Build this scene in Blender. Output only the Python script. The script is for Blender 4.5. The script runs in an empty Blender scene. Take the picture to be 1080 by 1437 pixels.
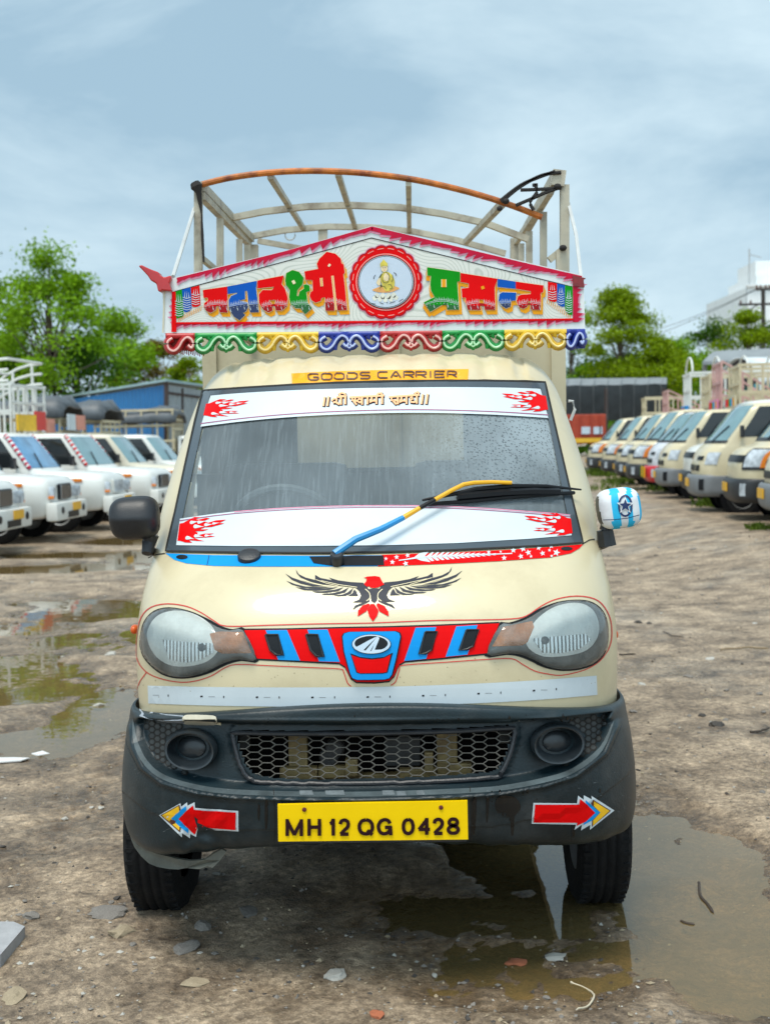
import bpy, bmesh, math, random
import numpy as np
from math import sin, cos, pi, radians, atan, sqrt
from mathutils import Vector, Matrix, noise
from mathutils.bvhtree import BVHTree
from mathutils.geometry import delaunay_2d_cdt

C = bpy.context.scene.collection
SC = bpy.context.scene
random.seed(7)

# ------------------------------------------------------------------ camera
CAM_H, FPX, U0, V0, VH = 1.55, 1700.0, 540.0, 718.5, 620.0
PITCH = atan((V0 - VH) / FPX); CROLL = radians(1.1)
cam_d = bpy.data.cameras.new('camera')
cam = bpy.data.objects.new('camera', cam_d); C.objects.link(cam)
cam.location = (0, 0, CAM_H)
cam.rotation_euler = (Matrix.Rotation(pi / 2 - PITCH, 3, 'X') @ Matrix.Rotation(-CROLL, 3, 'Z')).to_euler()
cam_d.sensor_fit = 'VERTICAL'; cam_d.sensor_height = 36.0
cam_d.lens = FPX / 1437.0 * 36.0
cam_d.clip_start = 0.05; cam_d.clip_end = 2000
cam_d.dof.use_dof = True
cam_d.dof.focus_distance = 3.62
cam_d.dof.aperture_fstop = 4.4
SC.camera = cam

# ------------------------------------------------------------------ sky, sun, exposure
SUN_EL, SUN_AZ = radians(69), radians(205)      # behind the camera, a little to the left
SC.view_settings.view_transform = 'Standard'
SC.view_settings.look = 'None'
SC.view_settings.exposure = 0.22
SC.view_settings.gamma = 1.0
world = bpy.data.worlds.new("World"); SC.world = world
world.use_nodes = True
nt = world.node_tree; nt.nodes.clear()
def nd(tree, typ, **kw):
    n = tree.nodes.new(typ)
    for k, v in kw.items():
        if k in n.inputs: n.inputs[k].default_value = v
        else: setattr(n, k, v)
    return n
def lk(tree, a, ao, b, bi): tree.links.new(a.outputs[ao], b.inputs[bi])
sky = nd(nt, 'ShaderNodeTexSky', sky_type='NISHITA')
sky.sun_disc = False; sky.sun_elevation = SUN_EL; sky.sun_rotation = SUN_AZ
sky.air_density = 1.0; sky.dust_density = 2.0; sky.ozone_density = 1.0
tc = nd(nt, 'ShaderNodeTexCoord')
mp = nd(nt, 'ShaderNodeMapping'); mp.inputs['Scale'].default_value = (1.0, 1.0, 2.6); mp.inputs['Location'].default_value = (3.4, 1.2, 0.6)
lk(nt, tc, 'Generated', mp, 'Vector')
n1 = nd(nt, 'ShaderNodeTexNoise'); n1.inputs['Scale'].default_value = 2.2; n1.inputs['Detail'].default_value = 7; n1.inputs['Roughness'].default_value = .6; n1.inputs['Distortion'].default_value = .3
lk(nt, mp, 'Vector', n1, 'Vector')
cr = nd(nt, 'ShaderNodeValToRGB')
e = cr.color_ramp.elements
e[0].position = .36; e[0].color = (3.8, 5.6, 6.9, 1)
e[1].position = .66; e[1].color = (7.5, 9.3, 10.1, 1)
lk(nt, n1, 'Fac', cr, 'Fac')
# the overcast is brighter behind the camera, where the sun stands
sep = nd(nt, 'ShaderNodeSeparateXYZ'); lk(nt, tc, 'Generated', sep, 'Vector')
mr = nd(nt, 'ShaderNodeMapRange'); mr.inputs['From Min'].default_value = .25; mr.inputs['From Max'].default_value = -.7
mr.inputs['To Min'].default_value = 1.0; mr.inputs['To Max'].default_value = 1.8
lk(nt, sep, 'Y', mr, 'Value')
mu = nd(nt, 'ShaderNodeVectorMath', operation='SCALE'); lk(nt, cr, 'Color', mu, 0); lk(nt, mr, 'Result', mu, 'Scale')
mx = nd(nt, 'ShaderNodeMix', data_type='RGBA'); mx.inputs['Factor'].default_value = .88
nt.links.new(sky.outputs['Color'], mx.inputs['A']); nt.links.new(mu.outputs[0], mx.inputs['B'])
bg = nd(nt, 'ShaderNodeBackground'); bg.inputs['Strength'].default_value = .093
nt.links.new(mx.outputs['Result'], bg.inputs['Color'])
wo = nd(nt, 'ShaderNodeOutputWorld'); lk(nt, bg, 'Background', wo, 'Surface')

sun_d = bpy.data.lights.new('sun', 'SUN'); sun_d.energy = 2.6; sun_d.angle = radians(24); sun_d.color = (1, .95, .85)
sun = bpy.data.objects.new('sun', sun_d); C.objects.link(sun)
sd = Vector((sin(SUN_AZ) * cos(SUN_EL), cos(SUN_AZ) * cos(SUN_EL), sin(SUN_EL)))
sun.rotation_euler = sd.to_track_quat('Z', 'Y').to_euler()
sun.location = sd * 50

# ------------------------------------------------------------------ helpers
def ray(u, v):
    c, s = cos(PITCH), sin(PITCH)
    a, b, f = u - U0, V0 - v, FPX
    x, up = a * cos(CROLL) + b * sin(CROLL), -a * sin(CROLL) + b * cos(CROLL)
    return Vector((x, f * c + up * s, -f * s + up * c))
def P(u, v, D):
    """the point at distance D (world y) seen at photograph pixel u, v"""
    d = ray(u, v); t = D / d.y
    return Vector((d.x * t, D, CAM_H + d.z * t))
def px_of(p):
    c, s = cos(PITCH), sin(PITCH)
    x, y, z = p[0], p[1], p[2] - CAM_H
    f = y * c - z * s; up = y * s + z * c
    a, b = x / f * FPX, up / f * FPX
    return U0 + a * cos(CROLL) - b * sin(CROLL), V0 - (a * sin(CROLL) + b * cos(CROLL))
def tag(o, label=None, cat=None, group=None, kind=None):
    if label: o['label'] = label
    if cat: o['category'] = cat
    if group: o['group'] = group
    if kind: o['kind'] = kind
    return o
def empty(name, loc=(0, 0, 0), rz=0.0):
    o = bpy.data.objects.new(name, None); C.objects.link(o)
    o.location = loc; o.rotation_euler = (0, 0, rz); o.empty_display_size = .2
    return o
def mesh_obj(name, verts, faces, mats, parent=None, mi=None, smooth=False, auto=None, flip=False):
    me = bpy.data.meshes.new(name)
    me.from_pydata([tuple(v) for v in verts], [], [tuple(f) for f in faces])
    if not isinstance(mats, (list, tuple)): mats = [mats]
    for m in mats: me.materials.append(m)
    if mi is not None: me.polygons.foreach_set('material_index', list(mi))
    if flip: me.flip_normals()
    if smooth:
        me.polygons.foreach_set('use_smooth', [True] * len(me.polygons))
        if auto is not None: me.set_sharp_from_angle(angle=radians(auto))
    me.update()
    o = bpy.data.objects.new(name, me); C.objects.link(o)
    if parent is not None: o.parent = parent
    return o
class MB:
    """collects simple shapes into ONE mesh"""
    def __init__(s): s.v = []; s.f = []; s.mi = []
    def add(s, vs, fs, m=0):
        n = len(s.v); s.v += [Vector(v) for v in vs]
        s.f += [tuple(i + n for i in f) for f in fs]; s.mi += [m] * len(fs); return s
    def box(s, c, d, m=0, rot=None, bev=0.0):
        hx, hy, hz = d[0] / 2, d[1] / 2, d[2] / 2
        if bev > 0:
            bm = bmesh.new(); bmesh.ops.create_cube(bm, size=1)
            for v in bm.verts: v.co = Vector((v.co.x * d[0], v.co.y * d[1], v.co.z * d[2]))
            bmesh.ops.bevel(bm, geom=bm.edges[:], offset=bev, segments=2, affect='EDGES', profile=.6)
            vs = [v.co.copy() for v in bm.verts]; fs = [[l.vert.index for l in f.loops] for f in bm.faces]; bm.free()
        else:
            vs = [Vector((x, y, z)) for x in (-hx, hx) for y in (-hy, hy) for z in (-hz, hz)]
            fs = [(0, 1, 3, 2), (4, 6, 7, 5), (0, 4, 5, 1), (2, 3, 7, 6), (0, 2, 6, 4), (1, 5, 7, 3)]
        R = rot if rot is not None else Matrix.Identity(3)
        return s.add([R @ v + Vector(c) for v in vs], fs, m)
    def tube(s, pts, r, n=8, m=0, cap=True):
        pts = [Vector(p) for p in pts]; k = len(pts)
        rs = r if isinstance(r, (list, tuple)) else [r] * k
        vs = []; up = Vector((0, 0, 1))
        for i, p in enumerate(pts):
            t = (pts[min(i + 1, k - 1)] - pts[max(i - 1, 0)])
            if t.length < 1e-9: t = Vector((0, 0, 1))
            t.normalize()
            a = t.cross(up)
            if a.length < 1e-3: a = t.cross(Vector((1, 0, 0)))
            a.normalize(); b = a.cross(t)
            for j in range(n):
                q = 2 * pi * (j + .5) / n
                vs.append(p + (a * cos(q) + b * sin(q)) * rs[i])
        fs = [(i * n + j, i * n + (j + 1) % n, (i + 1) * n + (j + 1) % n, (i + 1) * n + j) for i in range(k - 1) for j in range(n)]
        if cap: fs += [tuple(range(n))[::-1], tuple((k - 1) * n + j for j in range(n))]
        return s.add(vs, fs, m)
    def bar(s, a, b, w, h=None, m=0): return s.tube([a, b], (w if h is None else (w + h) / 2) * .7071, 4, m)
    def lathe_x(s, prof, c, n=32, m=0):
        """profile of (x, r) turned about the x axis through c"""
        k = len(prof); vs = []
        for x, r in prof:
            for j in range(n):
                q = 2 * pi * j / n; vs.append(Vector((c[0] + x, c[1] + r * cos(q), c[2] + r * sin(q))))
        fs = [(i * n + j, i * n + (j + 1) % n, (i + 1) * n + (j + 1) % n, (i + 1) * n + j) for i in range(k - 1) for j in range(n)]
        return s.add(vs, fs, m)
    def prism(s, poly, ext, m=0):
        """poly: 3-d outline, ext: vector"""
        n = len(poly); ext = Vector(ext)
        vs = [Vector(p) for p in poly] + [Vector(p) + ext for p in poly]
        fs = [tuple(range(n))[::-1], tuple(range(n, 2 * n))] + [(i, (i + 1) % n, n + (i + 1) % n, n + i) for i in range(n)]
        return s.add(vs, fs, m)
    def obj(s, name, mats, parent=None, smooth=False, auto=35, M=None):
        vs = s.v if M is None else [M @ v for v in s.v]
        o = mesh_obj(name, vs, s.f, mats, parent, s.mi)
        bm = bmesh.new(); bm.from_mesh(o.data); bmesh.ops.recalc_face_normals(bm, faces=bm.faces); bm.to_mesh(o.data); bm.free()
        if smooth:
            o.data.polygons.foreach_set('use_smooth', [True] * len(o.data.polygons)); o.data.set_sharp_from_angle(angle=radians(auto))
        return o
def copy_thing(o, parent=None):
    c = o.copy(); C.objects.link(c)
    if parent is not None: c.parent = parent
    for ch in list(o.children): copy_thing(ch, c)
    return c

# ------------------------------------------------------------------ materials
def srgb(r, g, b):
    f = lambda c: c / 255 / 12.92 if c / 255 <= .04045 else ((c / 255 + .055) / 1.055) ** 2.4
    return (f(r), f(g), f(b))
MATS = {}
def mat(name, col, rough=.5, var=.10, vs=6.0, bump=0.0, bs=60.0, metal=0.0, coat=0.0, spec=.5, dirt=None, dirt_amt=.5, dirt_scale=3.0, coords='Object'):
    if name in MATS: return MATS[name]
    m = bpy.data.materials.new(name); m.use_nodes = True; t = m.node_tree; b = t.nodes['Principled BSDF']
    b.inputs['Roughness'].default_value = rough; b.inputs['Metallic'].default_value = metal
    b.inputs['Coat Weight'].default_value = coat; b.inputs['Specular IOR Level'].default_value = spec
    tcn = nd(t, 'ShaderNodeTexCoord')
    nz = nd(t, 'ShaderNodeTexNoise'); nz.inputs['Scale'].default_value = vs; nz.inputs['Detail'].default_value = 5; nz.inputs['Roughness'].default_value = .6
    lk(t, tcn, coords, nz, 'Vector')
    r = nd(t, 'ShaderNodeValToRGB'); el = r.color_ramp.elements
    el[0].position = .3; el[1].position = .7
    el[0].color = (*[c * (1 - var) for c in col], 1); el[1].color = (*[min(1, c * (1 + var)) for c in col], 1)
    lk(t, nz, 'Fac', r, 'Fac'); out = r.outputs['Color']
    if dirt is not None:
        n2 = nd(t, 'ShaderNodeTexNoise'); n2.inputs['Scale'].default_value = dirt_scale; n2.inputs['Detail'].default_value = 8; n2.inputs['Roughness'].default_value = .68
        lk(t, tcn, coords, n2, 'Vector')
        r2 = nd(t, 'ShaderNodeValToRGB'); r2.color_ramp.elements[0].position = .5; r2.color_ramp.elements[1].position = .72
        r2.color_ramp.elements[1].color = (dirt_amt,) * 3 + (1,)
        lk(t, n2, 'Fac', r2, 'Fac')
        mm = nd(t, 'ShaderNodeMix', data_type='RGBA'); t.links.new(r2.outputs['Color'], mm.inputs['Factor'])
        t.links.new(out, mm.inputs['A']); mm.inputs['B'].default_value = (*dirt, 1); out = mm.outputs['Result']
    t.links.new(out, b.inputs['Base Color'])
    rr = nd(t, 'ShaderNodeMapRange'); rr.inputs['To Min'].default_value = max(.02, rough - .08); rr.inputs['To Max'].default_value = min(1, rough + .08)
    lk(t, nz, 'Fac', rr, 'Value'); lk(t, rr, 'Result', b, 'Roughness')
    if bump > 0:
        n3 = nd(t, 'ShaderNodeTexNoise'); n3.inputs['Scale'].default_value = bs; n3.inputs['Detail'].default_value = 4
        lk(t, tcn, coords, n3, 'Vector')
        bp = nd(t, 'ShaderNodeBump'); bp.inputs['Strength'].default_value = bump; bp.inputs['Distance'].default_value = .01
        lk(t, n3, 'Fac', bp, 'Height'); lk(t, bp, 'Normal', b, 'Normal')
    MATS[name] = m; return m
RED = mat('red sticker', (.70, .002, .003), .45, .06, spec=.08)
DARKRED = mat('dark red paint', (.32, .003, .005), .42, .2, spec=.2)
MAGENTA = mat('crimson airbrush', (.50, .002, .035), .42, .15, 30, spec=.2)
PINK = mat('pink airbrush', (.66, .22, .34), .45, .25, 40)
WHITE = mat('white sticker', (.55, .61, .645), .40, .04, spec=.3)
SKYBLUE = mat('sky blue paint', (.006, .26, .66), .38, .06, spec=.1)
BLUE = mat('royal blue paint', (.004, .085, .42), .42, .08, spec=.1)
NAVY = mat('navy paint', (.006, .02, .09), .4, .15)
GREEN = mat('green paint', (.004, .25, .008), .42, .1, spec=.1)
DKGREEN = mat('dark green paint', (.004, .10, .01), .4, .1)
ORANGE = mat('orange paint', (.76, .31, .004), .42, .08, spec=.2)
YELLOW = mat('plate yellow', (.82, .53, .002), .40, .04, spec=.12)
CREAMLINE = mat('cream outline', (.80, .68, .42), .45, .05)
BLACK = mat('black paint', (.006, .007, .009), .4, .3, spec=.25)
EAGLE = mat('charcoal sticker', (.034, .036, .048), .45, .08, spec=.15)
PEACH = mat('peach lettering', (.85, .43, .20), .45, .05)
MAROON = mat('maroon lettering', (.022, .006, .008), .5, .1, spec=.12)
CHROME = mat('chrome', (.62, .63, .65), .16, .05, metal=1)
STEEL = mat('galvanised bolt', (.45, .46, .47), .35, .2, 40, metal=1)
RUBBER = mat('tyre rubber', (.006, .006, .0065), .8, .35, 14, bump=.4, bs=90, spec=.25, dirt=(.03, .025, .02), dirt_amt=.4, dirt_scale=6)
DARK = mat('dark underbody', (.006, .006, .007), .9, .3, spec=.1)
PLASTIC = mat('black plastic', (.016, .018, .022), .42, .25, 20, bump=.15, bs=200)

# ------------------------------------------------------------------ projection of painted decoration on real surfaces
class Surf:
    def __init__(s, bvh=None, D=None, back=4.0): s.bvh, s.D, s.back = bvh, D, back
    def hit(s, u, v, off=0.0):
        d = ray(u, v).normalized()
        if s.bvh is not None:
            loc, nor, i, dist = s.bvh.ray_cast(Vector((0, 0, CAM_H)), d)
            if loc is None: return P(u, v, s.back)
            if nor.dot(d) > 0: nor = -nor
            k = max(.35, -nor.dot(d))
            return loc + nor * off if off else loc
        p = P(u, v, s.D); return p + Vector((0, -off, 0))
def resample(pts, step, closed=True):
    out = []; n = len(pts)
    for i in range(n if closed else n - 1):
        a, b = pts[i], pts[(i + 1) % n]; L = math.hypot(b[0] - a[0], b[1] - a[1]); k = max(1, int(math.ceil(L / step)))
        for j in range(k): out.append((a[0] + (b[0] - a[0]) * j / k, a[1] + (b[1] - a[1]) * j / k))
    if not closed: out.append(tuple(pts[-1]))
    return out
def smooth_line(pts, k=4, closed=False):
    """Catmull-Rom through the points"""
    n = len(pts); out = []
    g = lambda i: pts[i % n] if closed else pts[max(0, min(n - 1, i))]
    for i in range(n if closed else n - 1):
        p0, p1, p2, p3 = g(i - 1), g(i), g(i + 1), g(i + 2)
        for j in range(k):
            t = j / k
            out.append(tuple(.5 * (2 * p1[a] + (p2[a] - p0[a]) * t + (2 * p0[a] - 5 * p1[a] + 4 * p2[a] - p3[a]) * t * t + (3 * p1[a] - p0[a] - 3 * p2[a] + p3[a]) * t ** 3) for a in range(len(p1))))
    if not closed: out.append(tuple(pts[-1]))
    return out
def inside(pts, x, y):
    c = False; n = len(pts); j = n - 1
    for i in range(n):
        xi, yi = pts[i]; xj, yj = pts[j]
        if (yi > y) != (yj > y) and x < (xj - xi) * (y - yi) / (yj - yi) + xi: c = not c
        j = i
    return c
def sdf_poly(poly, X, Y):
    """signed distance (negative inside), vectorised"""
    d = np.full(X.shape, 1e9); ins = np.zeros(X.shape, bool); n = len(poly)
    for i in range(n):
        x1, y1 = poly[i]; x2, y2 = poly[(i + 1) % n]
        ex, ey = x2 - x1, y2 - y1; L = ex * ex + ey * ey + 1e-12
        t = np.clip(((X - x1) * ex + (Y - y1) * ey) / L, 0, 1)
        d = np.minimum(d, np.hypot(X - x1 - ex * t, Y - y1 - ey * t))
        cond = (y1 > Y) != (y2 > Y)
        xc = ex * (Y - y1) / (ey if abs(ey) > 1e-12 else 1e-12) + x1
        ins ^= cond & (X < xc)
    return np.where(ins, -d, d)
class Decal:
    STEP = .0007
    def __init__(s, surf, root=None, step=12):
        s.surf, s.root, s.step = surf, root, step; s.v = []; s.f = []; s.mi = []; s.mats = []
    def m(s, mt):
        if mt not in s.mats: s.mats.append(mt)
        return s.mats.index(mt)
    def tris(s, co, faces, mt, layer):
        n = len(s.v); s.v += [s.surf.hit(x, y, .0008 + layer * s.STEP) for x, y in co]
        k = s.m(mt)
        for f in faces: s.f.append(tuple(n + i for i in f)); s.mi.append(k)
    def poly(s, pts, mt, layer=0, smooth=0):
        if smooth: pts = smooth_line(pts, smooth, True)
        xs = [p[0] for p in pts]; ys = [p[1] for p in pts]
        big = max(xs) - min(xs) > 1.6 * s.step or max(ys) - min(ys) > 1.6 * s.step
        b = resample(pts, s.step) if big and s.surf.bvh is not None else [tuple(p) for p in pts]
        vs = [Vector(p) for p in b]; loop = list(range(len(b)))
        if big and s.surf.bvh is not None:
            y = min(ys) + s.step * .5
            while y < max(ys):
                x = min(xs) + s.step * .5
                while x < max(xs):
                    if inside(b, x, y): vs.append(Vector((x + .013, y + .007)))
                    x += s.step
                y += s.step
        r = delaunay_2d_cdt(vs, [], [loop], 1, 1e-4)
        s.tris([(p.x, p.y) for p in r[0]], [f[::-1] for f in r[2]], mt, layer); return s
    def stroke(s, pts, w, mt, layer=0, closed=False, smooth=0, taper=False):
        if smooth: pts = smooth_line(pts, smooth, closed)
        pts = resample(pts, s.step, closed) if s.surf.bvh is not None else [tuple(p) for p in pts]
        n = len(pts); L = []; R = []
        for i in range(n):
            a = pts[(i - 1) % n] if closed else pts[max(0, i - 1)]; b = pts[(i + 1) % n] if closed else pts[min(n - 1, i + 1)]
            dx, dy = b[0] - a[0], b[1] - a[1]; l = math.hypot(dx, dy) or 1; nx, ny = -dy / l, dx / l
            h = w / 2 * ((1 - .92 * i / (n - 1)) if taper and n > 1 else 1)
            L.append((pts[i][0] + nx * h, pts[i][1] + ny * h)); R.append((pts[i][0] - nx * h, pts[i][1] - ny * h))
        k = n if closed else n - 1
        s.tris(L + R, [(i, (i + 1) % n, n + (i + 1) % n, n + i) for i in range(k)], mt, layer); return s
    def ell(s, cx, cy, rx, ry, mt, layer=0, n=40): return s.poly([(cx + rx * cos(2 * pi * i / n), cy + ry * sin(2 * pi * i / n)) for i in range(n)], mt, layer)
    def star(s, cx, cy, r, mt, layer=0, rot=0.0):
        return s.poly([(cx + (r if i % 2 == 0 else r * .42) * sin(rot + i * pi / 5), cy - (r if i % 2 == 0 else r * .42) * cos(rot + i * pi / 5)) for i in range(10)], mt, layer)
    def obj(s, name, parent, M):
        o = mesh_obj(name, [M @ v for v in s.v], s.f, s.mats, parent, s.mi)
        return o
def zoom(ox, oy, k): return lambda pts: [(ox + x / k, oy + y / k) for x, y in pts]
def clip_y(pts, f):
    """keep the part of the outline where f(x, y) >= 0"""
    out = []; n = len(pts)
    for i in range(n):
        a, b = pts[i], pts[(i + 1) % n]; fa, fb = f(*a), f(*b)
        if fa >= 0: out.append(a)
        if fa * fb < 0:
            t = fa / (fa - fb); out.append((a[0] + (b[0] - a[0]) * t, a[1] + (b[1] - a[1]) * t))
    return out
def text_mesh(s, bold=0.0):
    """outline of a line of writing as flat triangles (width, height in em)"""
    cu = bpy.data.curves.new('writing', 'FONT'); cu.body = s; cu.size = 1; cu.offset = bold; cu.resolution_u = 4
    o = bpy.data.objects.new('writing', cu); C.objects.link(o)
    dg = bpy.context.evaluated_depsgraph_get(); me = bpy.data.meshes.new_from_object(o.evaluated_get(dg))
    co = [(v.co.x, v.co.y) for v in me.vertices]; fs = [tuple(p.vertices) for p in me.polygons]
    bpy.data.objects.remove(o); bpy.data.curves.remove(cu); bpy.data.meshes.remove(me)
    x0 = min(c[0] for c in co); x1 = max(c[0] for c in co); y0 = min(c[1] for c in co); y1 = max(c[1] for c in co)
    return [((x - x0) / (x1 - x0), (y - y0) / (y1 - y0)) for x, y in co], fs
# ================================================================== the decorated goods truck
YAW = radians(-1.4)
TM = Matrix.Translation((-.046, 3.2, 0)) @ Matrix.Rotation(YAW, 4, 'Z')
TI = TM.inverted()
truck = empty('goods_truck'); truck.matrix_world = TM
tag(truck, 'cream goods truck with a painted signboard over its cab, facing the camera', 'truck')
def tl(u, v, D): return TI @ P(u, v, D)          # truck-local point behind a photograph pixel at a known depth

class Loft:
    """body skin: rows of (z, front y, half width, corner depth, plan power) from bottom to top, side walls run back to yb"""
    def __init__(s, rows, yb, drop=0.0): s.r = np.array(rows, float); s.n = len(rows); s.yb = yb; s.drop = drop
    def row(s, q):
        q = min(max(q, 0), s.n - 1.000001); i = int(q); t = q - i; g = lambda j: s.r[min(max(j, 0), s.n - 1)]
        p0, p1, p2, p3 = g(i - 1), g(i), g(i + 1), g(i + 2)
        return .5 * (2 * p1 + (p2 - p0) * t + (2 * p0 - 5 * p1 + 4 * p2 - p3) * t * t + (3 * p1 - p0 - 3 * p2 + p3) * t ** 3)
    def pt(s, t, q):
        z, yc, w, c, p = s.row(q); a = abs(t); sg = 1 if t >= 0 else -1
        if a <= 1:
            ph = a * pi / 2; x = w * sin(ph) ** (2 / p); y = yc + c * (1 - cos(ph))
        else:
            x = w; y = yc + c + (a - 1) * max(.02, s.yb - yc - c)
        return Vector((sg * x, y, z - s.drop * (x / w) ** 2 if s.drop else z))
    def grid(s, ts, qs):
        v = [s.pt(t, q) for q in qs for t in ts]; k = len(ts)
        f = [(i * k + j, i * k + j + 1, (i + 1) * k + j + 1, (i + 1) * k + j) for i in range(len(qs) - 1) for j in range(k - 1)]
        return v, f
CAB = Loft([(.50, .10, .725, .46, 3.4), (.70, .075, .730, .46, 3.5), (.84, .062, .733, .46, 3.6), (.93, .062, .733, .46, 3.6), (1.01, .075, .730, .46, 3.6),
            (1.08, .105, .724, .46, 3.5), (1.15, .165, .717, .47, 3.4), (1.205, .245, .717, .48, 3.3), (1.245, .315, .720, .48, 3.2),
            (1.33, .405, .720, .46, 3.1), (1.43, .508, .706, .44, 3.1), (1.53, .611, .687, .42, 3.1), (1.63, .714, .665, .40, 3.1), (1.715, .802, .642, .38, 3.1),
            (1.765, .850, .618, .36, 3.0), (1.808, .905, .588, .34, 2.9), (1.842, .985, .550, .32, 2.8), (1.860, 1.10, .485, .28, 2.6), (1.866, 1.25, .36, .18, 2.4)], 1.42)
CAB_T = [-2, -1.85, -1.6, -1.4, -1.2] + [math.sin(x * pi / 2) * .4 + x * .6 for x in np.linspace(-1, 1, 111)] + [1.2, 1.4, 1.6, 1.85, 2]
CAB_Q = list(np.linspace(0, 18, 150))
cab_v, cab_f = CAB.grid(CAB_T, CAB_Q)
# pressed ribs across the front of the roof
for i, v in enumerate(cab_v):
    if v.z > 1.745 and abs(v.x) < .56:
        k = min(1, (v.z - 1.745) / .03); s_ = (v.x + .62) / .124; fr = s_ - math.floor(s_)
        rib = min(1, max(0, (abs(fr - .5) - .30) / .10)); rib = rib * rib * (3 - 2 * rib)
        v.y += .014 * k * rib; v.z -= .006 * k * rib
cab_w = [TM @ v for v in cab_v]
S_CAB = Surf(BVHTree.FromPolygons(cab_w, cab_f), back=3.9)

PAINT = mat('cream truck paint', (.60, .515, .335), .33, .06, 2.0, bump=.06, bs=260, coat=.22, dirt=(.36, .28, .16), dirt_amt=.40, dirt_scale=2.6)
FRIT = mat('windscreen border', (.060, .078, .094), .2, .1)
HOODGAP = mat('panel gap', (.012, .010, .008), .8)
# ---- windscreen opening: outline as seen, laid on the cab skin
WS_OUT = [(286, 549)] + [(340, 545.5), (406, 541.5), (470, 538.5), (540, 536.5), (610, 535.5), (679, 535.5), (740, 536.5), (763, 537.5)] + \
         [(775, 590), (789, 650), (803, 710), (816, 763)] + [(770, 767), (712, 770), (620, 774.5), (520, 777), (436, 778), (330, 777), (234, 775)] + [(247, 720), (262, 650), (275, 592)]
WS_IN = [(296, 556), (757, 546), (770, 600), (794, 722), (799, 752), (520, 768), (251, 767), (258, 725), (285, 600)]
WS_IN = resample(WS_IN, 6)
WS_HOLE = [(292, 553), (760, 543), (772, 598), (797, 720), (803, 755), (520, 770), (247, 769), (255, 722), (282, 600)]
uv = np.array([px_of(p) for p in cab_w])
fc = np.array([uv[list(f)].mean(0) for f in cab_f]); front = np.array([cab_v[f[0]].y < 1.3 and abs(cab_v[f[0]].x) < .66 for f in cab_f])
zc = np.array([cab_v[f[0]].z for f in cab_f])
hole = (sdf_poly(WS_HOLE, fc[:, 0], fc[:, 1]) < -3) & front & (zc > 1.2)
dcut = sdf_poly([(215, 1022), (240, 1090), (800, 1082), (840, 1015), (523, 1024)], fc[:, 0], fc[:, 1])
keep = [f for f, h, z_, q, d_ in zip(cab_f, hole, zc, front, dcut) if not h and not (q and z_ < .80 and d_ < 6)]
cab = mesh_obj('cab', cab_v, keep, PAINT, truck, smooth=True, auto=50)
# back wall and floor of the cab so that it is a closed room
mb = MB(); mb.box((0, 1.40, .97), (1.40, .03, .94)); mb.box((0, 1.40, 1.76), (1.1, .03, .16))
for sx in (-1, 1): mb.box((sx * .50, 1.40, 1.56), (.36, .03, .238))
mb.box((0, .9, .60), (1.44, .98, .04)); mb.obj('cab_lining', mat('cab lining', (.16, .15, .14), .8, .1), truck)
mb = MB()
for z_ in (1.445, 1.675): mb.box((0, 1.383, z_), (.66, .012, .018))
for sx in (-1, 1): mb.box((sx * .322, 1.383, 1.56), (.018, .012, .212))
mb.obj('rear_window_frame', BLACK, truck)
mb = MB(); mb.box((0, .56, 1.12), (1.06, .34, .16), 0, bev=.05)
dash = mb.obj('dashboard', mat('dashboard grey', (.07, .07, .075), .6, .1), truck, True)
for sx in (-1, 1):
    mb = MB(); mb.box((sx * .36, 1.16, .86), (.5, .5, .18), bev=.06); mb.box((sx * .36, 1.34, 1.2), (.48, .13, .56), rot=Matrix.Rotation(radians(-12), 3, 'X'), bev=.05)
    mb.obj('seat', mat('seat cloth', (.16, .165, .18), .85, .2), truck, True)
mb = MB(); wc = tl(400, 742, 4.02); Rw = Matrix.Rotation(radians(35), 3, 'X')
mb.tube([wc + Rw @ Vector((.17 * cos(a), 0, .17 * sin(a))) for a in np.linspace(0, 2 * pi, 33)], .015, 8, cap=False)
for a in (.2, pi - .2, -pi / 2): mb.tube([wc, wc + Rw @ Vector((.17 * cos(a), 0, .17 * sin(a)))], .013, 6)
mb.box(wc, (.11, .04, .09), rot=Rw, bev=.015); mb.obj('steering_wheel', mat('steering wheel grey', (.11, .115, .12), .5), truck, True)

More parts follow.
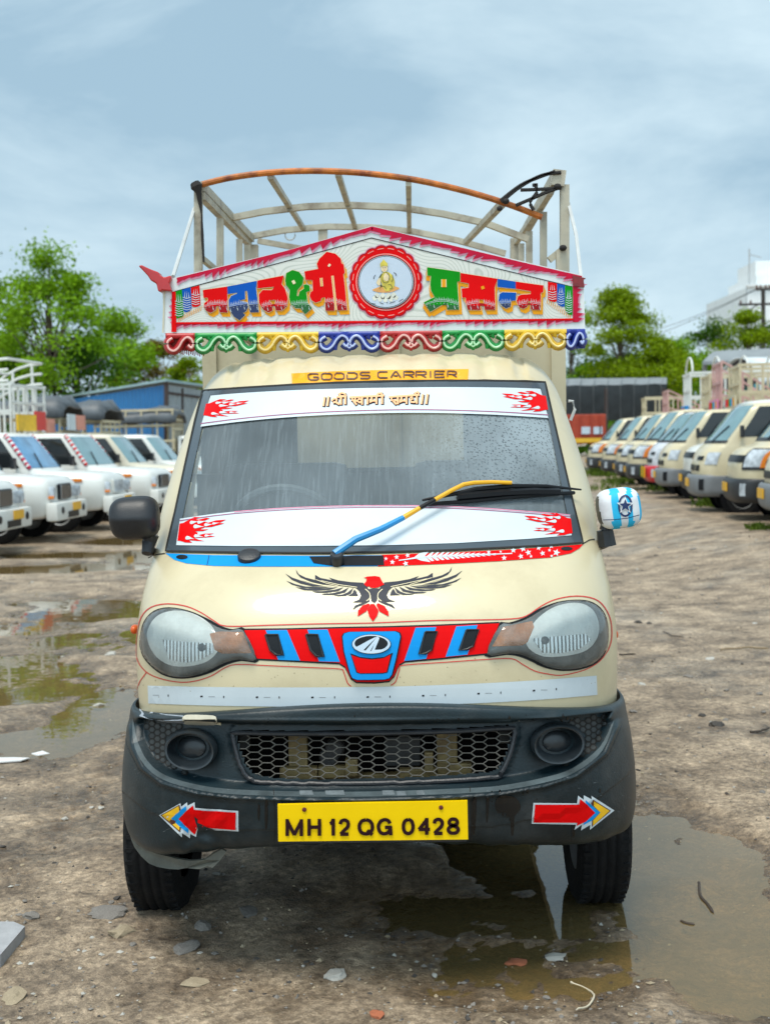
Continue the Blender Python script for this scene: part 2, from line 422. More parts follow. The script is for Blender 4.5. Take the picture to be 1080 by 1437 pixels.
# ---- glass
def glass_film():
    m = bpy.data.materials.new('wet windscreen glass'); m.use_nodes = True; t = m.node_tree; t.nodes.clear()
    out = nd(t, 'ShaderNodeOutputMaterial'); tcn = nd(t, 'ShaderNodeTexCoord')
    tr = nd(t, 'ShaderNodeBsdfTransparent'); tr.inputs['Color'].default_value = (.72, .80, .82, 1)
    gl = nd(t, 'ShaderNodeBsdfGlossy'); gl.inputs['Roughness'].default_value = .04
    df = nd(t, 'ShaderNodeBsdfDiffuse'); df.inputs['Color'].default_value = (.46, .54, .58, 1)
    fr = nd(t, 'ShaderNodeFresnel'); fr.inputs['IOR'].default_value = 1.55
    # runs of water: noise stretched down the pane
    mp1 = nd(t, 'ShaderNodeMapping'); mp1.inputs['Scale'].default_value = (78, 4.2, 4.2); lk(t, tcn, 'Object', mp1, 'Vector')
    a = nd(t, 'ShaderNodeTexNoise'); a.inputs['Scale'].default_value = 1.3; a.inputs['Detail'].default_value = 5; a.inputs['Distortion'].default_value = 1.1; lk(t, mp1, 'Vector', a, 'Vector')
    ar = nd(t, 'ShaderNodeValToRGB'); ar.color_ramp.elements[0].position = .50; ar.color_ramp.elements[1].position = .68; lk(t, a, 'Fac', ar, 'Fac')
    # breath of mist in broad patches
    b = nd(t, 'ShaderNodeTexNoise'); b.inputs['Scale'].default_value = 3.0; b.inputs['Detail'].default_value = 4; lk(t, tcn, 'Object', b, 'Vector')
    br = nd(t, 'ShaderNodeValToRGB'); br.color_ramp.elements[0].position = .35; br.color_ramp.elements[1].position = .7; lk(t, b, 'Fac', br, 'Fac')
    # beads of water on the passenger side
    vo = nd(t, 'ShaderNodeTexVoronoi'); vo.inputs['Scale'].default_value = 105; lk(t, tcn, 'Object', vo, 'Vector')
    vr = nd(t, 'ShaderNodeValToRGB'); vr.color_ramp.elements[0].position = .22; vr.color_ramp.elements[1].position = .42; lk(t, vo, 'Distance', vr, 'Fac')
    sx = nd(t, 'ShaderNodeSeparateXYZ'); lk(t, tcn, 'Object', sx, 'Vector')
    mk = nd(t, 'ShaderNodeMapRange'); mk.inputs['From Min'].default_value = .08; mk.inputs['From Max'].default_value = .42; lk(t, sx, 'X', mk, 'Value')
    mz = nd(t, 'ShaderNodeMapRange'); mz.inputs['From Min'].default_value = 1.34; mz.inputs['From Max'].default_value = 1.52; lk(t, sx, 'Z', mz, 'Value')
    def op(o, x, y, cl=False):
        n = nd(t, 'ShaderNodeMath', operation=o); n.use_clamp = cl
        for i, q in enumerate((x, y)):
            if isinstance(q, (int, float)): n.inputs[i].default_value = q
            else: t.links.new(q, n.inputs[i])
        return n.outputs[0]
    right = op('MULTIPLY', mk.outputs[0], op('ADD', op('MULTIPLY', mz.outputs[0], .8), .2))
    right = op('MULTIPLY', right, op('ADD', op('MULTIPLY', br.outputs[0], .6), .55), True)
    beads = op('MULTIPLY', right, vr.outputs[0])
    run = op('MULTIPLY', ar.outputs[0], op('SUBTRACT', 1.0, right))
    fac = op('ADD', op('MULTIPLY', run, .085), op('ADD', op('MULTIPLY', br.outputs[0], .10), .15))
    fac = op('ADD', fac, op('MULTIPLY', beads, .34), True)
    m1 = nd(t, 'ShaderNodeMixShader'); t.links.new(fac, m1.inputs[0]); lk(t, tr, 0, m1, 1); lk(t, df, 0, m1, 2)
    m2 = nd(t, 'ShaderNodeMixShader'); lk(t, fr, 0, m2, 0); lk(t, m1, 0, m2, 1); lk(t, gl, 0, m2, 2)
    bp = nd(t, 'ShaderNodeBump'); bp.inputs['Strength'].default_value = .12; bp.inputs['Distance'].default_value = .004; lk(t, a, 'Fac', bp, 'Height')
    lk(t, bp, 'Normal', gl, 'Normal'); lk(t, m2, 0, out, 'Surface'); return m
d = Decal(S_CAB, step=14)
d.poly(WS_OUT, FRIT, 0); frit_all = d
# the pane: everything inside the border; the border is a ring on top of it
pane = Decal(S_CAB, step=8); pane.poly(WS_OUT, None, 1)
windscreen = mesh_obj('windscreen', [TI @ v for v in pane.v], pane.f, glass_film(), truck, smooth=True)
ring = Decal(S_CAB, step=8)
def ring_between(dc, A, B, mt, layer):
    """band between an outer outline A and an inner outline B"""
    n = len(A); vs = [Vector(p) for p in A] + [Vector(p) for p in B]
    r = delaunay_2d_cdt(vs, [(i, (i + 1) % n) for i in range(n)] + [(n + i, n + (i + 1) % len(B)) for i in range(len(B))], [], 0, 1e-4)
    fs = [f for f in r[2] if (lambda c: inside(A, *c) and not inside(B, *c))((sum(r[0][i].x for i in f) / 3, sum(r[0][i].y for i in f) / 3))]
    dc.tris([(p.x, p.y) for p in r[0]], fs, mt, layer)
ring_between(ring, resample(WS_OUT, 6), WS_IN, FRIT, 6)
# dark gasket line round the pane
ring.stroke(WS_OUT, 2.2, HOODGAP, 7.5, closed=True)
ring.obj('windscreen_border', windscreen, TI)

# ---- white sun-strips with red flames
def flames(dc, f, layer, flip=False):
    """f maps unit box (x along the flames 0..1, y 0..1 down) to pixels"""
    dc.poly([f(*p) for p in [(0, .22), (.08, .20), (.16, .12), (.30, 0), (.46, .02), (.32, .08), (.40, .10), (.56, .04), (.64, .06), (.50, .16), (.62, .22), (.78, .14), (1, .12), (.86, .24), (.98, .26), (.84, .32), (.70, .38),
          (.56, .38), (.46, .46), (.66, .46), (.54, .52), (.36, .52), (.44, .58), (.62, .62), (.80, .62), (.66, .68), (.84, .74), (.62, .76), (.48, .76), (.36, .76), (.48, .84), (.62, .90), (.44, .88), (.26, .84), (.34, .94), (.18, .92), (.08, .86), (0, .84)]], RED, layer)
    for x, y, l, w, a in [(x_ + .07, y_, l_ * .9, w_ * .72, a_) for x_, y_, l_, w_, a_ in [(.20, .20, .16, .075, -.35), (.36, .20, .16, .07, -.35), (.30, .35, .20, .085, .10), (.52, .30, .16, .07, -.1), (.40, .62, .14, .06, .05), (.16, .76, .16, .085, .35), (.34, .70, .18, .075, .30), (.56, .70, .13, .055, -.05), (.68, .26, .14, .05, -.25)]]:
        pts = [(x - w * .9, y), (x - w * .5, y - w * 1.1), (x + w * .3, y - w * .9), (x + l * .6, y + a * l * .45 - w * .25), (x + l, y + a * l), (x + l * .6, y + a * l * .45 + w * .35), (x + w * .3, y + w * 1.0), (x - w * .5, y + w * 1.0)]
        dc.poly([f(*p) for p in smooth_line(pts, 3, True)], WHITE, layer + 1.5)
def quadmap(a, b, c, e):
    """unit box onto the quad a (0,0), b (1,0), c (1,1), e (0,1)"""
    return lambda x, y: tuple((a[i] * (1 - x) + b[i] * x) * (1 - y) + (e[i] * (1 - x) + c[i] * x) * y for i in (0, 1))
def curve_v(pts, u):
    for (x0, y0), (x1, y1) in zip(pts, pts[1:]):
        if x0 <= u <= x1: return y0 + (y1 - y0) * (u - x0) / (x1 - x0)
    return pts[-1][1] if u > pts[-1][0] else pts[0][1]
top = Decal(S_CAB, step=7)
TT = smooth_line([(297.5, 557), (350, 553), (430, 549), (520, 546.6), (620, 545.5), (700, 546), (756, 547.5)], 3)
TB = smooth_line([(283.7, 600.5), (350, 592.5), (430, 586), (520, 582.3), (600, 581.5), (690, 584), (767, 588.5)], 3)
top.poly(TT + TB[::-1], WHITE, 9)
top.stroke([(x, y - 4.0) for x, y in TB], 1.1, mat('plum pinstripe', (.30, .06, .16), .45), 11)
flames(top, quadmap((293, 563), (352, 561), (346, 590), (287, 589)), 11)
flames(top, quadmap((762, 551), (702, 551), (704, 582), (767, 582)), 11)
# prayer lettering in peach with a maroon outline
Z = zoom(400, 500, 4)
PR = [[(224, 238), (216, 292)], [(246, 236), (238, 291)],
      [(262, 262), (276, 248), (292, 254), (288, 268), (270, 272)], [(284, 268), (296, 276), (306, 282)], [(290, 240), (306, 238)], [(314, 236), (314, 284)], [(300, 240), (346, 234)], [(314, 236), (304, 222), (318, 216), (336, 222), (339, 236)], [(338, 236), (338, 282)],
      [(362, 242), (556, 232)], [(378, 244), (376, 258), (392, 260), (394, 246)], [(384, 262), (402, 284)], [(404, 262), (392, 262)], [(432, 240), (432, 284)], [(430, 256), (414, 250), (406, 264), (418, 272), (430, 266)], [(462, 240), (462, 282)],
      [(486, 238), (486, 266), (476, 270), (474, 260), (512, 262)], [(512, 236), (512, 280)], [(512, 236), (522, 220), (540, 218), (546, 236)], [(544, 234), (544, 280)],
      [(582, 240), (752, 228)], [(598, 242), (596, 258), (614, 260)], [(604, 260), (624, 282)], [(632, 238), (632, 282)], [(614, 260), (632, 260)], [(652, 236), (652, 266), (642, 270), (642, 260), (680, 262)], [(680, 234), (680, 280)],
      [(700, 246), (712, 240), (714, 252), (702, 256), (706, 268), (722, 270), (738, 262)], [(738, 232), (738, 278)], [(738, 230), (726, 218), (742, 212), (752, 222)],
      [(772, 224), (764, 280)], [(798, 222), (790, 280)]]
for st in PR: top.stroke([(x + .7, y + .7) for x, y in Z(st)], 4.3, MAROON, 11)
for st in PR: top.stroke(Z(st), 2.6, PEACH, 13)
top.obj('sun_strip', windscreen, TI)
bot = Decal(S_CAB, step=7)
BT = smooth_line([(255, 729.5), (330, 720), (430, 713.5), (540, 711.3), (640, 713), (738, 719.5), (797, 724)], 3)
BB = [(799.6, 753), (740, 758.5), (640, 764.5), (540, 767.5), (430, 768.5), (330, 768.5), (249.5, 767)]
bot.poly(BT + BB, WHITE, 9)
bot.stroke([(x, y + 3.0) for x, y in BT], 1.0, mat('plum pinstripe', (.30, .06, .16)), 11)
bot.stroke([(x, y + .6) for x, y in BT[3:]], 1.0, PINK, 11)
flames(bot, quadmap((256, 728), (320, 727), (312, 765), (251, 767)), 11)
flames(bot, quadmap((797, 722), (733, 722), (736, 756), (801, 756)), 11)
bot.obj('lower_strip', windscreen, TI)

# ---- paint and stickers on the cab front
z5 = zoom(160, 780, 2.842); z6 = zoom(520, 780, 2.842)
cw = Decal(S_CAB, step=12)
cw.poly([(233, 777), (300, 779.5), (436, 780.5), (540, 779.5), (540, 795), (466, 795.5), (360, 795.5), (300, 794.5), (262, 791), (245, 786)], SKYBLUE, 1)
cw.poly([(536, 779.5), (640, 776), (712, 772.5), (780, 768), (817, 764.5), (812, 770), (800, 777), (770, 783), (700, 788), (620, 792), (530, 795.5)], RED, 2)
cw.poly([(434, 782), (538, 780.5), (539, 794.5), (466, 795), (440, 791)], BLACK, 3)
zc7 = zoom(530, 755, 3.724)
cw.poly(zc7([(105, 122), (190, 105), (215, 85), (270, 72), (245, 98), (275, 130), (225, 122), (195, 110)]), WHITE, 3)
for i in range(13):
    x = 250 + i * 27; h = 27 * (1 - i / 15); yb = 103 - i * 1.1
    cw.poly(zc7([(x, yb), (x + 34, yb - h), (x + 44, yb - h), (x + 26, yb - 1), (x + 44, yb + h * .75), (x + 30, yb + h * .8)]), WHITE, 3)
cw.stroke(zc7([(110, 122), (250, 104), (700, 86)]), 1.3, WHITE, 4)
for x, y, r in [(98, 104, 14), (155, 95, 14), (76, 130, 14), (145, 138, 16), (42, 112, 10), (578, 78, 12), (640, 76, 8), (706, 68, 16), (756, 60, 18), (658, 108, 15), (745, 100, 15), (784, 80, 17), (798, 100, 9), (838, 55, 15), (858, 84, 15), (902, 46, 15), (894, 68, 9), (930, 80, 20), (905, 98, 9)]:
    q = zc7([(x, y)])[0]; cw.star(q[0], q[1], r / 3.724, WHITE, 3, random.uniform(-.3, .3))
cw.ell(794, 771, 8, 2.6, BLACK, 4); cw.ell(256, 782.5, 8, 3, BLACK, 3)
cw.stroke([(294, 780), (291, 794)], .8, NAVY, 3)
cw.obj('cowl_panel', cab, TI)
mb = MB(); pc = TI @ S_CAB.hit(350, 783); axis = Vector((0, -.55, .83)); u_ = Vector((1, 0, 0)); w_ = axis.cross(u_)
def dome(mb, c, ax, ux, r, h, ry=None, m=0, n=24):
    wx = ax.cross(ux).normalized(); ry = ry or r; prof = [(1, -.004), (1, h * .55), (.93, h * .85), (.75, h), (0, h)]
    vs = []; 
    for k, hh in prof[:-1]: vs += [c + ux * (r * k * cos(2 * pi * j / n)) + wx * (ry * k * sin(2 * pi * j / n)) + ax * hh for j in range(n)]
    vs.append(c + ax * h); L = len(prof) - 1
    fs = [(i * n + j, i * n + (j + 1) % n, (i + 1) * n + (j + 1) % n, (i + 1) * n + j) for i in range(L - 1) for j in range(n)] + [((L - 1) * n + j, (L - 1) * n + (j + 1) % n, L * n) for j in range(n)]
    mb.add(vs, fs, m)
dome(mb, pc, axis, u_, .034, .017, .03); mb.obj('washer_cap', PLASTIC, truck, True)

# eagle
ze = zoom(395, 785, 4.154); eg = Decal(S_CAB, step=14)
def both(pts, mt, layer, ax=538):
    eg.poly(ze(pts), mt, layer); k = 1.0
    eg.poly(ze([(2 * ax - x - (ax - x) * .0, y - (ax - x) * .035) for x, y in pts]), mt, layer)
FE = [[(84, 60), (100, 88), (140, 108), (196, 122), (196, 92), (226, 110), (296, 124), (276, 108), (330, 124), (400, 134), (474, 138), (490, 150), (505, 172), (516, 200), (512, 232), (470, 252), (414, 251), (452, 236), (464, 212), (452, 186), (430, 166), (380, 160), (310, 152), (240, 148), (170, 132), (110, 106), (90, 84)],
      [(22, 84), (62, 108), (120, 128), (180, 146), (250, 158), (180, 158), (110, 142), (60, 120)],
      [(28, 126), (80, 146), (140, 160), (240, 163), (300, 160), (210, 172), (120, 166), (60, 148)],
      [(80, 163), (150, 172), (230, 172), (330, 163), (280, 178), (200, 184), (130, 180)],
      [(175, 188), (240, 187), (310, 178), (362, 164), (330, 186), (260, 196), (205, 195)],
      [(230, 203), (300, 198), (350, 186), (392, 165), (370, 194), (310, 208), (250, 208)],
      [(300, 212), (355, 206), (385, 194), (418, 168), (404, 200), (370, 214), (330, 215)],
      [(385, 214), (410, 202), (424, 176), (436, 190), (446, 214)],
      [(414, 294), (430, 270), (468, 255), (510, 236), (512, 246), (478, 264), (446, 276)]]
for p in FE: both(p, EAGLE, 1)
eg.poly(ze([(486, 160), (505, 175), (535, 172), (572, 172), (588, 158), (570, 190), (558, 220), (556, 240), (540, 256), (522, 242), (520, 215), (508, 185)]), EAGLE, 1)
for sg in (-1, 1):
    eg.stroke(ze([(538 + sg * 50, 176), (538 + sg * 26, 200), (538 + sg * 24, 228), (538 + sg * 44, 246)]), 1.0, CREAMLINE, 3, smooth=4)
    for a, b in [((120, 122), (260, 158)), ((200, 122), (330, 158)), ((230, 128), (440, 166))]:
        if sg < 0: eg.stroke(ze([a, ((a[0] + b[0]) / 2, (a[1] + b[1]) / 2 + 4), b]), .7, CREAMLINE, 3)
        else: eg.stroke(ze([(1076 - a[0], a[1] - (538 - a[0]) * .035), (1076 - b[0], b[1] - (538 - b[0]) * .035)]), .7, CREAMLINE, 3)
eg.poly(ze([(478, 112), (500, 104), (545, 101), (572, 106), (584, 130), (598, 150), (574, 160), (562, 166), (540, 170), (520, 168), (508, 158), (498, 164), (480, 148), (494, 130), (496, 114)]), RED, 3)
for p in [[(540, 262), (566, 300), (556, 332), (532, 364), (510, 332), (500, 296), (520, 262)], [(506, 258), (516, 266), (494, 304), (444, 334), (446, 300), (470, 272)], [(560, 256), (552, 268), (572, 306), (624, 334), (622, 306), (600, 274)]]: eg.poly(ze(p), RED, 2)
eg.obj('eagle_sticker', cab, TI)

# white strip with small printed marks
stp = Decal(S_CAB, step=12)
ST = smooth_line([(208, 962), (300, 964), (420, 964.5), (540, 963.5), (660, 959.5), (760, 954), (836, 948)], 3); SB = smooth_line([(209, 987), (300, 990), (420, 991.5), (540, 990.5), (660, 987), (760, 981.5), (837, 975)], 3)
stp.poly(ST + SB[::-1], WHITE, 1)
for i in range(9):
    for u0, w in ((268 + i * 77.5 - 62, 0), (268 + i * 77.5 - 48, 1), (268 + i * 77.5 - 31, 2)):
        if 212 < u0 < 826:
            vv = (curve_v(ST, u0) + curve_v(SB, u0)) / 2 + .5
            if w == 0: stp.stroke([(u0 - 1.7, vv + .2), (u0 + 1.5, vv - .4)], 2.2, BLACK, 2)
            elif w == 1: stp.stroke([(u0 - 4.5, vv), (u0 + 4.5, vv)], .55, mat('grey print', (.12, .12, .13), .6), 2)
            else: stp.stroke([(u0, vv - 1.5), (u0, vv + 1.5)], 1.3, BLACK, 2)
stp.obj('white_strip', cab, TI)

# red pinstripe round lamps and grille band
LN = mat('red pinstripe', (.58, .03, .02), .4)
pin = Decal(S_CAB, step=10)
pl_top = z5([(90, 400), (92, 320), (110, 245), (150, 205), (215, 192), (290, 202), (350, 228), (400, 260), (450, 281), (620, 277), (800, 272), (1000, 269)]) + z6([(60, 266), (260, 258), (420, 256), (560, 252), (620, 240), (680, 200), (740, 173), (820, 161), (890, 172), (930, 205), (955, 260), (958, 330), (945, 375)])
pin.stroke(pl_top, 1.5, LN, 1, smooth=3)
pl_bot = z5([(90, 400), (105, 435), (140, 470), (200, 493), (270, 504), (330, 498), (390, 478), (440, 448), (490, 433), (620, 438), (800, 446), (900, 451), (915, 462), (930, 505), (945, 520)])
pin.stroke(pl_bot, 1.3, LN, 1, smooth=3)
pin.stroke(z6([(80, 516), (100, 500), (115, 450), (130, 436), (300, 424), (460, 413), (560, 410), (600, 430), (650, 458), (700, 470), (760, 476), (850, 455), (910, 420), (945, 375)]), 1.3, LN, 1, smooth=3)
pin.stroke(z5([(133, 462), (105, 500), (92, 535)]), 1.2, LN, 1); pin.obj('pinstripe', cab, TI)
gapd = Decal(S_CAB, step=8)
gapd.stroke([(208, 783), (216, 779), (232, 777)], 1.5, HOODGAP, 1); gapd.stroke([(816, 764), (826, 758), (840, 756)], 1.5, HOODGAP, 1)
gapd.obj('panel_seam', cab, TI)

# ---- grille band with the badge
gb = Decal(S_CAB, step=8)
G_TOP = [(343, 884.5), (400, 884), (480, 882), (540, 881), (620, 878.5), (700, 875)]
G_BOT = [(683, 916.5), (620, 923), (568, 927.5), (560, 932), (553, 948), (546, 955), (525, 957), (500, 956.5), (492, 951), (484, 935), (476, 930), (420, 927), (361, 924)]
gb.poly([(x, y - 2.2) for x, y in G_TOP] + [(x, y + 2.4) for x, y in G_BOT], BLACK, 1)
gb.poly(G_TOP + G_BOT, RED, 2)
zg = zoom(340, 865, 5.684); zh = zoom(470, 870, 4.5)
for p in [[(188, 112), (358, 110), (462, 352), (288, 346)], [(520, 108), (680, 106), (778, 362), (612, 358)]]: gb.poly(zg(p), SKYBLUE, 4)
for p in [[(508, 50), (638, 46), (574, 245), (436, 258)], [(764, 42), (898, 34), (834, 218), (696, 232)]]: gb.poly(zh(p), SKYBLUE, 4)
gband = gb.obj('grille_band', truck, TI)
vents = [(zg, [(188, 150), (285, 148), (330, 310), (270, 306), (225, 268)]), (zg, [(510, 148), (600, 148), (652, 322), (592, 318), (545, 268)]),
         (zh, [(570, 78), (642, 74), (608, 190), (572, 212), (530, 216)]), (zh, [(828, 66), (904, 62), (868, 166), (832, 186), (782, 192)])]
for zf, p in vents:
    vd = Decal(S_CAB, step=8); vd.poly(zf(p), BLACK, 6)
    a = zf(p); vo_ = vd.obj('air_vent', gband, TI)
    # a raised lip so the scoop has depth
    mb = MB(); pp = [TI @ S_CAB.hit(x, y, .006) for x, y in a]; mb.tube(pp + [pp[0]], .0032, 6); mb.obj('vent_lip', PLASTIC, gband, True)
bd = Decal(S_CAB, step=8)
BO = zh([(50, 110), (60, 92), (90, 82), (230, 80), (380, 78), (405, 88), (412, 110), (385, 240), (358, 340), (342, 362), (310, 370), (230, 372), (140, 372), (112, 362), (98, 335), (60, 200)])
S_BADGE_OFF = 14
bd.poly([(x + (x - 521) * .045, y + (y - 918) * .045) for x, y in BO], BLACK, 9); bd.poly(BO, SKYBLUE, 20)
bd.poly(zh([(98, 210), (160, 232), (235, 240), (310, 232), (366, 205), (332, 328), (300, 335), (160, 336), (136, 328)]), BLACK, 21)
bd.poly(zh([(106, 222), (165, 241), (235, 248), (305, 241), (352, 218), (326, 324), (300, 329), (160, 331), (142, 324)]), RED, 22)
cx_, cy_ = zh([(231, 156)])[0]
bd.ell(cx_, cy_, 27.5, 13.4, BLACK, 22); bd.ell(cx_, cy_, 26.4, 12.4, CHROME, 30); bd.ell(cx_ - .2, cy_ - .8, 23.2, 9.9, BLACK, 31)
for p in [[(128, 178), (250, 118), (268, 112), (178, 196), (150, 190)], [(188, 202), (268, 112), (276, 116), (216, 208)], [(228, 204), (262, 130), (272, 112), (282, 122), (270, 150), (252, 190), (300, 188), (328, 176), (300, 198), (262, 206)]]:
    bd.poly(zh(p), CHROME, 34)
bd.obj('badge', gband, TI)

# ---- headlights
def lens_glass():
    m = bpy.data.materials.new('hazed lamp lens'); m.use_nodes = True; t = m.node_tree; t.nodes.clear()
    out = nd(t, 'ShaderNodeOutputMaterial'); tr = nd(t, 'ShaderNodeBsdfTransparent'); tr.inputs['Color'].default_value = (.93, .95, .95, 1)
    gl = nd(t, 'ShaderNodeBsdfGlossy'); gl.inputs['Roughness'].default_value = .07
    df = nd(t, 'ShaderNodeBsdfDiffuse'); df.inputs['Color'].default_value = (.50, .53, .52, 1)
    tcn = nd(t, 'ShaderNodeTexCoord'); n = nd(t, 'ShaderNodeTexNoise'); n.inputs['Scale'].default_value = 14; n.inputs['Detail'].default_value = 8; n.inputs['Roughness'].default_value = .65; lk(t, tcn, 'Object', n, 'Vector')
    r = nd(t, 'ShaderNodeMapRange'); r.inputs['From Min'].default_value = .35; r.inputs['From Max'].default_value = .75; r.inputs['To Min'].default_value = .02; r.inputs['To Max'].default_value = .28; lk(t, n, 'Fac', r, 'Value')
    fr = nd(t, 'ShaderNodeFresnel'); fr.inputs['IOR'].default_value = 1.5
    a = nd(t, 'ShaderNodeMixShader'); lk(t, r, 0, a, 0); lk(t, tr, 0, a, 1); lk(t, df, 0, a, 2)
    b = nd(t, 'ShaderNodeMixShader'); lk(t, fr, 0, b, 0); lk(t, a, 0, b, 1); lk(t, gl, 0, b, 2); lk(t, b, 0, out, 'Surface'); return m
LENS = lens_glass()
def flute_mat():
    m = mat('lamp reflector', (.66, .68, .66), .28, .12, 10, metal=.75); t = m.node_tree; b = t.nodes['Principled BSDF']
    tcn = nd(t, 'ShaderNodeTexCoord'); w = nd(t, 'ShaderNodeTexWave', wave_type='BANDS', bands_direction='X'); w.inputs['Scale'].default_value = 28; w.inputs['Distortion'].default_value = .6; lk(t, tcn, 'Object', w, 'Vector')
    bp = nd(t, 'ShaderNodeBump'); bp.inputs['Strength'].default_value = .5; bp.inputs['Distance'].default_value = .006; lk(t, w, 'Fac', bp, 'Height'); lk(t, bp, 'Normal', b, 'Normal'); return m
REFL = flute_mat(); LAMPGREY = mat('lamp housing', (.12, .13, .13), .35, .3, 12, metal=.3); AMBER = mat('amber lens', (.40, .155, .05), .3, .3, 18, bump=.3, bs=120); PEARL = mat('lamp bowl upper', (.74, .77, .74), .35, .14, 14, metal=.1)
LAMP_L = z5([(115, 330), (130, 270), (170, 227), (230, 213), (300, 226), (360, 255), (420, 288), (465, 300), (518, 300), (568, 412), (500, 412), (440, 428), (380, 458), (320, 478), (260, 482), (200, 465), (150, 425), (120, 380)])
LAMP_R = z6([(462, 392), (512, 280), (560, 274), (620, 254), (680, 218), (740, 192), (800, 183), (860, 188), (905, 215), (930, 260), (936, 320), (925, 375), (890, 420), (830, 445), (760, 452), (700, 440), (650, 415), (600, 395), (550, 388)])
def grow(p, k=1.10):
    cx = sum(q[0] for q in p) / len(p); cy = sum(q[1] for q in p) / len(p)
    return smooth_line([(cx + (x - cx) * k, cy + (y - cy) * k) for x, y in p], 4, True)
for side, OUT in (('l', LAMP_L), ('r', LAMP_R)):
    O = smooth_line(OUT, 3, True); zz = z5 if side == 'l' else z6
    hd = Decal(S_CAB, step=8)
    cxm = sum(p[0] for p in O) / len(O); cym = sum(p[1] for p in O) / len(O)
    hd.poly([(x + (3.4 if x > cxm else -3.4) * min(1, abs(x - cxm) / 20), y + (2.6 if y > cym else -2.6) * min(1, abs(y - cym) / 14)) for x, y in O], BLACK, 1)
    hd.poly(O, LAMPGREY, 3)
    head = hd.obj('headlight', truck, TI)
    rf = Decal(S_CAB, step=6)
    if side == 'l':
        rf.poly(grow(zz([(150, 315), (180, 255), (235, 232), (300, 236), (360, 265), (395, 305), (408, 365), (370, 410), (300, 430), (230, 425), (175, 385)])), PEARL, 5)
        rf.poly(zz([(200, 335), (300, 345), (400, 350), (400, 385), (350, 415), (290, 426), (225, 412)]), REFL, 7)
        rf.ell(*zz([(355, 366)])[0], 5.5, 5.5, LAMPGREY, 9)
        am = zz([(385, 312), (420, 303), (516, 305), (552, 388), (432, 390), (405, 375)])
    else:
        rf.poly(grow(zz([(632, 350), (645, 290), (690, 240), (750, 208), (820, 200), (870, 225), (892, 280), (880, 335), (835, 375), (750, 392), (680, 388)])), PEARL, 5)
        rf.poly(zz([(640, 330), (740, 322), (850, 312), (870, 335), (825, 372), (750, 388), (680, 385)]), REFL, 7)
        rf.ell(*zz([(690, 338)])[0], 5.5, 5.5, LAMPGREY, 9)
        am = zz([(525, 285), (640, 262), (648, 285), (622, 345), (600, 358), (482, 362)])
    rf.obj('reflector', head, TI)
    ad = Decal(S_CAB, step=8); ad.poly(am, AMBER, 6); ad.obj('turn_signal', head, TI)
    # bulging clear lens
    xs = [p[0] for p in O]; ys = [p[1] for p in O]; vs = [Vector(p) for p in resample(O, 5)]; nb = len(vs); b = [tuple(p) for p in vs]
    g = 5
    for yy in np.arange(min(ys) + 2, max(ys), g):
        for xx in np.arange(min(xs) + 2, max(xs), g):
            if inside(b, xx, yy): vs.append(Vector((xx + .01, yy + .007)))
    r = delaunay_2d_cdt(vs, [], [list(range(nb))], 1, 1e-4)
    X = np.array([p.x for p in r[0]]); Y = np.array([p.y for p in r[0]]); dd = -sdf_poly(b, X, Y)
    lv = [TI @ S_CAB.hit(x, y, .008 + .019 * (1 - (1 - min(1, max(0, q) / 30)) ** 2) ** .5) for x, y, q in zip(X, Y, dd)]
    mesh_obj('lens', lv, [f[::-1] for f in r[2]], LENS, head, smooth=True)

# ---- bumper
BUMP = Loft([(.440, .115, .730, .42, 3.6), (.458, .055, .752, .43, 3.6), (.490, .022, .768, .44, 3.7), (.56, .004, .775, .45, 3.7), (.64, .002, .772, .45, 3.7), (.72, .010, .764, .45, 3.6), (.80, .020, .752, .45, 3.6), (.838, .026, .745, .45, 3.6), (.842, .06, .738, .44, 3.6)], .78, drop=.07)
REC = [(195, 1008), (199, 1040), (212, 1066), (235, 1084), (280, 1097), (330, 1103), (420, 1106), (523, 1106), (640, 1102), (700, 1098), (760, 1087), (800, 1074), (836, 1046), (853, 1008), (857, 999), (720, 1016), (523, 1023), (330, 1022), (240, 1016)]
HOLE = [(328, 1034), (332, 1028.5), (400, 1029.5), (523, 1029), (640, 1026), (714, 1021.5), (721, 1025), (720, 1038), (713, 1063), (703, 1083), (693, 1090), (617, 1096), (523, 1100), (440, 1100.5), (378, 1098.5), (353, 1093), (341, 1080), (332, 1055)]
bt = [-2, -1.7, -1.45, -1.2] + [math.sin(x * pi / 2) * .35 + x * .65 for x in np.linspace(-1, 1, 340)] + [1.2, 1.45, 1.7, 2]
bq = list(np.linspace(0, 8, 190))
bv, bf = BUMP.grid(bt, bq)
bw = [TM @ v for v in bv]
S_BUMP0 = Surf(BVHTree.FromPolygons(bw, bf), back=3.7)
uvb = np.array([px_of(p) for p in bw]); dr = sdf_poly(REC, uvb[:, 0], uvb[:, 1]); dh = sdf_poly(HOLE, uvb[:, 0], uvb[:, 1])
sst = lambda x: np.clip(x, 0, 1) ** 2 * (3 - 2 * np.clip(x, 0, 1))
lowr = sst((uvb[:, 1] - 1006) / 16)                       # 1 below the overhanging top band
lin = lambda x: np.clip(x, 0, 1)
ledge = .052 * (1 - lin((dr - 1.0) / 9.5)) - .016 * lin((dr - 10.5) / 2.5) + .016 * sst((dr - 14.0) / 9.0) - .004 * lin(dr / 10.5)
ledge = ledge - .004 * sst((50 - dr) / 30) * (dr > 20) + .004 * sst((dr - 14) / 8) * 0
over = .046 * sst((-dr + 1) / 3.0) - .004 * np.exp(-((dr - 3) / 3) ** 2)
push = np.where(dr < 60, ledge * lowr + over * (1 - lowr), 0)
push = push - .010 * sst((11 - dh) / 3.0) * (dh > -8)
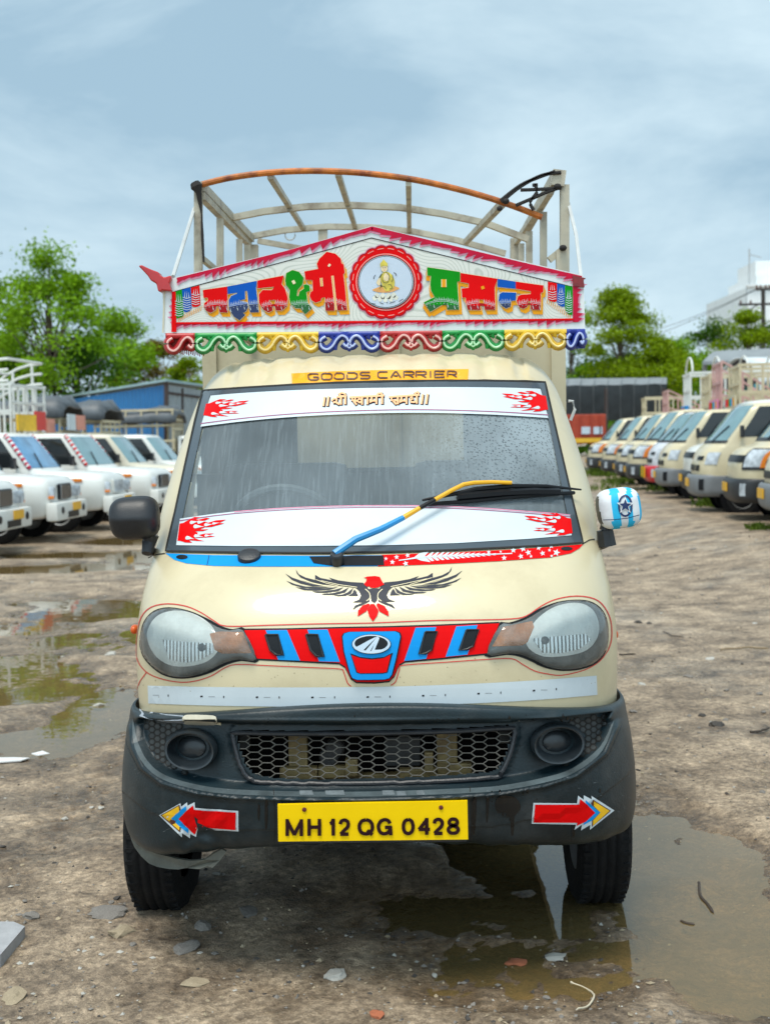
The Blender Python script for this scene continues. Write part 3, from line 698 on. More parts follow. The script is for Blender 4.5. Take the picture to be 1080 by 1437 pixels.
# dented, torn left corner and scuffs
for i, v in enumerate(bv):
    u, w = uvb[i]
    if abs(v.y) < .8 and v.y < .6: v.y += float(push[i])
    g = math.exp(-((u - 290) / 38) ** 2 - ((w - 1165) / 26) ** 2)
    v.y += .028 * g * (noise.noise(Vector((u * .05, w * .05, 1))) + .35); v.z -= .012 * g
    g2 = math.exp(-((u - 220) / 50) ** 2 - ((w - 1185) / 25) ** 2); v.z -= .022 * g2
    if w > 1150: v.z += .006 * noise.noise(Vector((u * .04, 0, 3)))
fcb = np.array([uvb[list(f)].mean(0) for f in bf]); inh = sdf_poly(HOLE, fcb[:, 0], fcb[:, 1]) < -1.0
frontb = np.array([bv[f[0]].y < .45 for f in bf])
BUMPM = mat('faded bumper plastic', (.006, .0155, .0205), .42, .5, 3, bump=.12, bs=160, spec=.42, dirt=(.07, .075, .075), dirt_amt=.45, dirt_scale=5)
bumper = mesh_obj('bumper', bv, [f for f, h, q in zip(bf, inh, frontb) if not (h and q)], BUMPM, truck, smooth=True, auto=60)
S_BUMP = Surf(BVHTree.FromPolygons([TM @ v for v in bv], bf), back=3.7)
# grille opening: rim, wire mesh, what shows behind
mb = MB(); hp = smooth_line(HOLE, 3, True); rim = [TI @ S_BUMP.hit(x, y, .003) for x, y in resample(hp, 6)]; mb.tube(rim + [rim[0]], .0065, 8); gr = mb.obj('grille', PLASTIC, truck, True)
mb = MB()
S_IN = Surf(BVHTree.FromPolygons([TM @ (v + Vector((0, .004, 0))) for v in bv], bf), back=3.3)
hx, hy = 14.0, 8.1; seg = set()
def hexpt(i, j, k):
    cx = 322 + i * hx * 1.5 * .667 * 1.25; cy = 1018 + j * hy * 1.25 + (i % 2) * hy * .625 - (cx - 523) * .013
    a = [(-.62, 0), (-.28, -.5), (.28, -.5), (.62, 0), (.28, .5), (-.28, .5)][k]; return (cx + a[0] * hx * 1.36, cy + a[1] * hy * 1.25)
for i in range(0, 32):
    for j in range(0, 10):
        for k in range(6):
            a, b = hexpt(i, j, k), hexpt(i, j, (k + 1) % 6)
            mid = ((a[0] + b[0]) / 2, (a[1] + b[1]) / 2); key = (round(mid[0]), round(mid[1]))
            if key in seg or not (inside(hp, *a) and inside(hp, *b)): continue
            seg.add(key)
            mb.tube([TI @ S_IN.hit(*a, 0), TI @ S_IN.hit(*b, 0)], .0016, 5, cap=False)
mb.obj('wire_mesh', mat('dusty wire', (.085, .078, .066), .6, .3, 30), gr)
mb = MB(); c0 = tl(523, 1062, 3.42); mb.box(c0 + Vector((0, .12, 0)), (.86, .03, .24)); mb.obj('grille_backing', DARK, gr)
RUST = mat('ochre crossmember paint', (.22, .155, .06), .6, .4, 20, dirt=(.09, .035, .015), dirt_amt=.8, dirt_scale=14)
mb = MB()
def slab(u0, v0, u1, v1, D, th=.03):
    a, b = tl(u0, v0, D), tl(u1, v1, D); mb.box(((a + b) / 2) + Vector((0, th / 2, 0)), (abs(b.x - a.x), th, abs(a.z - b.z)), bev=.004)
for q in [(404, 1030, 432, 1092, 3.37), (392, 1078, 445, 1094, 3.35), (446, 1076, 500, 1092, 3.36), (484, 1066, 502, 1090, 3.34), (560, 1080, 612, 1092, 3.36), (595, 1056, 608, 1085, 3.33), (612, 1028, 642, 1090, 3.37), (630, 1072, 662, 1090, 3.35), (440, 1088, 600, 1094, 3.38)]: slab(*q)
mb.obj('crossmember', RUST, gr)
CAST = mat('grey casting', (.035, .032, .03), .6, .3, 20)
for u, v in ((470, 1048), (462, 1060)):
    mb = MB(); dome(mb, tl(u, v, 3.40), Vector((0, -1, 0)), Vector((1, 0, 0)), .028, .03); mb.obj('horn', CAST, gr)
for q in [(540, 1035, 590, 1075, 3.40), (335, 1032, 350, 1052, 3.38), (700, 1026, 716, 1044, 3.38)]:
    mb = MB(); slab(*q); mb.obj('mounting_block', CAST, gr)
# fog lamp pockets
for cx, cy, rx, ry, tilt in ((265.5, 1055, 34, 26, .10), (784.5, 1046.5, 35, 26, -.12)):
    def ep(k, a, off):
        x, y = rx * k * cos(a), ry * k * sin(a); return TI @ (S_BUMP0.hit(cx + x * cos(tilt) - y * sin(tilt), cy + x * sin(tilt) + y * cos(tilt)) + Vector((0, off, 0)))
    prof = [(1.10, .042), (1.06, .012), (1.0, .002), (.93, .004), (.86, .026), (.74, .050), (.62, .060), (.60, .052), (.55, .048), (.30, .044), (.02, .042)]
    vs = []; n = 48
    for k, off in prof: vs += [ep(k if k > .8 else k, 2 * pi * j / n, off) for j in range(n)]
    fs = [(i * n + j, i * n + (j + 1) % n, (i + 1) * n + (j + 1) % n, (i + 1) * n + j) for i in range(len(prof) - 1) for j in range(n)] + [tuple((len(prof) - 1) * n + j for j in range(n))]
    mesh_obj('fog_lamp_pocket', vs, fs, mat('pocket plastic', (.012, .017, .021), .36, .25, 10, spec=.6), bumper, smooth=True, auto=50)
# honeycomb relief beside the pockets
for zone in ([(203, 1013), (250, 1017), (262, 1026), (240, 1030), (230, 1045), (232, 1062), (250, 1080), (275, 1088), (240, 1081), (216, 1058)], [(790, 1012), (850, 1003), (846, 1030), (832, 1050), (800, 1070), (775, 1076), (808, 1066), (822, 1050), (820, 1032), (806, 1020)]):
    hd = Decal(S_BUMP, step=20)
    for i in range(12):
        for j in range(14):
            cx = min(p[0] for p in zone) - 4 + i * 7.6; cy = 998 + j * 8.6 + (i % 2) * 4.3
            if not inside(zone, cx, cy): continue
            hd.stroke([(cx + 4.6 * cos(k * pi / 3), cy + 4.4 * sin(k * pi / 3)) for k in range(6)], 1.5, HOODGAP, 1, closed=True)
            hd.poly([(cx + 3.6 * cos(k * pi / 3), cy + 3.4 * sin(k * pi / 3)) for k in range(6)], mat('worn honeycomb', (.034, .038, .038), .6, .4, 40), 2)
    hd.obj('honeycomb_panel', bumper, TI)
# reflective tape, old glue patch, bolts
tp = Decal(S_BUMP, step=10); zt = zoom(185, 965, 6.75)
tp.poly(zt([(76, 205), (200, 238), (330, 258), (490, 268), (498, 340), (340, 328), (200, 300), (80, 272)]), mat('worn reflective tape', (.30, .33, .37), .5, .2, 40), 2)
tp.poly(smooth_line(zt([(498, 275), (560, 264), (770, 268), (806, 290), (808, 330), (780, 355), (560, 352), (500, 340), (486, 305)]), 3, True), mat('old glue patch', (.50, .46, .36), .6, .1, 40), 4)
tp.obj('reflective_tape', bumper, TI)
for u, v in ((212.5, 994.5), (825.5, 985), (857, 979.5)):
    mb = MB(); p = TI @ S_BUMP.hit(u, v); nrm = (TI @ S_BUMP.hit(u, v, .02) - p).normalized(); ux = nrm.cross(Vector((0, 0, 1))).normalized()
    dome(mb, p, nrm, ux, .0065, .004, n=14); mb.obj('bolt', STEEL, bumper, True)
hl = Decal(S_BUMP, step=5); chain = smooth_line(REC[:14], 4); A_, B_ = [], []
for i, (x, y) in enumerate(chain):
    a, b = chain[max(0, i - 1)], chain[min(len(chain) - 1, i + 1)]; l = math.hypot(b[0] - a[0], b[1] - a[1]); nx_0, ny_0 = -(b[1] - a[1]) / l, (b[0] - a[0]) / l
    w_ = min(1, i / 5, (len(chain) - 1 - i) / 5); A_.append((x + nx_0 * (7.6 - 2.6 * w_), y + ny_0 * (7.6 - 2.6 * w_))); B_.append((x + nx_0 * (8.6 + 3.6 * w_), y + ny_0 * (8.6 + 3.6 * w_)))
hl.poly(A_ + B_[::-1], mat('ledge highlight plastic', (.062, .080, .086), .45, .45, 9, bump=.1, bs=160), .2); hl.obj('ledge_highlight', bumper, TI)  # sky highlight on the ledge painted in as a band of paler, faded plastic
st = Decal(S_BUMP, step=8); WET = mat('wet tar stain', (.003, .004, .005), .22, .3); SCUFF = mat('pale scuff', (.12, .14, .15), .6, .3, 40)
for p in [[(694, 1128), (700, 1117), (712, 1116), (724, 1120), (730, 1132), (724, 1142), (716, 1148), (708, 1140), (698, 1140)], [(716, 1140), (721, 1140), (720, 1168), (717, 1170)], [(682, 1118), (686, 1118), (684, 1150), (682, 1152)], [(802, 1160), (804, 1130), (806, 1162), (804, 1176)], [(662, 1124), (668, 1122), (666, 1166), (662, 1166)], [(372, 1126), (376, 1126), (375, 1160), (372, 1160)], [(362, 1130), (365, 1130), (364, 1150), (362, 1148)]]: st.poly(smooth_line(p, 3, True), WET, 1)
rs_ = random.Random(4)
for i in range(34):
    u, v = rs_.uniform(640, 850), rs_.uniform(1105, 1165)
    if i % 2: u, v = rs_.uniform(250, 850), rs_.uniform(1003, 1012)
    r_ = rs_.uniform(.6, 1.6); st.ell(u, v, r_, r_ * rs_.uniform(.8, 2.2), WET, 1, 8)
st.stroke([(384, 1108), (386, 1150), (385, 1180)], 1.1, HOODGAP, 1); st.stroke([(659, 1104), (661, 1150), (660, 1180)], 1.1, HOODGAP, 1); st.stroke([(802, 1160), (801, 1180)], 1.0, HOODGAP, 1)
st.obj('tar_stain', bumper, TI)
sc = Decal(S_BUMP, step=8)
for i in range(46):
    u, v = rs_.choice([(rs_.uniform(180, 330), rs_.uniform(1060, 1180)), (rs_.uniform(780, 882), rs_.uniform(1050, 1160)), (rs_.uniform(330, 700), rs_.uniform(1108, 1124))]); l = rs_.uniform(1, 7); a_ = rs_.uniform(-.5, .5)
    sc.stroke([(u, v), (u + l * cos(a_), v + l * sin(a_))], rs_.uniform(.4, 1.1), SCUFF, 1, taper=True)
for q in [(430, 1113, 10), (470, 1113, 14), (545, 1113, 9), (563, 1114, 7), (590, 1113, 6)]: sc.poly([(q[0] - q[2], q[1] - 3), (q[0] + q[2] - 2, q[1] - 3.4), (q[0] + q[2], q[1] + 3), (q[0] - q[2] + 1, q[1] + 3)], SCUFF, 1)
sc.obj('scuff_mark', bumper, TI)
md0 = Decal(S_CAB, step=8); SPL = mat('dried mud splash', (.25, .19, .12), .85, .2)
for i in range(130):
    u, v = rs_.uniform(200, 850), 985 - abs(rs_.gauss(0, 45)); 
    if v < 800 or 195 < 0: continue
    r_ = rs_.uniform(.25, .7); md0.ell(u, v, r_, r_ * rs_.uniform(.8, 1.6), SPL, .6, 7)
md0.obj('mud_splash', cab, TI)
# grey inner flap hanging below the torn corner
mb = MB(); fl = zoom(150, 1100, 5.4)([(165, 345), (200, 400), (240, 430), (330, 462), (420, 490), (530, 520), (640, 535), (740, 528), (800, 480), (870, 450), (905, 465), (860, 530), (800, 590), (760, 575), (700, 598), (600, 590), (540, 600), (470, 597), (380, 580), (320, 555), (260, 500), (210, 440), (185, 400)])
vs = [TI @ P(x, y + 9 * min(1, max(0, (y - 1165) / 20)), 3.30 + .28 * max(0, (300 - x) / 120) ** 1.6) for x, y in fl]; mb.prism(vs, (0, .012, 0)); mb.obj('torn_liner', mat('muddy liner', (.10, .10, .082), .7, .35, 15, dirt=(.03, .03, .028), dirt_amt=.6, dirt_scale=8), bumper)
# number plate
pm = MB(); PQ = [(389.5, 1129.5), (655.5, 1124), (656.5, 1178), (390.5, 1181)]
pc4 = [tl(x, y, 3.172) for x, y in PQ]; pm.prism(pc4, (0, .012, 0)); plate = pm.obj('number_plate', YELLOW, truck)
pd = Decal(Surf(D=3.170), step=9999)
zq = zoom(380, 1110, 3.724)
PLATE = {'M': (78, 168, [[(0, 1), (0, 0)], [(0, .02), (.5, 1)], [(.5, 1), (1, .02)], [(1, 0), (1, 1)]]), 'H': (192, 262, [[(0, 0), (0, 1)], [(1, 0), (1, 1)], [(0, .48), (1, .48)]]), '1': (300, 334, [[(1, 0), (1, 1)], [(0, .24), (.5, .2), (.95, .0)]]),
 '2': (354, 414, [[(.02, .30), (.12, .1), (.5, 0), (.86, .1), (.97, .3), (.84, .52), (.4, .78), (.06, 1)], [(0, 1), (1, 1)]]), 'Q': (454, 538, [[(.5, 0), (.8, .08), (.97, .3), (1, .5), (.97, .7), (.8, .92), (.5, 1), (.2, .92), (.03, .7), (0, .5), (.03, .3), (.2, .08), (.5, 0)], [(.6, .74), (1, 1.06)]]),
 'G': (554, 634, [[(.94, .28), (.8, .08), (.52, 0), (.2, .1), (.02, .35), (0, .6), (.16, .9), (.5, 1), (.82, .88), (.97, .6)], [(.55, .54), (1, .54)], [(.97, .54), (1, 1)]]), '0': (684, 750, [[(.5, 0), (.82, .1), (.98, .35), (.98, .65), (.82, .9), (.5, 1), (.18, .9), (.02, .65), (.02, .35), (.18, .1), (.5, 0)]]),
 '4': (766, 834, [[(.76, 1), (.76, 0)], [(.76, .02), (0, .7)], [(0, .7), (1.05, .7)]]), '2b': (844, 904, None), '8': (918, 986, [[(.5, .46), (.16, .36), (.1, .18), (.28, .02), (.5, 0), (.72, .02), (.9, .18), (.84, .36), (.5, .46), (.1, .6), (0, .78), (.2, .96), (.5, 1), (.8, .96), (1, .78), (.9, .6), (.5, .46)]])}
for k, (ch, (xa, xb, sts)) in enumerate(PLATE.items()):
    for q, st in enumerate(sts or PLATE['2'][2]):
        st = smooth_line(st, 4) if len(st) > 4 else st
        def pm_(p):
            x = xa + 8 + p[0] * (xb - xa - 16); return (x, 153.5 + (227 - 153.5) * p[1] - (x - 78) * .0082)
        ends = [pm_(p) for p in st]
        if len(ends) == 2 and ch in 'MH1G4':
            a, b = ends; l = math.hypot(b[0] - a[0], b[1] - a[1]); e_ = 7.5 if abs(b[0] - a[0]) < 14 else 2; dx, dy = (b[0] - a[0]) / l * e_, (b[1] - a[1]) / l * e_; ends = [(a[0] - dx, a[1] - dy), (b[0] + dx, b[1] + dy)]
        pd.stroke(zq(ends), 5.0, MAROON, 1 + q)
pd.obj('plate_number', plate, TI)
for u, v in ((427, 1136), (618.5, 1133)):
    mb = MB(); dome(mb, tl(u, v, 3.172), Vector((0, -1, 0)), Vector((1, 0, 0)), .006, .004, n=14); mb.obj('rivet', mat('red rivet', (.10, .01, .01), .5), plate, True)
mb = MB(); c0 = tl(523, 1155, 3.196); mb.box(c0, (.50, .02, .10)); mb.obj('plate_bracket', PLASTIC, bumper)
# arrow stickers
def arrow(name, pts_w, red, blu, yel, brown, scr=None):
    a = Decal(S_BUMP, step=8); a.poly(pts_w, WHITE, 2)
    a.poly(brown, mat('brown outline', (.10, .025, .01), .45), 3); a.poly(red, RED, 5); a.poly(blu, SKYBLUE, 4); a.poly(yel, mat('amber arrow', (.80, .45, .01), .4), 4)
    if scr: a.poly(scr, BUMPM, 6)
    a.obj(name, bumper, TI)
zr = zoom(720, 960, 5.988); zl = zoom(150, 1100, 5.4)
arrow('arrow_sticker', zr([(165, 995), (530, 1000), (538, 935), (585, 970), (585, 932), (652, 968), (650, 938), (842, 1060), (636, 1222), (640, 1180), (562, 1226), (572, 1178), (508, 1222), (522, 1178), (150, 1170)]),
      zr([(178, 1008), (545, 1010), (552, 962), (600, 1000), (678, 1078), (600, 1150), (525, 1185), (530, 1160), (166, 1158)]), zr([(600, 972), (720, 1076), (655, 1140), (580, 1180), (588, 1150), (675, 1078), (600, 1004)]),
      zr([(668, 982), (798, 1062), (660, 1185), (662, 1140), (722, 1076), (666, 1020)]), zr([(664, 970), (812, 1062), (652, 1196), (655, 1140), (640, 1150), (690, 1070), (645, 1000)]))
arrow('arrow_sticker', zl([(400, 236), (562, 145), (566, 172), (612, 138), (616, 164), (668, 136), (672, 180), (998, 202), (998, 355), (690, 340), (680, 400), (634, 375), (634, 410), (572, 370), (570, 402)]),
      zl([(550, 262), (610, 200), (658, 160), (664, 192), (980, 212), (978, 345), (690, 318), (684, 350), (672, 380), (618, 330)]), zl([(492, 258), (548, 205), (605, 165), (608, 196), (548, 260), (622, 335), (618, 370), (560, 325)]),
      zl([(425, 236), (550, 165), (556, 205), (492, 258), (556, 322), (555, 350)]), zl([(412, 236), (556, 154), (566, 205), (510, 258), (566, 322), (558, 364)]),
      zl([(668, 240), (692, 262), (690, 290), (730, 308), (830, 345), (800, 352), (720, 345), (700, 350), (690, 330), (676, 280)]))

# ---- mirrors
def squircle(c, d, M3=None, n=28, k=5.0):
    vs = []; fs = []
    for i in range(n + 1):
        th = pi * i / n
        for j in range(2 * n):
            ph = 2 * pi * j / (2 * n); x, y, z = sin(th) * cos(ph), sin(th) * sin(ph), cos(th)
            L = (abs(x) ** k + abs(y) ** k + abs(z) ** k) ** (1 / k); p = Vector((x / L * d[0] / 2, y / L * d[1] / 2, z / L * d[2] / 2))
            vs.append((M3 @ p if M3 else p) + Vector(c))
    for i in range(n):
        for j in range(2 * n): fs.append((i * 2 * n + j, (i + 1) * 2 * n + j, (i + 1) * 2 * n + (j + 1) % (2 * n), i * 2 * n + (j + 1) % (2 * n)))
    return vs, fs
PXM = 3.72 / FPX
vs, fs = squircle(tl(189, 727, 3.74), (68 * PXM, .13, 61 * PXM), Matrix.Rotation(radians(-3), 3, 'Y'), k=3.6)
for v in vs:
    if v.y < tl(189, 727, 3.74).y: v.y += .02 * abs(v.z - tl(189, 727, 3.74).z) / .06
ml = mesh_obj('mirror', vs, fs, mat('black mirror shell', (.012, .013, .016), .42, .2, 30, bump=.12, bs=300), truck, smooth=True)
mb = MB(); mb.tube([tl(212, 750, 3.76), tl(209, 762, 3.76), tl(206, 777, 3.74)], [.026, .022, .016], 10); mb.tube([tl(207, 770, 3.76), tl(213, 773, 3.84)], .016, 8); mb.obj('mirror_arm', PLASTIC, ml, True)
mc = tl(867, 713, 3.76); vs, fs = squircle(mc, (60 * PXM, .15, 57 * PXM), Matrix.Rotation(radians(-7), 3, 'Y'), k=3.4)
mi = []
for f in fs:
    c = sum((vs[i] for i in f), Vector()) / 4; q = (c.x - mc.x) / (30 * PXM) + .12 * ((c.z - mc.z) / (28 * PXM)) - .16 * max(0, (c.z - mc.z) / (28 * PXM)) ** 3
    mi.append(2 if q < -.97 + .1 * ((c.z - mc.z) / (.06)) ** 2 else (1 if (-.52 < q < -.14 or .20 < q < .50 or .80 < q) else 0))
WHITECLOTH = mat('white stretch cloth', (.66, .68, .70), .7, .06, 30, bump=.15, bs=40); BLUECLOTH = mat('cyan stretch cloth', (.01, .42, .72), .7, .06, 30, bump=.15, bs=40)
mrr = mesh_obj('mirror', vs, fs, [WHITECLOTH, BLUECLOTH, PLASTIC], truck, mi, smooth=True); tag(mrr, 'mirror in a blue and white striped cloth cover with a star')
S_MIR = Surf(BVHTree.FromPolygons([TM @ v for v in vs], fs), back=3.7)
sd_ = Decal(S_MIR, step=6); sd_.stroke([(867 + 9.6 * 1 * cos(a) + 8.5 * 0, 709.5 + 14 * sin(a)) for a in np.linspace(0, 2 * pi, 24)[:-1]] if False else [(876.5 + 8.8 * cos(a), 710 + 14 * sin(a)) for a in np.linspace(0, 2 * pi, 25)[:-1]], 2.6, NAVY, 2, closed=True)
sd_.star(876.5, 709.5, 12.5, WHITECLOTH, 3); sd_.star(876.5, 709.5, 9.0, NAVY, 5); sd_.stroke([(846, 729.5), (862, 729), (880, 727), (896, 722.5)], .9, NAVY, 1); sd_.obj('star_print', mrr, TI)
mb = MB(); mb.tube([tl(851, 738, 3.78), tl(849, 745, 3.78)], .020, 10); mb.tube([tl(848, 744, 3.78), tl(851, 766, 3.78)], [.026, .03], 8); mb.tube([tl(850, 760, 3.79), tl(842, 764, 3.86)], .018, 8); mb.obj('mirror_arm', PLASTIC, mrr, True)
# side repeaters
for u, v, D in ((189.5, 883, 3.93), (861, 890, 3.93)):
    vs, fs = squircle(tl(u, v, D), (.026, .05, .03), k=2.4, n=12); mesh_obj('side_repeater', vs, fs, mat('orange repeater', (.62, .10, .01), .3), truck, smooth=True)

# ---- wiper
wp = MB(); h = lambda u, v, o: TI @ S_CAB.hit(u, v, o)
wp.tube([h(470, 789, .03), h(500, 777, .05), h(535, 759, .05), h(566, 740.5, .045)], [.011, .0105, .0095, .008], 8, 1)
wp.tube([h(566, 740.5, .045), h(588, 727.5, .045)], [.008, .007], 8, 2)
wp.tube([h(588, 727.5, .045), h(609, 715.5, .044)], [.007, .0065], 8, 0)
wp.tube([h(609, 715.5, .044), h(632, 702, .044), h(648, 694, .044), h(662, 691.5, .044), h(685, 690.5, .044), h(712, 690.5, .042)], [.0065, .0065, .007, .007, .0065, .006], 8, 2)
wiper = wp.obj('wiper', [BLACK, mat('blue wiper arm', (.012, .24, .56), .38), mat('yellow wiper arm', (.80, .40, .01), .38)], truck, True)
mb = MB(); top_ = [(592, 711.5), (630, 704), (665, 696), (712, 691.5), (760, 691), (805, 694.5)]; botm = [(805, 697), (770, 700), (712, 704), (660, 709.5), (625, 713), (592, 713)]
mb.tube([h(x, y, .030) for x, y in top_], [.004, .006, .008, .008, .006, .003], 8); mb.tube([h(x, y, .016) for x, y in [(600, 712.5), (650, 709), (712, 702.5), (770, 698), (800, 695.5)]], .006, 6); mb.tube([h(x, y, .024) for x, y in [(640, 705), (700, 699.5), (745, 697), (778, 697)]], .012, 6)
mb.obj('wiper_blade', BLACK, wiper, True)
mb = MB(); dome(mb, TI @ S_CAB.hit(473, 790, .004), Vector((0, -.55, .83)), Vector((1, 0, 0)), .02, .03); mb.obj('wiper_pivot', PLASTIC, wiper, True)

# ---- roof sticker
rs = Decal(S_CAB, step=3.5); rs.poly([(409, 524.5), (470, 521.5), (530, 520), (600, 519), (657, 518.5), (656, 533.5), (600, 534), (530, 535), (470, 537), (410, 540)], mat('saffron sticker', (.82, .36, .006), .45, .05, 20), 2)
GLY = {'G': [[(1, .1), (.8, 0), (.2, 0), (0, .2), (0, .8), (.2, 1), (.8, 1), (1, .8), (1, .55), (.45, .55)]], 'O': [[(.2, 0), (.8, 0), (1, .2), (1, .8), (.8, 1), (.2, 1), (0, .8), (0, .2), (.2, 0)]], 'D': [[(0, 0), (.75, 0), (1, .25), (1, .75), (.75, 1), (0, 1), (0, .3)]],
       'S': [[(1, 0), (.15, 0), (0, .15), (0, .35), (.15, .5), (.85, .5), (1, .65), (1, .85), (.85, 1), (0, 1)]], 'C': [[(1, 0), (.2, 0), (0, .2), (0, .8), (.2, 1), (1, 1)]], 'A': [[(0, 1), (.42, 0), (.58, 0), (1, 1)], [(.3, .68), (.7, .68)]],
       'R': [[(0, 1), (0, 0), (.8, 0), (1, .15), (1, .4), (.8, .55), (.1, .55)], [(.5, .55), (1, 1)]], 'I': [[(.5, 0), (.5, 1)]], 'E': [[(1, 0), (0, 0), (0, 1), (1, 1)], [(0, .5), (.9, .5)]]}
x = 433.5
for word in ('GOODS', 'CARRIER'):
    for ch in word:
        w = 3 if ch == 'I' else 13.5
        b = curve_v([(409, 525), (530, 521.5), (657, 520)], x)
        for st in GLY[ch]: rs.stroke([(x + p[0] * w, b + 1.6 + p[1] * 8.6) for p in st], 1.9, mat('brown lettering', (.085, .035, .03), .5, .5, 40), 6)
        x += w + 4.4
    x += 7.5
rs.obj('roof_sticker', cab, TI)

# ---- load body behind the cab
BODY = mat('load body paint', (.56, .50, .34), .5, .10, 3, dirt=(.22, .17, .10), dirt_amt=.5, dirt_scale=3)
a, b = tl(280, 400, 4.78), tl(793, 558, 4.78)
load = MB(); w0, w1, zt_, zb_ = a.x, b.x, a.z, .72
load.box(((w0 + w1) / 2, 1.60, (zt_ + zb_) / 2), (w1 - w0, .04, zt_ - zb_)); load.box(((w0 + w1) / 2, 2.75, .70), (w1 - w0, 2.34, .06))
for x in (w0 + .02, w1 - .02): load.box((x, 2.75, 1.05), (.04, 2.26, .62))
load.box(((w0 + w1) / 2, 3.92, 1.05), (w1 - w0, .04, .62)); lb = load.obj('load_body', BODY, truck)
mb = MB()
for x in (w0 + .03, w1 - .03): mb.box((x, 1.572, (zt_ + zb_) / 2), (.055, .016, zt_ - zb_))
mb.box(((w0 + w1) / 2 + .06, 1.574, (zt_ + zb_) / 2), (.012, .012, zt_ - zb_)); mb.obj('corner_post', BODY, lb)
# rack of bent pipes over the load body
FRAME = mat('rack paint', (.44, .40, .31), .55, .2, 8, dirt=(.10, .05, .025), dirt_amt=.75, dirt_scale=7); CHAR = mat('scorched wire', (.014, .011, .010), .8, .4)
FLAMEBAR = mat('flame painted bar', (.42, .115, .010), .5, .55, 14, dirt=(.11, .007, .004), dirt_amt=1, dirt_scale=12)
D1, D2, D3 = 4.84, 5.72, 6.62
rk = MB()
def fb(pts, r=.017, m=0, n=4): rk.tube([tl(*p) for p in pts], r, n, m)
rackroot = None
fb([(327, 305.5, D2), (370, 297, D2), (430, 290, D2), (490, 288, D2), (560, 291, D2), (620, 300, D2), (680, 313, D2), (741, 336, D2)], .020)
fb([(352, 332, D3), (400, 323, D3), (460, 318, D3), (520, 319, D3), (580, 325, D3), (640, 337, D3), (709, 356, D3)], .021)
fb([(281, 262, D1), (352, 335, D3)], .026); fb([(283, 275, D1), (350, 343, D3)], .020)
fb([(379, 247, D1), (426, 321, D3)], .016); fb([(474, 243, D1), (498, 318, D3)], .016); fb([(573, 257, D1), (574, 324, D3)], .016); fb([(704, 286, D1), (652, 341, D3)], .018)
fb([(781, 246, D1), (732, 333, D3)], .026); fb([(772, 268, D1), (724, 340, D3)], .018)
for u, v0, v1, D, r in [(278.5, 256, 400, D1, .022), (309, 307, 400, 5.3, .020), (336, 336, 400, 5.9, .020), (347, 344, 400, 6.3, .022), (356, 344, 400, 6.64, .034), (453, 322, 400, 6.64, .034), (791.5, 260, 400, D1, .024), (762, 298, 400, 5.3, .02), (742, 325, 400, 5.9, .021), (731, 342, 400, 6.3, .02), (722, 335, 400, 6.64, .034)]:
    fb([(u, v0, D), (u, v1, D)], r)
fb([(784, 240, D1), (781, 262, D1)], .036); fb([(770, 365, D1 + .02), (789, 350, D1 + .02)], .018); fb([(785, 352, D1), (786, 400, D1)], .022); fb([(280, 360, D1 + .02), (302, 378, 5.0)], .014); fb([(362, 338, D3), (440, 352, 6.6)], .02)
fb([(273, 292, D1 + .02), (243, 388, 4.35)], .007, 1, 6); fb([(797, 285, D1 + .02), (808, 330, 4.6), (815, 392, 4.35)], .007, 1, 6)
rk.tube([tl(407 + 7 * cos(a), 330 + 7 * sin(a), D3) for a in np.linspace(-.3, 3.6, 12)], .004, 5, 1)
rack = rk.obj('rack', [FRAME, mat('pale strap', (.50, .51, .50), .5)], truck)
mb = MB(); mb.tube([tl(*p) for p in smooth_line([(279, 260, D1), (320, 250, D1), (370, 243, D1), (420, 240, D1), (470, 240.5, D1), (520, 244, D1), (580, 252, D1), (640, 265, D1), (690, 279, D1), (730, 293, D1), (760, 305, D1)], 3)], .0125, 10); mb.obj('bent_top_bar', FLAMEBAR, rack, True)
mb = MB(); zw = zoom(530, 220, 3)
for p in [[(515, 185), (600, 120), (680, 85), (745, 62)], [(520, 190), (600, 125), (690, 78), (770, 66)], [(580, 205), (650, 175), (720, 145), (772, 128)], [(600, 140), (660, 138), (770, 132)], [(660, 115), (668, 150), (640, 190), (655, 225)], [(650, 120), (672, 118)]]:
    mb.tube([tl(x, y, D1 - .03) for x, y in zw(smooth_line(p, 4))], .007, 6)
for x, y, r in ((538, 187, .028), (512, 218, .024), (755, 126, .03), (778, 384, .03)): 
    q = zw([(x, y)])[0]; vs, fs = squircle(tl(q[0], q[1], D1 - .03), (r, r, r * .8), k=2.2, n=8); mb.add(vs, fs)
q = [tl(u, v, D1 - .024) for u, v in ((273, 256), (276, 262), (279, 270), (283, 300), (284, 330), (286, 368))]; mb.tube(q, [.018, .024, .012, .003, .006, .004], 6)
mb.obj('scorched_wiring', CHAR, rack, True)

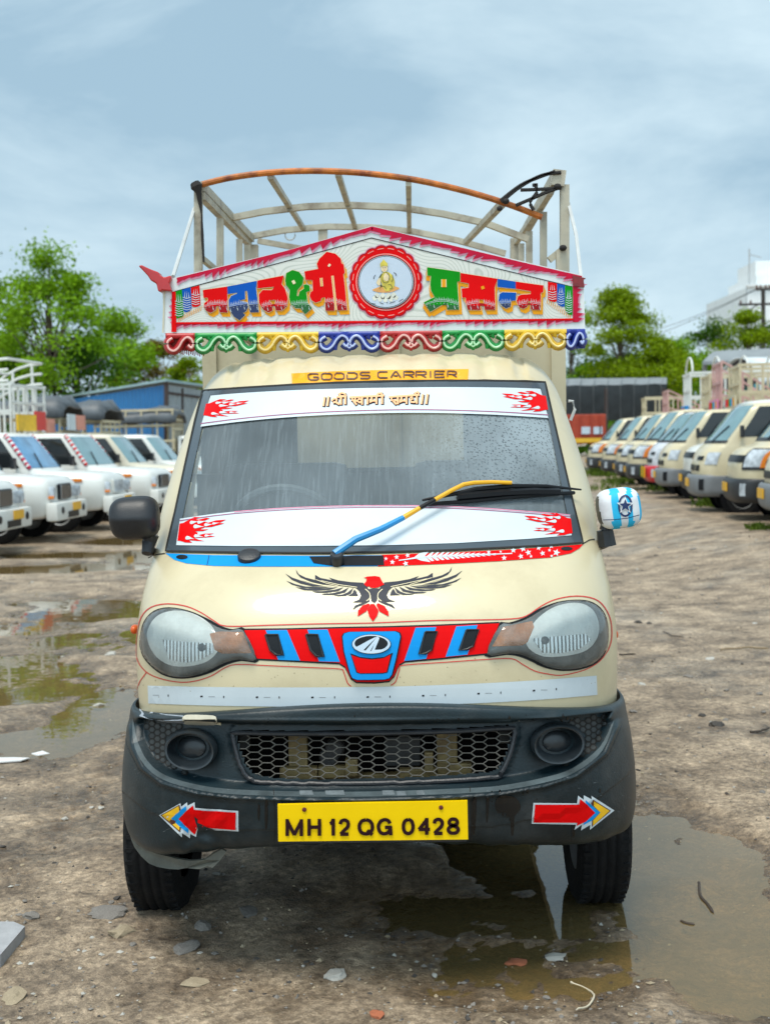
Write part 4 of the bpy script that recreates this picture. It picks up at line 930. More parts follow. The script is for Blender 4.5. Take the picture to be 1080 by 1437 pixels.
# ---- wheels, axle, underbody
def wheel(c, R=.288, W=.20, parent=None, toe=0.0):
    mb = MB(); prof = [(-W / 2 + .02, R * .62), (-W / 2, R * .78), (-W / 2 + .004, R * .92), (-W / 2 + .018, R * .975)]
    for i, x in enumerate(np.linspace(-W / 2 + .028, W / 2 - .028, 13)): prof.append((x, R if i % 3 else R - .007))
    prof += [(W / 2 - .018, R * .975), (W / 2 - .004, R * .92), (W / 2, R * .78), (W / 2 - .02, R * .62)]
    mb.lathe_x(prof, (0, 0, 0), 56)
    for i in range(44):
        a = 2 * pi * i / 44
        for sx in (-1, 1): mb.box((sx * (W / 2 - .027), R * .968 * cos(a), R * .968 * sin(a)), (.026, .02, .012), rot=Matrix.Rotation(a, 3, 'X'))
    w = mb.obj('wheel', RUBBER, parent, True, 40); w.location = c
    m2 = MB(); m2.lathe_x([(-.07, R * .62), (-.05, R * .56), (-.02, R * .5), (0, R * .3), (-.01, 0)], (0, 0, 0), 32); m2.obj('rim', mat('steel rim', (.25, .25, .25), .5, .2, metal=.6), w, True)
    return w
for u in (234, 833):
    p = P(u, 1180, 4.02); p.z = .285; wheel(TI @ p, W=.172, parent=truck)
for u in (-.66, .64): wheel(TI @ Vector((u, 6.1, .285)), parent=truck)
mb = MB(); mb.box((0, 2.1, .42), (1.2, 2.9, .30)); mb.box((0, .74, .54), (1.2, .5, .2)); mb.tube([(-.62, .82, .28), (.62, .82, .28)], .045, 8); mb.tube([(-.6, 2.9, .28), (.6, 2.9, .28)], .06, 8); mb.box((-.05, 2.1, .34), (.36, .5, .2)); mb.tube([(0, .9, .38), (0, 2.9, .32)], .05, 8)
for sx in (-1, 1): mb.box((sx * .59, .86, .68), (.24, .70, .05)); mb.box((sx * .52, 2.9, .5), (.06, .9, .07))
mb.obj('underbody', DARK, truck)

# ---- side windows and doors
for sg in (-1, 1):
    ts = [sg * t for t in np.linspace(1.02, 1.80, 8)]; qs = np.linspace(9.2, 13.2, 10)
    v, f = CAB.grid(ts, qs)
    for p in v: p.x += sg * .004
    dw = mesh_obj('side_window', v, f, mat('dark side glass', (.02, .025, .03), .06, .1), truck, smooth=True)

# ---- signboard
SD = 4.25; SGN = Surf(D=SD)
SIGNW = mat('signboard white', (.70, .72, .71), .42, .06, 6, coat=.2)
sb = MB(); SO = [(230.5, 467.5), (228, 408), (237, 393), (247, 389), (400, 352), (522, 317), (640, 345), (818, 386.5), (820.5, 462)]
pts = [tl(x, y, SD + .002) for x, y in SO]; sb.prism(pts, (0, .03, 0)); sign = sb.obj('signboard', SIGNW, truck)
# ripple pattern inside the frame
RIP = bpy.data.materials.new('ripple print'); RIP.use_nodes = True; t = RIP.node_tree; b_ = t.nodes['Principled BSDF']; b_.inputs['Roughness'].default_value = .45
tcn = nd(t, 'ShaderNodeTexCoord'); nz = nd(t, 'ShaderNodeTexNoise'); nz.inputs['Scale'].default_value = 4.6; nz.inputs['Detail'].default_value = 0; lk(t, tcn, 'Object', nz, 'Vector')
m_ = nd(t, 'ShaderNodeMath', operation='MULTIPLY'); m_.inputs[1].default_value = 260; lk(t, nz, 'Fac', m_, 0); s1 = nd(t, 'ShaderNodeMath', operation='SINE'); lk(t, m_, 0, s1, 0)
rr = nd(t, 'ShaderNodeValToRGB'); rr.color_ramp.elements[0].position = .35; rr.color_ramp.elements[0].color = (.66, .66, .60, 1); rr.color_ramp.elements[1].position = .95; rr.color_ramp.elements[1].color = (.50, .52, .46, 1); lk(t, s1, 0, rr, 'Fac'); lk(t, rr, 'Color', b_, 'Base Color')
INNER = [(246, 409.5), (521, 334.5), (768, 395), (803, 403), (803, 447.5), (640, 449), (523, 451), (247, 453)]
pn = Decal(SGN, step=9999); pn.poly(INNER, RIP, 0); pn.stroke([(245, 409.3), (521, 334), (804, 403)], 1.3, BLACK, 2)
def jag(dc, path, base, amp, lean, mt, layer, n, seed, inward=1):
    """airbrushed flames along a line: a ragged strip whose tips lean along it"""
    rnd = random.Random(seed); L = len(path) - 1; pts = []
    def at(s):
        s = min(max(s, 0), 1); k = min(int(s * L), L - 1); f = s * L - k; return (path[k][0] + (path[k + 1][0] - path[k][0]) * f, path[k][1] + (path[k + 1][1] - path[k][1]) * f), path[k], path[k + 1]
    low = []
    for i in range(n):
        s0, s1_ = i / n, (i + 1) / n; q, A, B = at((s0 + s1_) / 2); l = math.hypot(B[0] - A[0], B[1] - A[1]); tx, ty = (B[0] - A[0]) / l, (B[1] - A[1]) / l; nx, ny = -ty * inward, tx * inward
        burst = .55 + .45 * math.sin(i * .9 + seed); h = base + amp * burst * rnd.uniform(.6, 1)
        g0 = at(s0)[0]; gm = at((s0 + s1_) / 2)[0]
        bb = base * rnd.uniform(.7, 1.2)
        low += [(g0[0] + nx * bb, g0[1] + ny * bb), (gm[0] + nx * h + tx * lean, gm[1] + ny * h + ty * lean)]
    e_ = at(1)[0]; low.append((e_[0] + nx * base, e_[1] + ny * base))
    dc.poly([tuple(p) for p in path] + low[::-1], mt, layer)
for amp, base, mt, ly in ((10.0, 6.6, PINK, 1), (8.0, 4.4, MAGENTA, 3)):
    jag(pn, [(248, 390), (330, 369.8), (400, 352.6), (522, 317.8)], base, amp, -7, mt, ly, 25, 3)
    jag(pn, [(522, 317.8), (640, 346), (730, 367.5), (816, 387.5)], base + 1, amp + 1, -9, mt, ly, 25, 5)
    jag(pn, [(246, 453.5), (400, 452.8), (523, 451.5), (640, 449.5), (804, 448)], base - 2.4, amp * .8, -6, mt, ly, 52, 8)
    jag(pn, [(246.5, 409), (247.5, 440), (247.5, 464)], base - 1.5, amp * .9, -2, mt, ly, 7, 11)
    jag(pn, [(803, 452), (803.5, 425), (803, 398)], base + 2, amp * 1.3, 2, mt, ly, 8, 14)
pn.poly([(241, 466), (248, 466), (247, 410), (241.5, 409)], RED, 4); pn.stroke([(229, 467), (231, 409)], 2.2, mat('sign edge cream', (.55, .50, .36), .5), 2)
pn.stroke([(246, 453.6), (523, 451.6), (804, 448.2)], 2.6, RED, 5)
frame_ = pn.obj('painted_border', sign, TI)
# lettering
z1, z2, z3, z4 = zoom(280, 340, 9.818), zoom(385, 340, 9.818), zoom(585, 360, 9.818), zoom(680, 370, 7.448)
LET = [
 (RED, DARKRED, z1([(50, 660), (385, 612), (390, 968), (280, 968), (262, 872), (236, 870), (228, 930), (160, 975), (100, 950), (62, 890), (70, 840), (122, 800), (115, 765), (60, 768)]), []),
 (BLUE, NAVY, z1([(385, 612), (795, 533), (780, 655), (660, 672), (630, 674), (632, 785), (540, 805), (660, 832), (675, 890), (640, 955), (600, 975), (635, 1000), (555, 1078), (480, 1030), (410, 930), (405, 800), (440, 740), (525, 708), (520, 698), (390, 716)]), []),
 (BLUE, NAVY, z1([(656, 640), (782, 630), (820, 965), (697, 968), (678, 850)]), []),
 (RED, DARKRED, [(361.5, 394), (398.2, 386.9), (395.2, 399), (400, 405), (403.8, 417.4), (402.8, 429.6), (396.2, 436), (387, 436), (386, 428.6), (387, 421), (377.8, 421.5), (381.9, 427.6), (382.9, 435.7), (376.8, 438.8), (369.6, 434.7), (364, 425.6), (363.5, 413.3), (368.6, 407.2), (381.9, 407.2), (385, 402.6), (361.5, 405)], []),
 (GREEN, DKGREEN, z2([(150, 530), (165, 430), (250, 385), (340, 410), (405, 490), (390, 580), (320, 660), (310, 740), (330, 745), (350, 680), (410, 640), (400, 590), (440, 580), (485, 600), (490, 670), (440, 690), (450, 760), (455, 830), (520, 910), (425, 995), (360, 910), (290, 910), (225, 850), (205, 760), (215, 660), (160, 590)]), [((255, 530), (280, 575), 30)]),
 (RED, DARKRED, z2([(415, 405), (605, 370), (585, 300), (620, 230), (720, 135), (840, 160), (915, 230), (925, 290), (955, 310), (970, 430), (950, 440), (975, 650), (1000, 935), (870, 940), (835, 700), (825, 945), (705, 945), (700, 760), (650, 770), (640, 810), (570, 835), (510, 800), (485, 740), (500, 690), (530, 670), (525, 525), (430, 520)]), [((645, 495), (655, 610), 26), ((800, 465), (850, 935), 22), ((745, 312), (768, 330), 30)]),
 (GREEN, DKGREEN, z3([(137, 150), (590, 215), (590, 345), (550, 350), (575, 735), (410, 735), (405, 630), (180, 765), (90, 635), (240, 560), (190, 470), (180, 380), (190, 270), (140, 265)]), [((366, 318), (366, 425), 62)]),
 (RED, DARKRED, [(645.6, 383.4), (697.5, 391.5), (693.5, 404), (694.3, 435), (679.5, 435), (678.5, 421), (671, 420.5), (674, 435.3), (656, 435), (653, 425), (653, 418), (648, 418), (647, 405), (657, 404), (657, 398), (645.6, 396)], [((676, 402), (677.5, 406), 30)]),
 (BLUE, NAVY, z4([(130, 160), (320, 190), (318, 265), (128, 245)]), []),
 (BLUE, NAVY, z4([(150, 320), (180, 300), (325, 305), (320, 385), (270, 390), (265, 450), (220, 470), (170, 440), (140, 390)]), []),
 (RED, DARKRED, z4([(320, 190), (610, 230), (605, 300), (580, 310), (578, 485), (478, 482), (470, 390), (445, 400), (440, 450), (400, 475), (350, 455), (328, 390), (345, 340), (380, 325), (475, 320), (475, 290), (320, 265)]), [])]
ld = Decal(SGN, step=9999); ld.STEP = .0003
for k, (c1, c2, p, slits) in enumerate(LET):
    sx_, sy_ = (3.6, 6.0) if k < 6 else ((3.2, 6.4) if k > 6 else (-1.5, 7.0))
    for q_, f in enumerate((.35, .7, 1)): ld.poly([(x + sx_ * f, y + sy_ * f) for x, y in p], ORANGE, 4 + q_ * .22 + k * .75)
    if k == 6: ld.poly([(x + 4.5, y + 6.5) for x, y in p], ORANGE, 4.66 + k * .75)
    ld.stroke([(x + sx_, y + sy_) for x, y in p], .9, CREAMLINE, 3 + k * .06, closed=True)
for k, (c1, c2, p, slits) in enumerate(LET):
    LB = 13 + k * .3; ld.stroke(p, 1.5, CREAMLINE, LB, closed=True); ld.poly(p, c1, LB + 4)
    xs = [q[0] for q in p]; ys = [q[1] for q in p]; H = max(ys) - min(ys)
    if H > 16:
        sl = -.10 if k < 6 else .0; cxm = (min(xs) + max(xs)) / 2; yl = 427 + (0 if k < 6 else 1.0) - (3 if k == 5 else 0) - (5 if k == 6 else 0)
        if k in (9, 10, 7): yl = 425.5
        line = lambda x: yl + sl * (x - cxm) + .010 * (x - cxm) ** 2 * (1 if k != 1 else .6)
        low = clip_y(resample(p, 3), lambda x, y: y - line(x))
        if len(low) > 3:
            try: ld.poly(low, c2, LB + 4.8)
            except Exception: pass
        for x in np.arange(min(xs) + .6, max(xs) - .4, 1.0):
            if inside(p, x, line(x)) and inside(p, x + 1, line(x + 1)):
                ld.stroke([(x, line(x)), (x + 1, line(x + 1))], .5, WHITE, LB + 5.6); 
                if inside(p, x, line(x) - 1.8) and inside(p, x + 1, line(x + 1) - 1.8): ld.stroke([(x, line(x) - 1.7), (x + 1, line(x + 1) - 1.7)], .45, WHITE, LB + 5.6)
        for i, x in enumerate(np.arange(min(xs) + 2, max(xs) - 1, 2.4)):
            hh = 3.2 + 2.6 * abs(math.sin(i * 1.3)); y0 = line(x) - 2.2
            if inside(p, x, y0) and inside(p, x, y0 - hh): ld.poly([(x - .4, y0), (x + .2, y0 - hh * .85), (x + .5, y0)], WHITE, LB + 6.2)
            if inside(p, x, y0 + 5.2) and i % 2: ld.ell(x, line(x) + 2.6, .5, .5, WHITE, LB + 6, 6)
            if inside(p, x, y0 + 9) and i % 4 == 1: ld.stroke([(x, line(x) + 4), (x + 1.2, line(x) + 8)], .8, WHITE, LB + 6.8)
    for a, b, w in slits:
        zz = z2 if k in (4, 5) else z3
        if k == 7: ld.stroke([a, b], 4.4, ORANGE, LB + 7)
        else:
            q = zz([a, b]); ld.stroke(q, w / 9.818 + 1.0, CREAMLINE, LB + 7.4); ld.stroke(q, w / 9.818 - 1.0, ORANGE if k == 6 or w < 27 else CREAMLINE, LB + 8.2)
ld.obj('painted_lettering', sign, TI)
# hanging pennants painted at both ends
zp = zoom(190, 365, 9.818); pe = Decal(SGN, step=9999)
for cols, zf in (([(GREEN, [(540, 440), (645, 405), (668, 760), (650, 785), (580, 805), (560, 790)]), (NAVY, [(645, 410), (765, 372), (778, 665), (745, 705), (690, 722), (668, 700)]), (RED, [(768, 380), (885, 350), (900, 615), (860, 645), (800, 648), (782, 630)])], zp),
                 ([(RED, [(655, 188), (750, 208), (748, 395), (720, 402), (680, 392), (658, 370)]), (NAVY, [(752, 208), (832, 225), (832, 450), (800, 450), (765, 430), (752, 405)]), (GREEN, [(835, 226), (914, 244), (912, 538), (880, 535), (850, 512), (836, 470)])], z4)):
    for mt, p in cols:
        q = zf(p); pe.poly(q, BLUE if mt is NAVY else mt, 3); xs = [a[0] for a in q]; ys = [a[1] for a in q]; x0, x1 = min(xs) + 1.2, max(xs) - 1.2; h_ = max(ys) - min(ys)
        for i in range(int(h_ * .55 / 3.2)):
            y = max(ys) - 4 - i * 3.2; pe.stroke([(x0, y - 1.2), ((x0 + x1) / 2, y + .6), (x1, y - 1)], .9, WHITE, 5)
        for dx in (-.28, 0, .28): pe.stroke([((x0 + x1) / 2 + dx * (x1 - x0), min(ys) + h_ * .42), ((x0 + x1) / 2 + dx * .7 * (x1 - x0), min(ys) + h_ * .16)], 1.0, WHITE, 5, taper=True)
for (x0, y0), (x1, y1) in (((252, 449), (283, 434)), ((768, 424), (800, 445))):
    for i in range(13):
        f = i / 12; x = x0 + (x1 - x0) * f; y = y0 + (y1 - y0) * f; pe.stroke([(x, y - 4.5), (x - 1.4, y + 2.5)], .8, ORANGE, 3)
pe.obj('painted_pennants', sign, TI)
# medallion with the seated golden figure on a lotus
md = Decal(SGN, step=9999); zm = zoom(485, 335, 9.818); mcx, mcy = zm([(552, 600)])[0]; RX, RY = 50.5, 51.5
n_ = 20
def scal(k, mt, ly, amp=.055):
    md.poly([(mcx + RX * k * (1 - amp + amp * abs(math.sin(n_ / 2 * a)) ** .7) * cos(a), mcy + RY * k * (1 - amp + amp * abs(math.sin(n_ / 2 * a)) ** .7) * sin(a)) for a in np.linspace(0, 2 * pi, n_ * 9)[:-1]], mt, ly)
scal(1.04, PINK, 3); scal(1.015, DARKRED, 4); scal(.985, RED, 5)
for i in range(n_):
    a0 = 2 * pi * (i + .5) / n_; md.stroke([(mcx + RX * .915 * cos(a0 + q), mcy + RY * .915 * sin(a0 + q)) for q in (-.10, -.05, 0, .05, .09)] if i % 2 == 0 or True else [], 1.0, mat('rose highlight', (.80, .30, .26), .45), 7)
md.ell(mcx, mcy, 42, 40, mat('rose highlight', (.80, .30, .26)), 7, 60); md.ell(mcx, mcy, 40.6, 38.6, RED, 8, 60); md.ell(mcx, mcy, 39.6, 37.8, MAROON, 9, 60); md.ell(mcx, mcy, 38.6, 36.8, WHITE, 10, 60); md.ell(mcx, mcy, 37.8, 36.0, EAGLE, 11, 60)
md.ell(mcx, mcy, 37.0, 35.2, mat('medallion pale blue', (.50, .58, .68), .45, .04), 12, 60)
GOLD = mat('painted gold', (.60, .49, .06), .45, .25, 60); SKIN = mat('painted skin', (.74, .60, .36), .5, .1, 50); SAFF = mat('painted saffron', (.70, .34, .10), .5, .2, 60); PETAL = mat('pale lotus', (.66, .66, .56), .5, .1, 40); OLIVE = mat('painted olive line', (.07, .075, .02), .5)
for x, y, w, h_ in [(400, 830, 60, 48), (470, 840, 62, 52), (545, 845, 62, 56), (620, 838, 62, 52), (690, 822, 60, 44), (430, 790, 60, 50), (510, 800, 60, 60), (590, 800, 60, 60), (660, 785, 60, 50)]:
    md.poly(zm([(x - w * .6, y - h_ * .3), (x, y - h_), (x + w * .6, y - h_ * .3), (x + w * .3, y + h_ * .6), (x - w * .3, y + h_ * .6)]), PETAL, 13)
md.poly(smooth_line(zm([(365, 712), (430, 680), (520, 650), (640, 650), (735, 685), (700, 712), (600, 745), (450, 742)]), 3, True), SAFF, 14)
md.poly(smooth_line(zm([(500, 640), (480, 560), (500, 500), (520, 465), (570, 462), (620, 490), (665, 560), (672, 640), (640, 700), (560, 730), (520, 690)]), 3, True), GOLD, 15)
md.poly(smooth_line(zm([(520, 520), (545, 480), (590, 500), (600, 560), (560, 590), (525, 570)]), 3, True), SKIN, 16)
md.poly(smooth_line(zm([(450, 560), (480, 500), (505, 490), (500, 560), (480, 620), (505, 660), (480, 665), (455, 620)]), 3, True), OLIVE, 14); md.poly(smooth_line(zm([(425, 600), (470, 540), (480, 600), (470, 650), (440, 640)]), 3, True), SKIN, 15)
md.ell(*zm([(530, 415)])[0], 4.6, 5.2, SKIN, 17, 20); md.poly(zm([(478, 400), (472, 350), (500, 320), (520, 290), (545, 320), (575, 345), (576, 395), (560, 385), (530, 380), (500, 388)]), GOLD, 18); md.poly(zm([(484, 400), (500, 395), (498, 460), (486, 430)]), OLIVE, 16); md.poly(zm([(562, 395), (576, 400), (572, 440), (566, 455)]), OLIVE, 16)
md.stroke(zm([(508, 408), (522, 406)]), .8, BLACK, 19); md.stroke(zm([(538, 406), (552, 408)]), .8, BLACK, 19); md.stroke(zm([(526, 440), (538, 440)]), .7, RED, 19)
for p in [[(500, 560), (520, 600), (560, 615), (590, 590)], [(560, 470), (600, 520), (590, 570)], [(640, 500), (650, 560), (630, 600)], [(580, 640), (620, 640), (640, 680), (600, 700)], [(460, 690), (520, 660), (560, 700)]]: md.stroke(zm(p), .8, OLIVE, 17, smooth=3)
for p in [[(385, 560), (390, 530), (410, 505)], [(660, 470), (690, 490), (695, 520)], [(355, 895), (410, 905)], [(470, 885), (520, 905)], [(560, 885), (580, 890)], [(600, 895), (680, 870)], [(730, 870), (790, 835)]]: md.stroke(zm(p), .9, EAGLE, 15)
md.obj('medallion', sign, TI)
# pierced scroll trim under the board
def trim(u0, u1, mt, hi):
    mb = MB(); k = (u1 - u0) / 88.0
    vt = lambda u: curve_v([(230, 469.5), (523, 466.5), (821, 463)], u)
    def tb(pts, r, m): mb.tube([tl(u0 + x * k, vt(u0 + x * k) + y, SD + .004 - (.004 if m else 0)) for x, y in smooth_line(pts, 4)], r, 6, m)
    tb([(0, 2), (30, 2), (60, 2), (88, 2)], .010, 0)
    full = u1 - u0 > 60
    S1 = [(4, 16), (2, 8), (8, 3), (16, 6), (22, 14), (28, 21), (36, 23), (42, 17), (38, 11), (32, 13)]
    S1 = [(10, 5), (3, 10), (4, 19), (12, 23), (20, 18), (26, 9), (33, 4), (40, 7), (43, 14), (40, 19), (35, 15)]
    parts_ = [S1] + ([[(88 - x, y) for x, y in S1]] if full else [])
    if not full: parts_ = [[(x * 88 / 46, y) for x, y in S1]]
    for s_ in parts_: tb(s_, .0145, 0)
    for s_ in parts_: mb.tube([tl(u0 + x * k, vt(u0 + x * k) + y, SD - .0135) for x, y in smooth_line(s_, 4)], .004, 5, 1)
    if full:
        for c in (44,): mb.tube([tl(u0 + c * k, vt(u0) + 10, SD), tl(u0 + c * k, vt(u0) + 19, SD), tl(u0 + c * k, vt(u0) + 26, SD)], [.010, .016, .004], 6, 0); mb.tube([tl(u0 + 40 * k, vt(u0) + 18, SD - .014), tl(u0 + 44 * k, vt(u0) + 21, SD - .014), tl(u0 + 48 * k, vt(u0) + 18, SD - .014)], .003, 5, 1)
        for c in (18, 70): mb.tube([tl(u0 + c * k, vt(u0) + 4, SD), tl(u0 + c * k + 4 * k, vt(u0) + 9, SD)], [.010, .004], 6, 0)
        for c in (24, 64): mb.tube([tl(u0 + c * k, vt(u0) + 17, SD), tl(u0 + c * k, vt(u0) + 24, SD)], [.009, .006], 6, 0)
    o = mb.obj('scroll_trim', [mt, hi], sign, True, 60); return o
HR, HG, HY, HB = mat('rose scroll highlight', (.80, .45, .40), .4), mat('mint scroll highlight', (.45, .75, .45), .4), mat('straw scroll highlight', (.85, .66, .25), .4), mat('pale blue scroll highlight', (.45, .52, .78), .4)
TG, TY, TB_, TR = mat('trim green', (.01, .27, .05), .35), mat('trim yellow', (.66, .42, .02), .35), mat('trim blue', (.015, .035, .27), .35), mat('trim red', (.42, .02, .02), .35)
for u0, u1, a, b in [(233, 274, TR, HR), (274, 361, TG, HG), (361, 447, TY, HY), (447, 533, TB_, HB), (533, 620, TR, HR), (620, 707, TG, HG), (707, 794, TY, HY), (794, 820, TB_, HB)]: trim(u0, u1, a, b)
mb = MB(); a, b = tl(233, 468, SD + .012), tl(274, 492, SD + .02); mb.box((a + b) / 2, (abs(b.x - a.x), .006, abs(a.z - b.z)))
for i in range(20): mb.tube([tl(236 + i * 2.6, 489 + .15 * i, SD + .016), tl(236.6 + i * 2.6, 494 + .25 * i + (i % 3), SD + .016)], .0022, 4)
mb.obj('fringed_cloth', mat('dark red cloth', (.26, .03, .02), .85, .3, 30), sign)
mb = MB(); a, b = tl(795, 463, SD + .012), tl(820, 489, SD + .02); mb.box((a + b) / 2, (abs(b.x - a.x), .006, abs(a.z - b.z))); mb.obj('blue_end_plate', TB_, sign)
# carved red finial on the left end, broken socket on the right end
zf_ = zoom(190, 365, 9.818); mb = MB()
mb.prism([tl(x, y, SD - .02) for x, y in zf_([(42, 80), (75, 62), (210, 125), (320, 165), (340, 210), (400, 235), (490, 208), (495, 250), (470, 320), (500, 430), (370, 415), (345, 440), (310, 425), (290, 330), (255, 300), (215, 285), (170, 215), (100, 140)])], (0, .05, 0))
o = mb.obj('red_finial', mat('glossy red paint', (.45, .008, .008), .25, .15, 10, coat=.4), sign); md_ = o.modifiers.new('soft', 'BEVEL'); md_.width = .008; md_.segments = 3
mb = MB(); mb.prism([tl(x, y, SD - .008) for x, y in z4([(915, 120), (1055, 152), (1030, 165), (1040, 245), (925, 235)])], (0, .03, 0)); mb.obj('torn_corner', mat('dark red cap', (.16, .01, .012), .4, .5, 30), sign)
mb = MB(); mb.tube([tl(x, y, 4.6) for x, y in ((800, 590), (806, 575), (803, 563), (797, 563))], .006, 6); mb.obj('hook', mat('pale strap', (.50, .51, .50)), truck)
mb = MB()
for x in (-.5, 0, .5): mb.tube([(x, SD - 3.2 + .03, 1.95), (x, 1.58, 1.95)], .016, 6)
mb.obj('sign_bracket', FRAME, truck)
# ================================================================== ground and water
PUDDLES = [(1.02, 4.00, .34, .90, .1, .75), (.92, 3.45, .20, .30, 0, .5), (.62, 4.7, .40, .6, 0, .9), (.35, 3.90, .46, .24, 0, .34), (.50, 3.42, .40, .22, 0, .32), (-2.60, 8.0, .46, .80, .15, .85), (-1.66, 6.9, .22, .65, .05, .8), (-2.1, 7.6, .26, .4, 0, .45), (-1.95, 6.3, .35, .35, 0, .45), (-2.2, 9.4, .9, .5, 0, .45), (-3.3, 10.2, .5, .4, 0, .5),
           (-2.72, 11.4, .62, .60, 0, 1.0), (-3.3, 12.0, .4, .3, 0, .7), (-4.1, 15.4, 1.0, .55, 0, .9), (-4.5, 17.4, 1.2, .5, 0, .9), (-4.0, 19.8, .9, .9, 0, .9), (-3.2, 16.6, .5, .6, 0, .8), (-1.9, 9.6, .3, .5, .2, .55)]
def fbm(x, y, z=0.0, o=4): return noise.fractal(Vector((x, y, z)), 1.0, 2.0, o)
def ground_z(x, y, fine=True):
    n = fbm(x * .9, y * .9, 1.3, 3)
    h = .042 + .015 * n + .003 * fbm(x * 3, y * 3, 4)
    if fine and -5 < x < 5 and y < 12:
        h += .0065 * fbm(x * 14, y * 14, 2.2, 3) + .0042 * noise.noise(Vector((x * 52, y * 52, 5)))
    wx, wy = x + .10 * fbm(x * 2.6, y * 2.6, 7, 3), y + .16 * fbm(x * 2.2, y * 2.2, 9, 3)
    dep = 0.0
    for px_, py_, rx, ry, a, k in PUDDLES:
        dx, dy = wx - px_, wy - py_
        if abs(dx) > 2 * rx + .3 or abs(dy) > 2 * ry + .3: continue
        c, s = cos(a), sin(a); u, v = (dx * c + dy * s) / rx, (-dx * s + dy * c) / ry; q = u * u + v * v
        if q < 2.2: dep = max(dep, k * (1 - q / 2.2) ** 1.0)
    h -= .070 * dep ** .8 - .022 * min(1, dep * 2.2) * fbm(x * 5, y * 4, 11, 4)
    if x > 3 and y > 9: h += .24 * min(1, (x - 3) / 1.6) * min(1, (y - 9) / 4)
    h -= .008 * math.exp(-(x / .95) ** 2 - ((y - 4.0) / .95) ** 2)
    # tyre ruts left by other trucks along the aisle on the left
    for rx_ in (-1.55, -2.75):
        d_ = x - rx_ - .25 * math.sin(y * .25)
        if abs(d_) < .3 and y > 4.2: h -= .018 * math.exp(-(d_ / .12) ** 2) * (.6 + .4 * noise.noise(Vector((0, y * .5, 3)))) ; h += .004 * math.sin((y + abs(d_)) * 48) * math.exp(-(d_ / .12) ** 2)
    d_ = x - 1.75 - .12 * (y - 4)
    if abs(d_) < .3 and 3 < y < 6.5: h += .0035 * math.sin((y - abs(d_) * .8) * 55) * math.exp(-(d_ / .10) ** 2) - .01 * math.exp(-(d_ / .14) ** 2)
    return h
def axis_pts(parts):
    out = []
    for a, b, n in parts: out += list(np.linspace(a, b, n, endpoint=False))
    return out + [parts[-1][1]]
gx = axis_pts([(-900, -60, 6), (-60, -12, 12), (-12, -4, 40), (-4, -1.6, 60), (-1.6, 2.2, 170), (2.2, 4.5, 50), (4.5, 12, 22), (12, 60, 12), (60, 900, 6)])
gy = axis_pts([(-60, 0, 10), (0, 2.4, 20), (2.4, 5.6, 150), (5.6, 9, 95), (9, 14, 70), (14, 24, 80), (24, 60, 30), (60, 1500, 10)])
gv = []; wet = []
for y in gy:
    for x in gx:
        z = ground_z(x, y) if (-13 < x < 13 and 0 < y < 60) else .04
        gv.append((x, y, z))
nx_ = len(gx); gf = [(j * nx_ + i, j * nx_ + i + 1, (j + 1) * nx_ + i + 1, (j + 1) * nx_ + i) for j in range(len(gy) - 1) for i in range(nx_ - 1)]
WATER_Z = .012
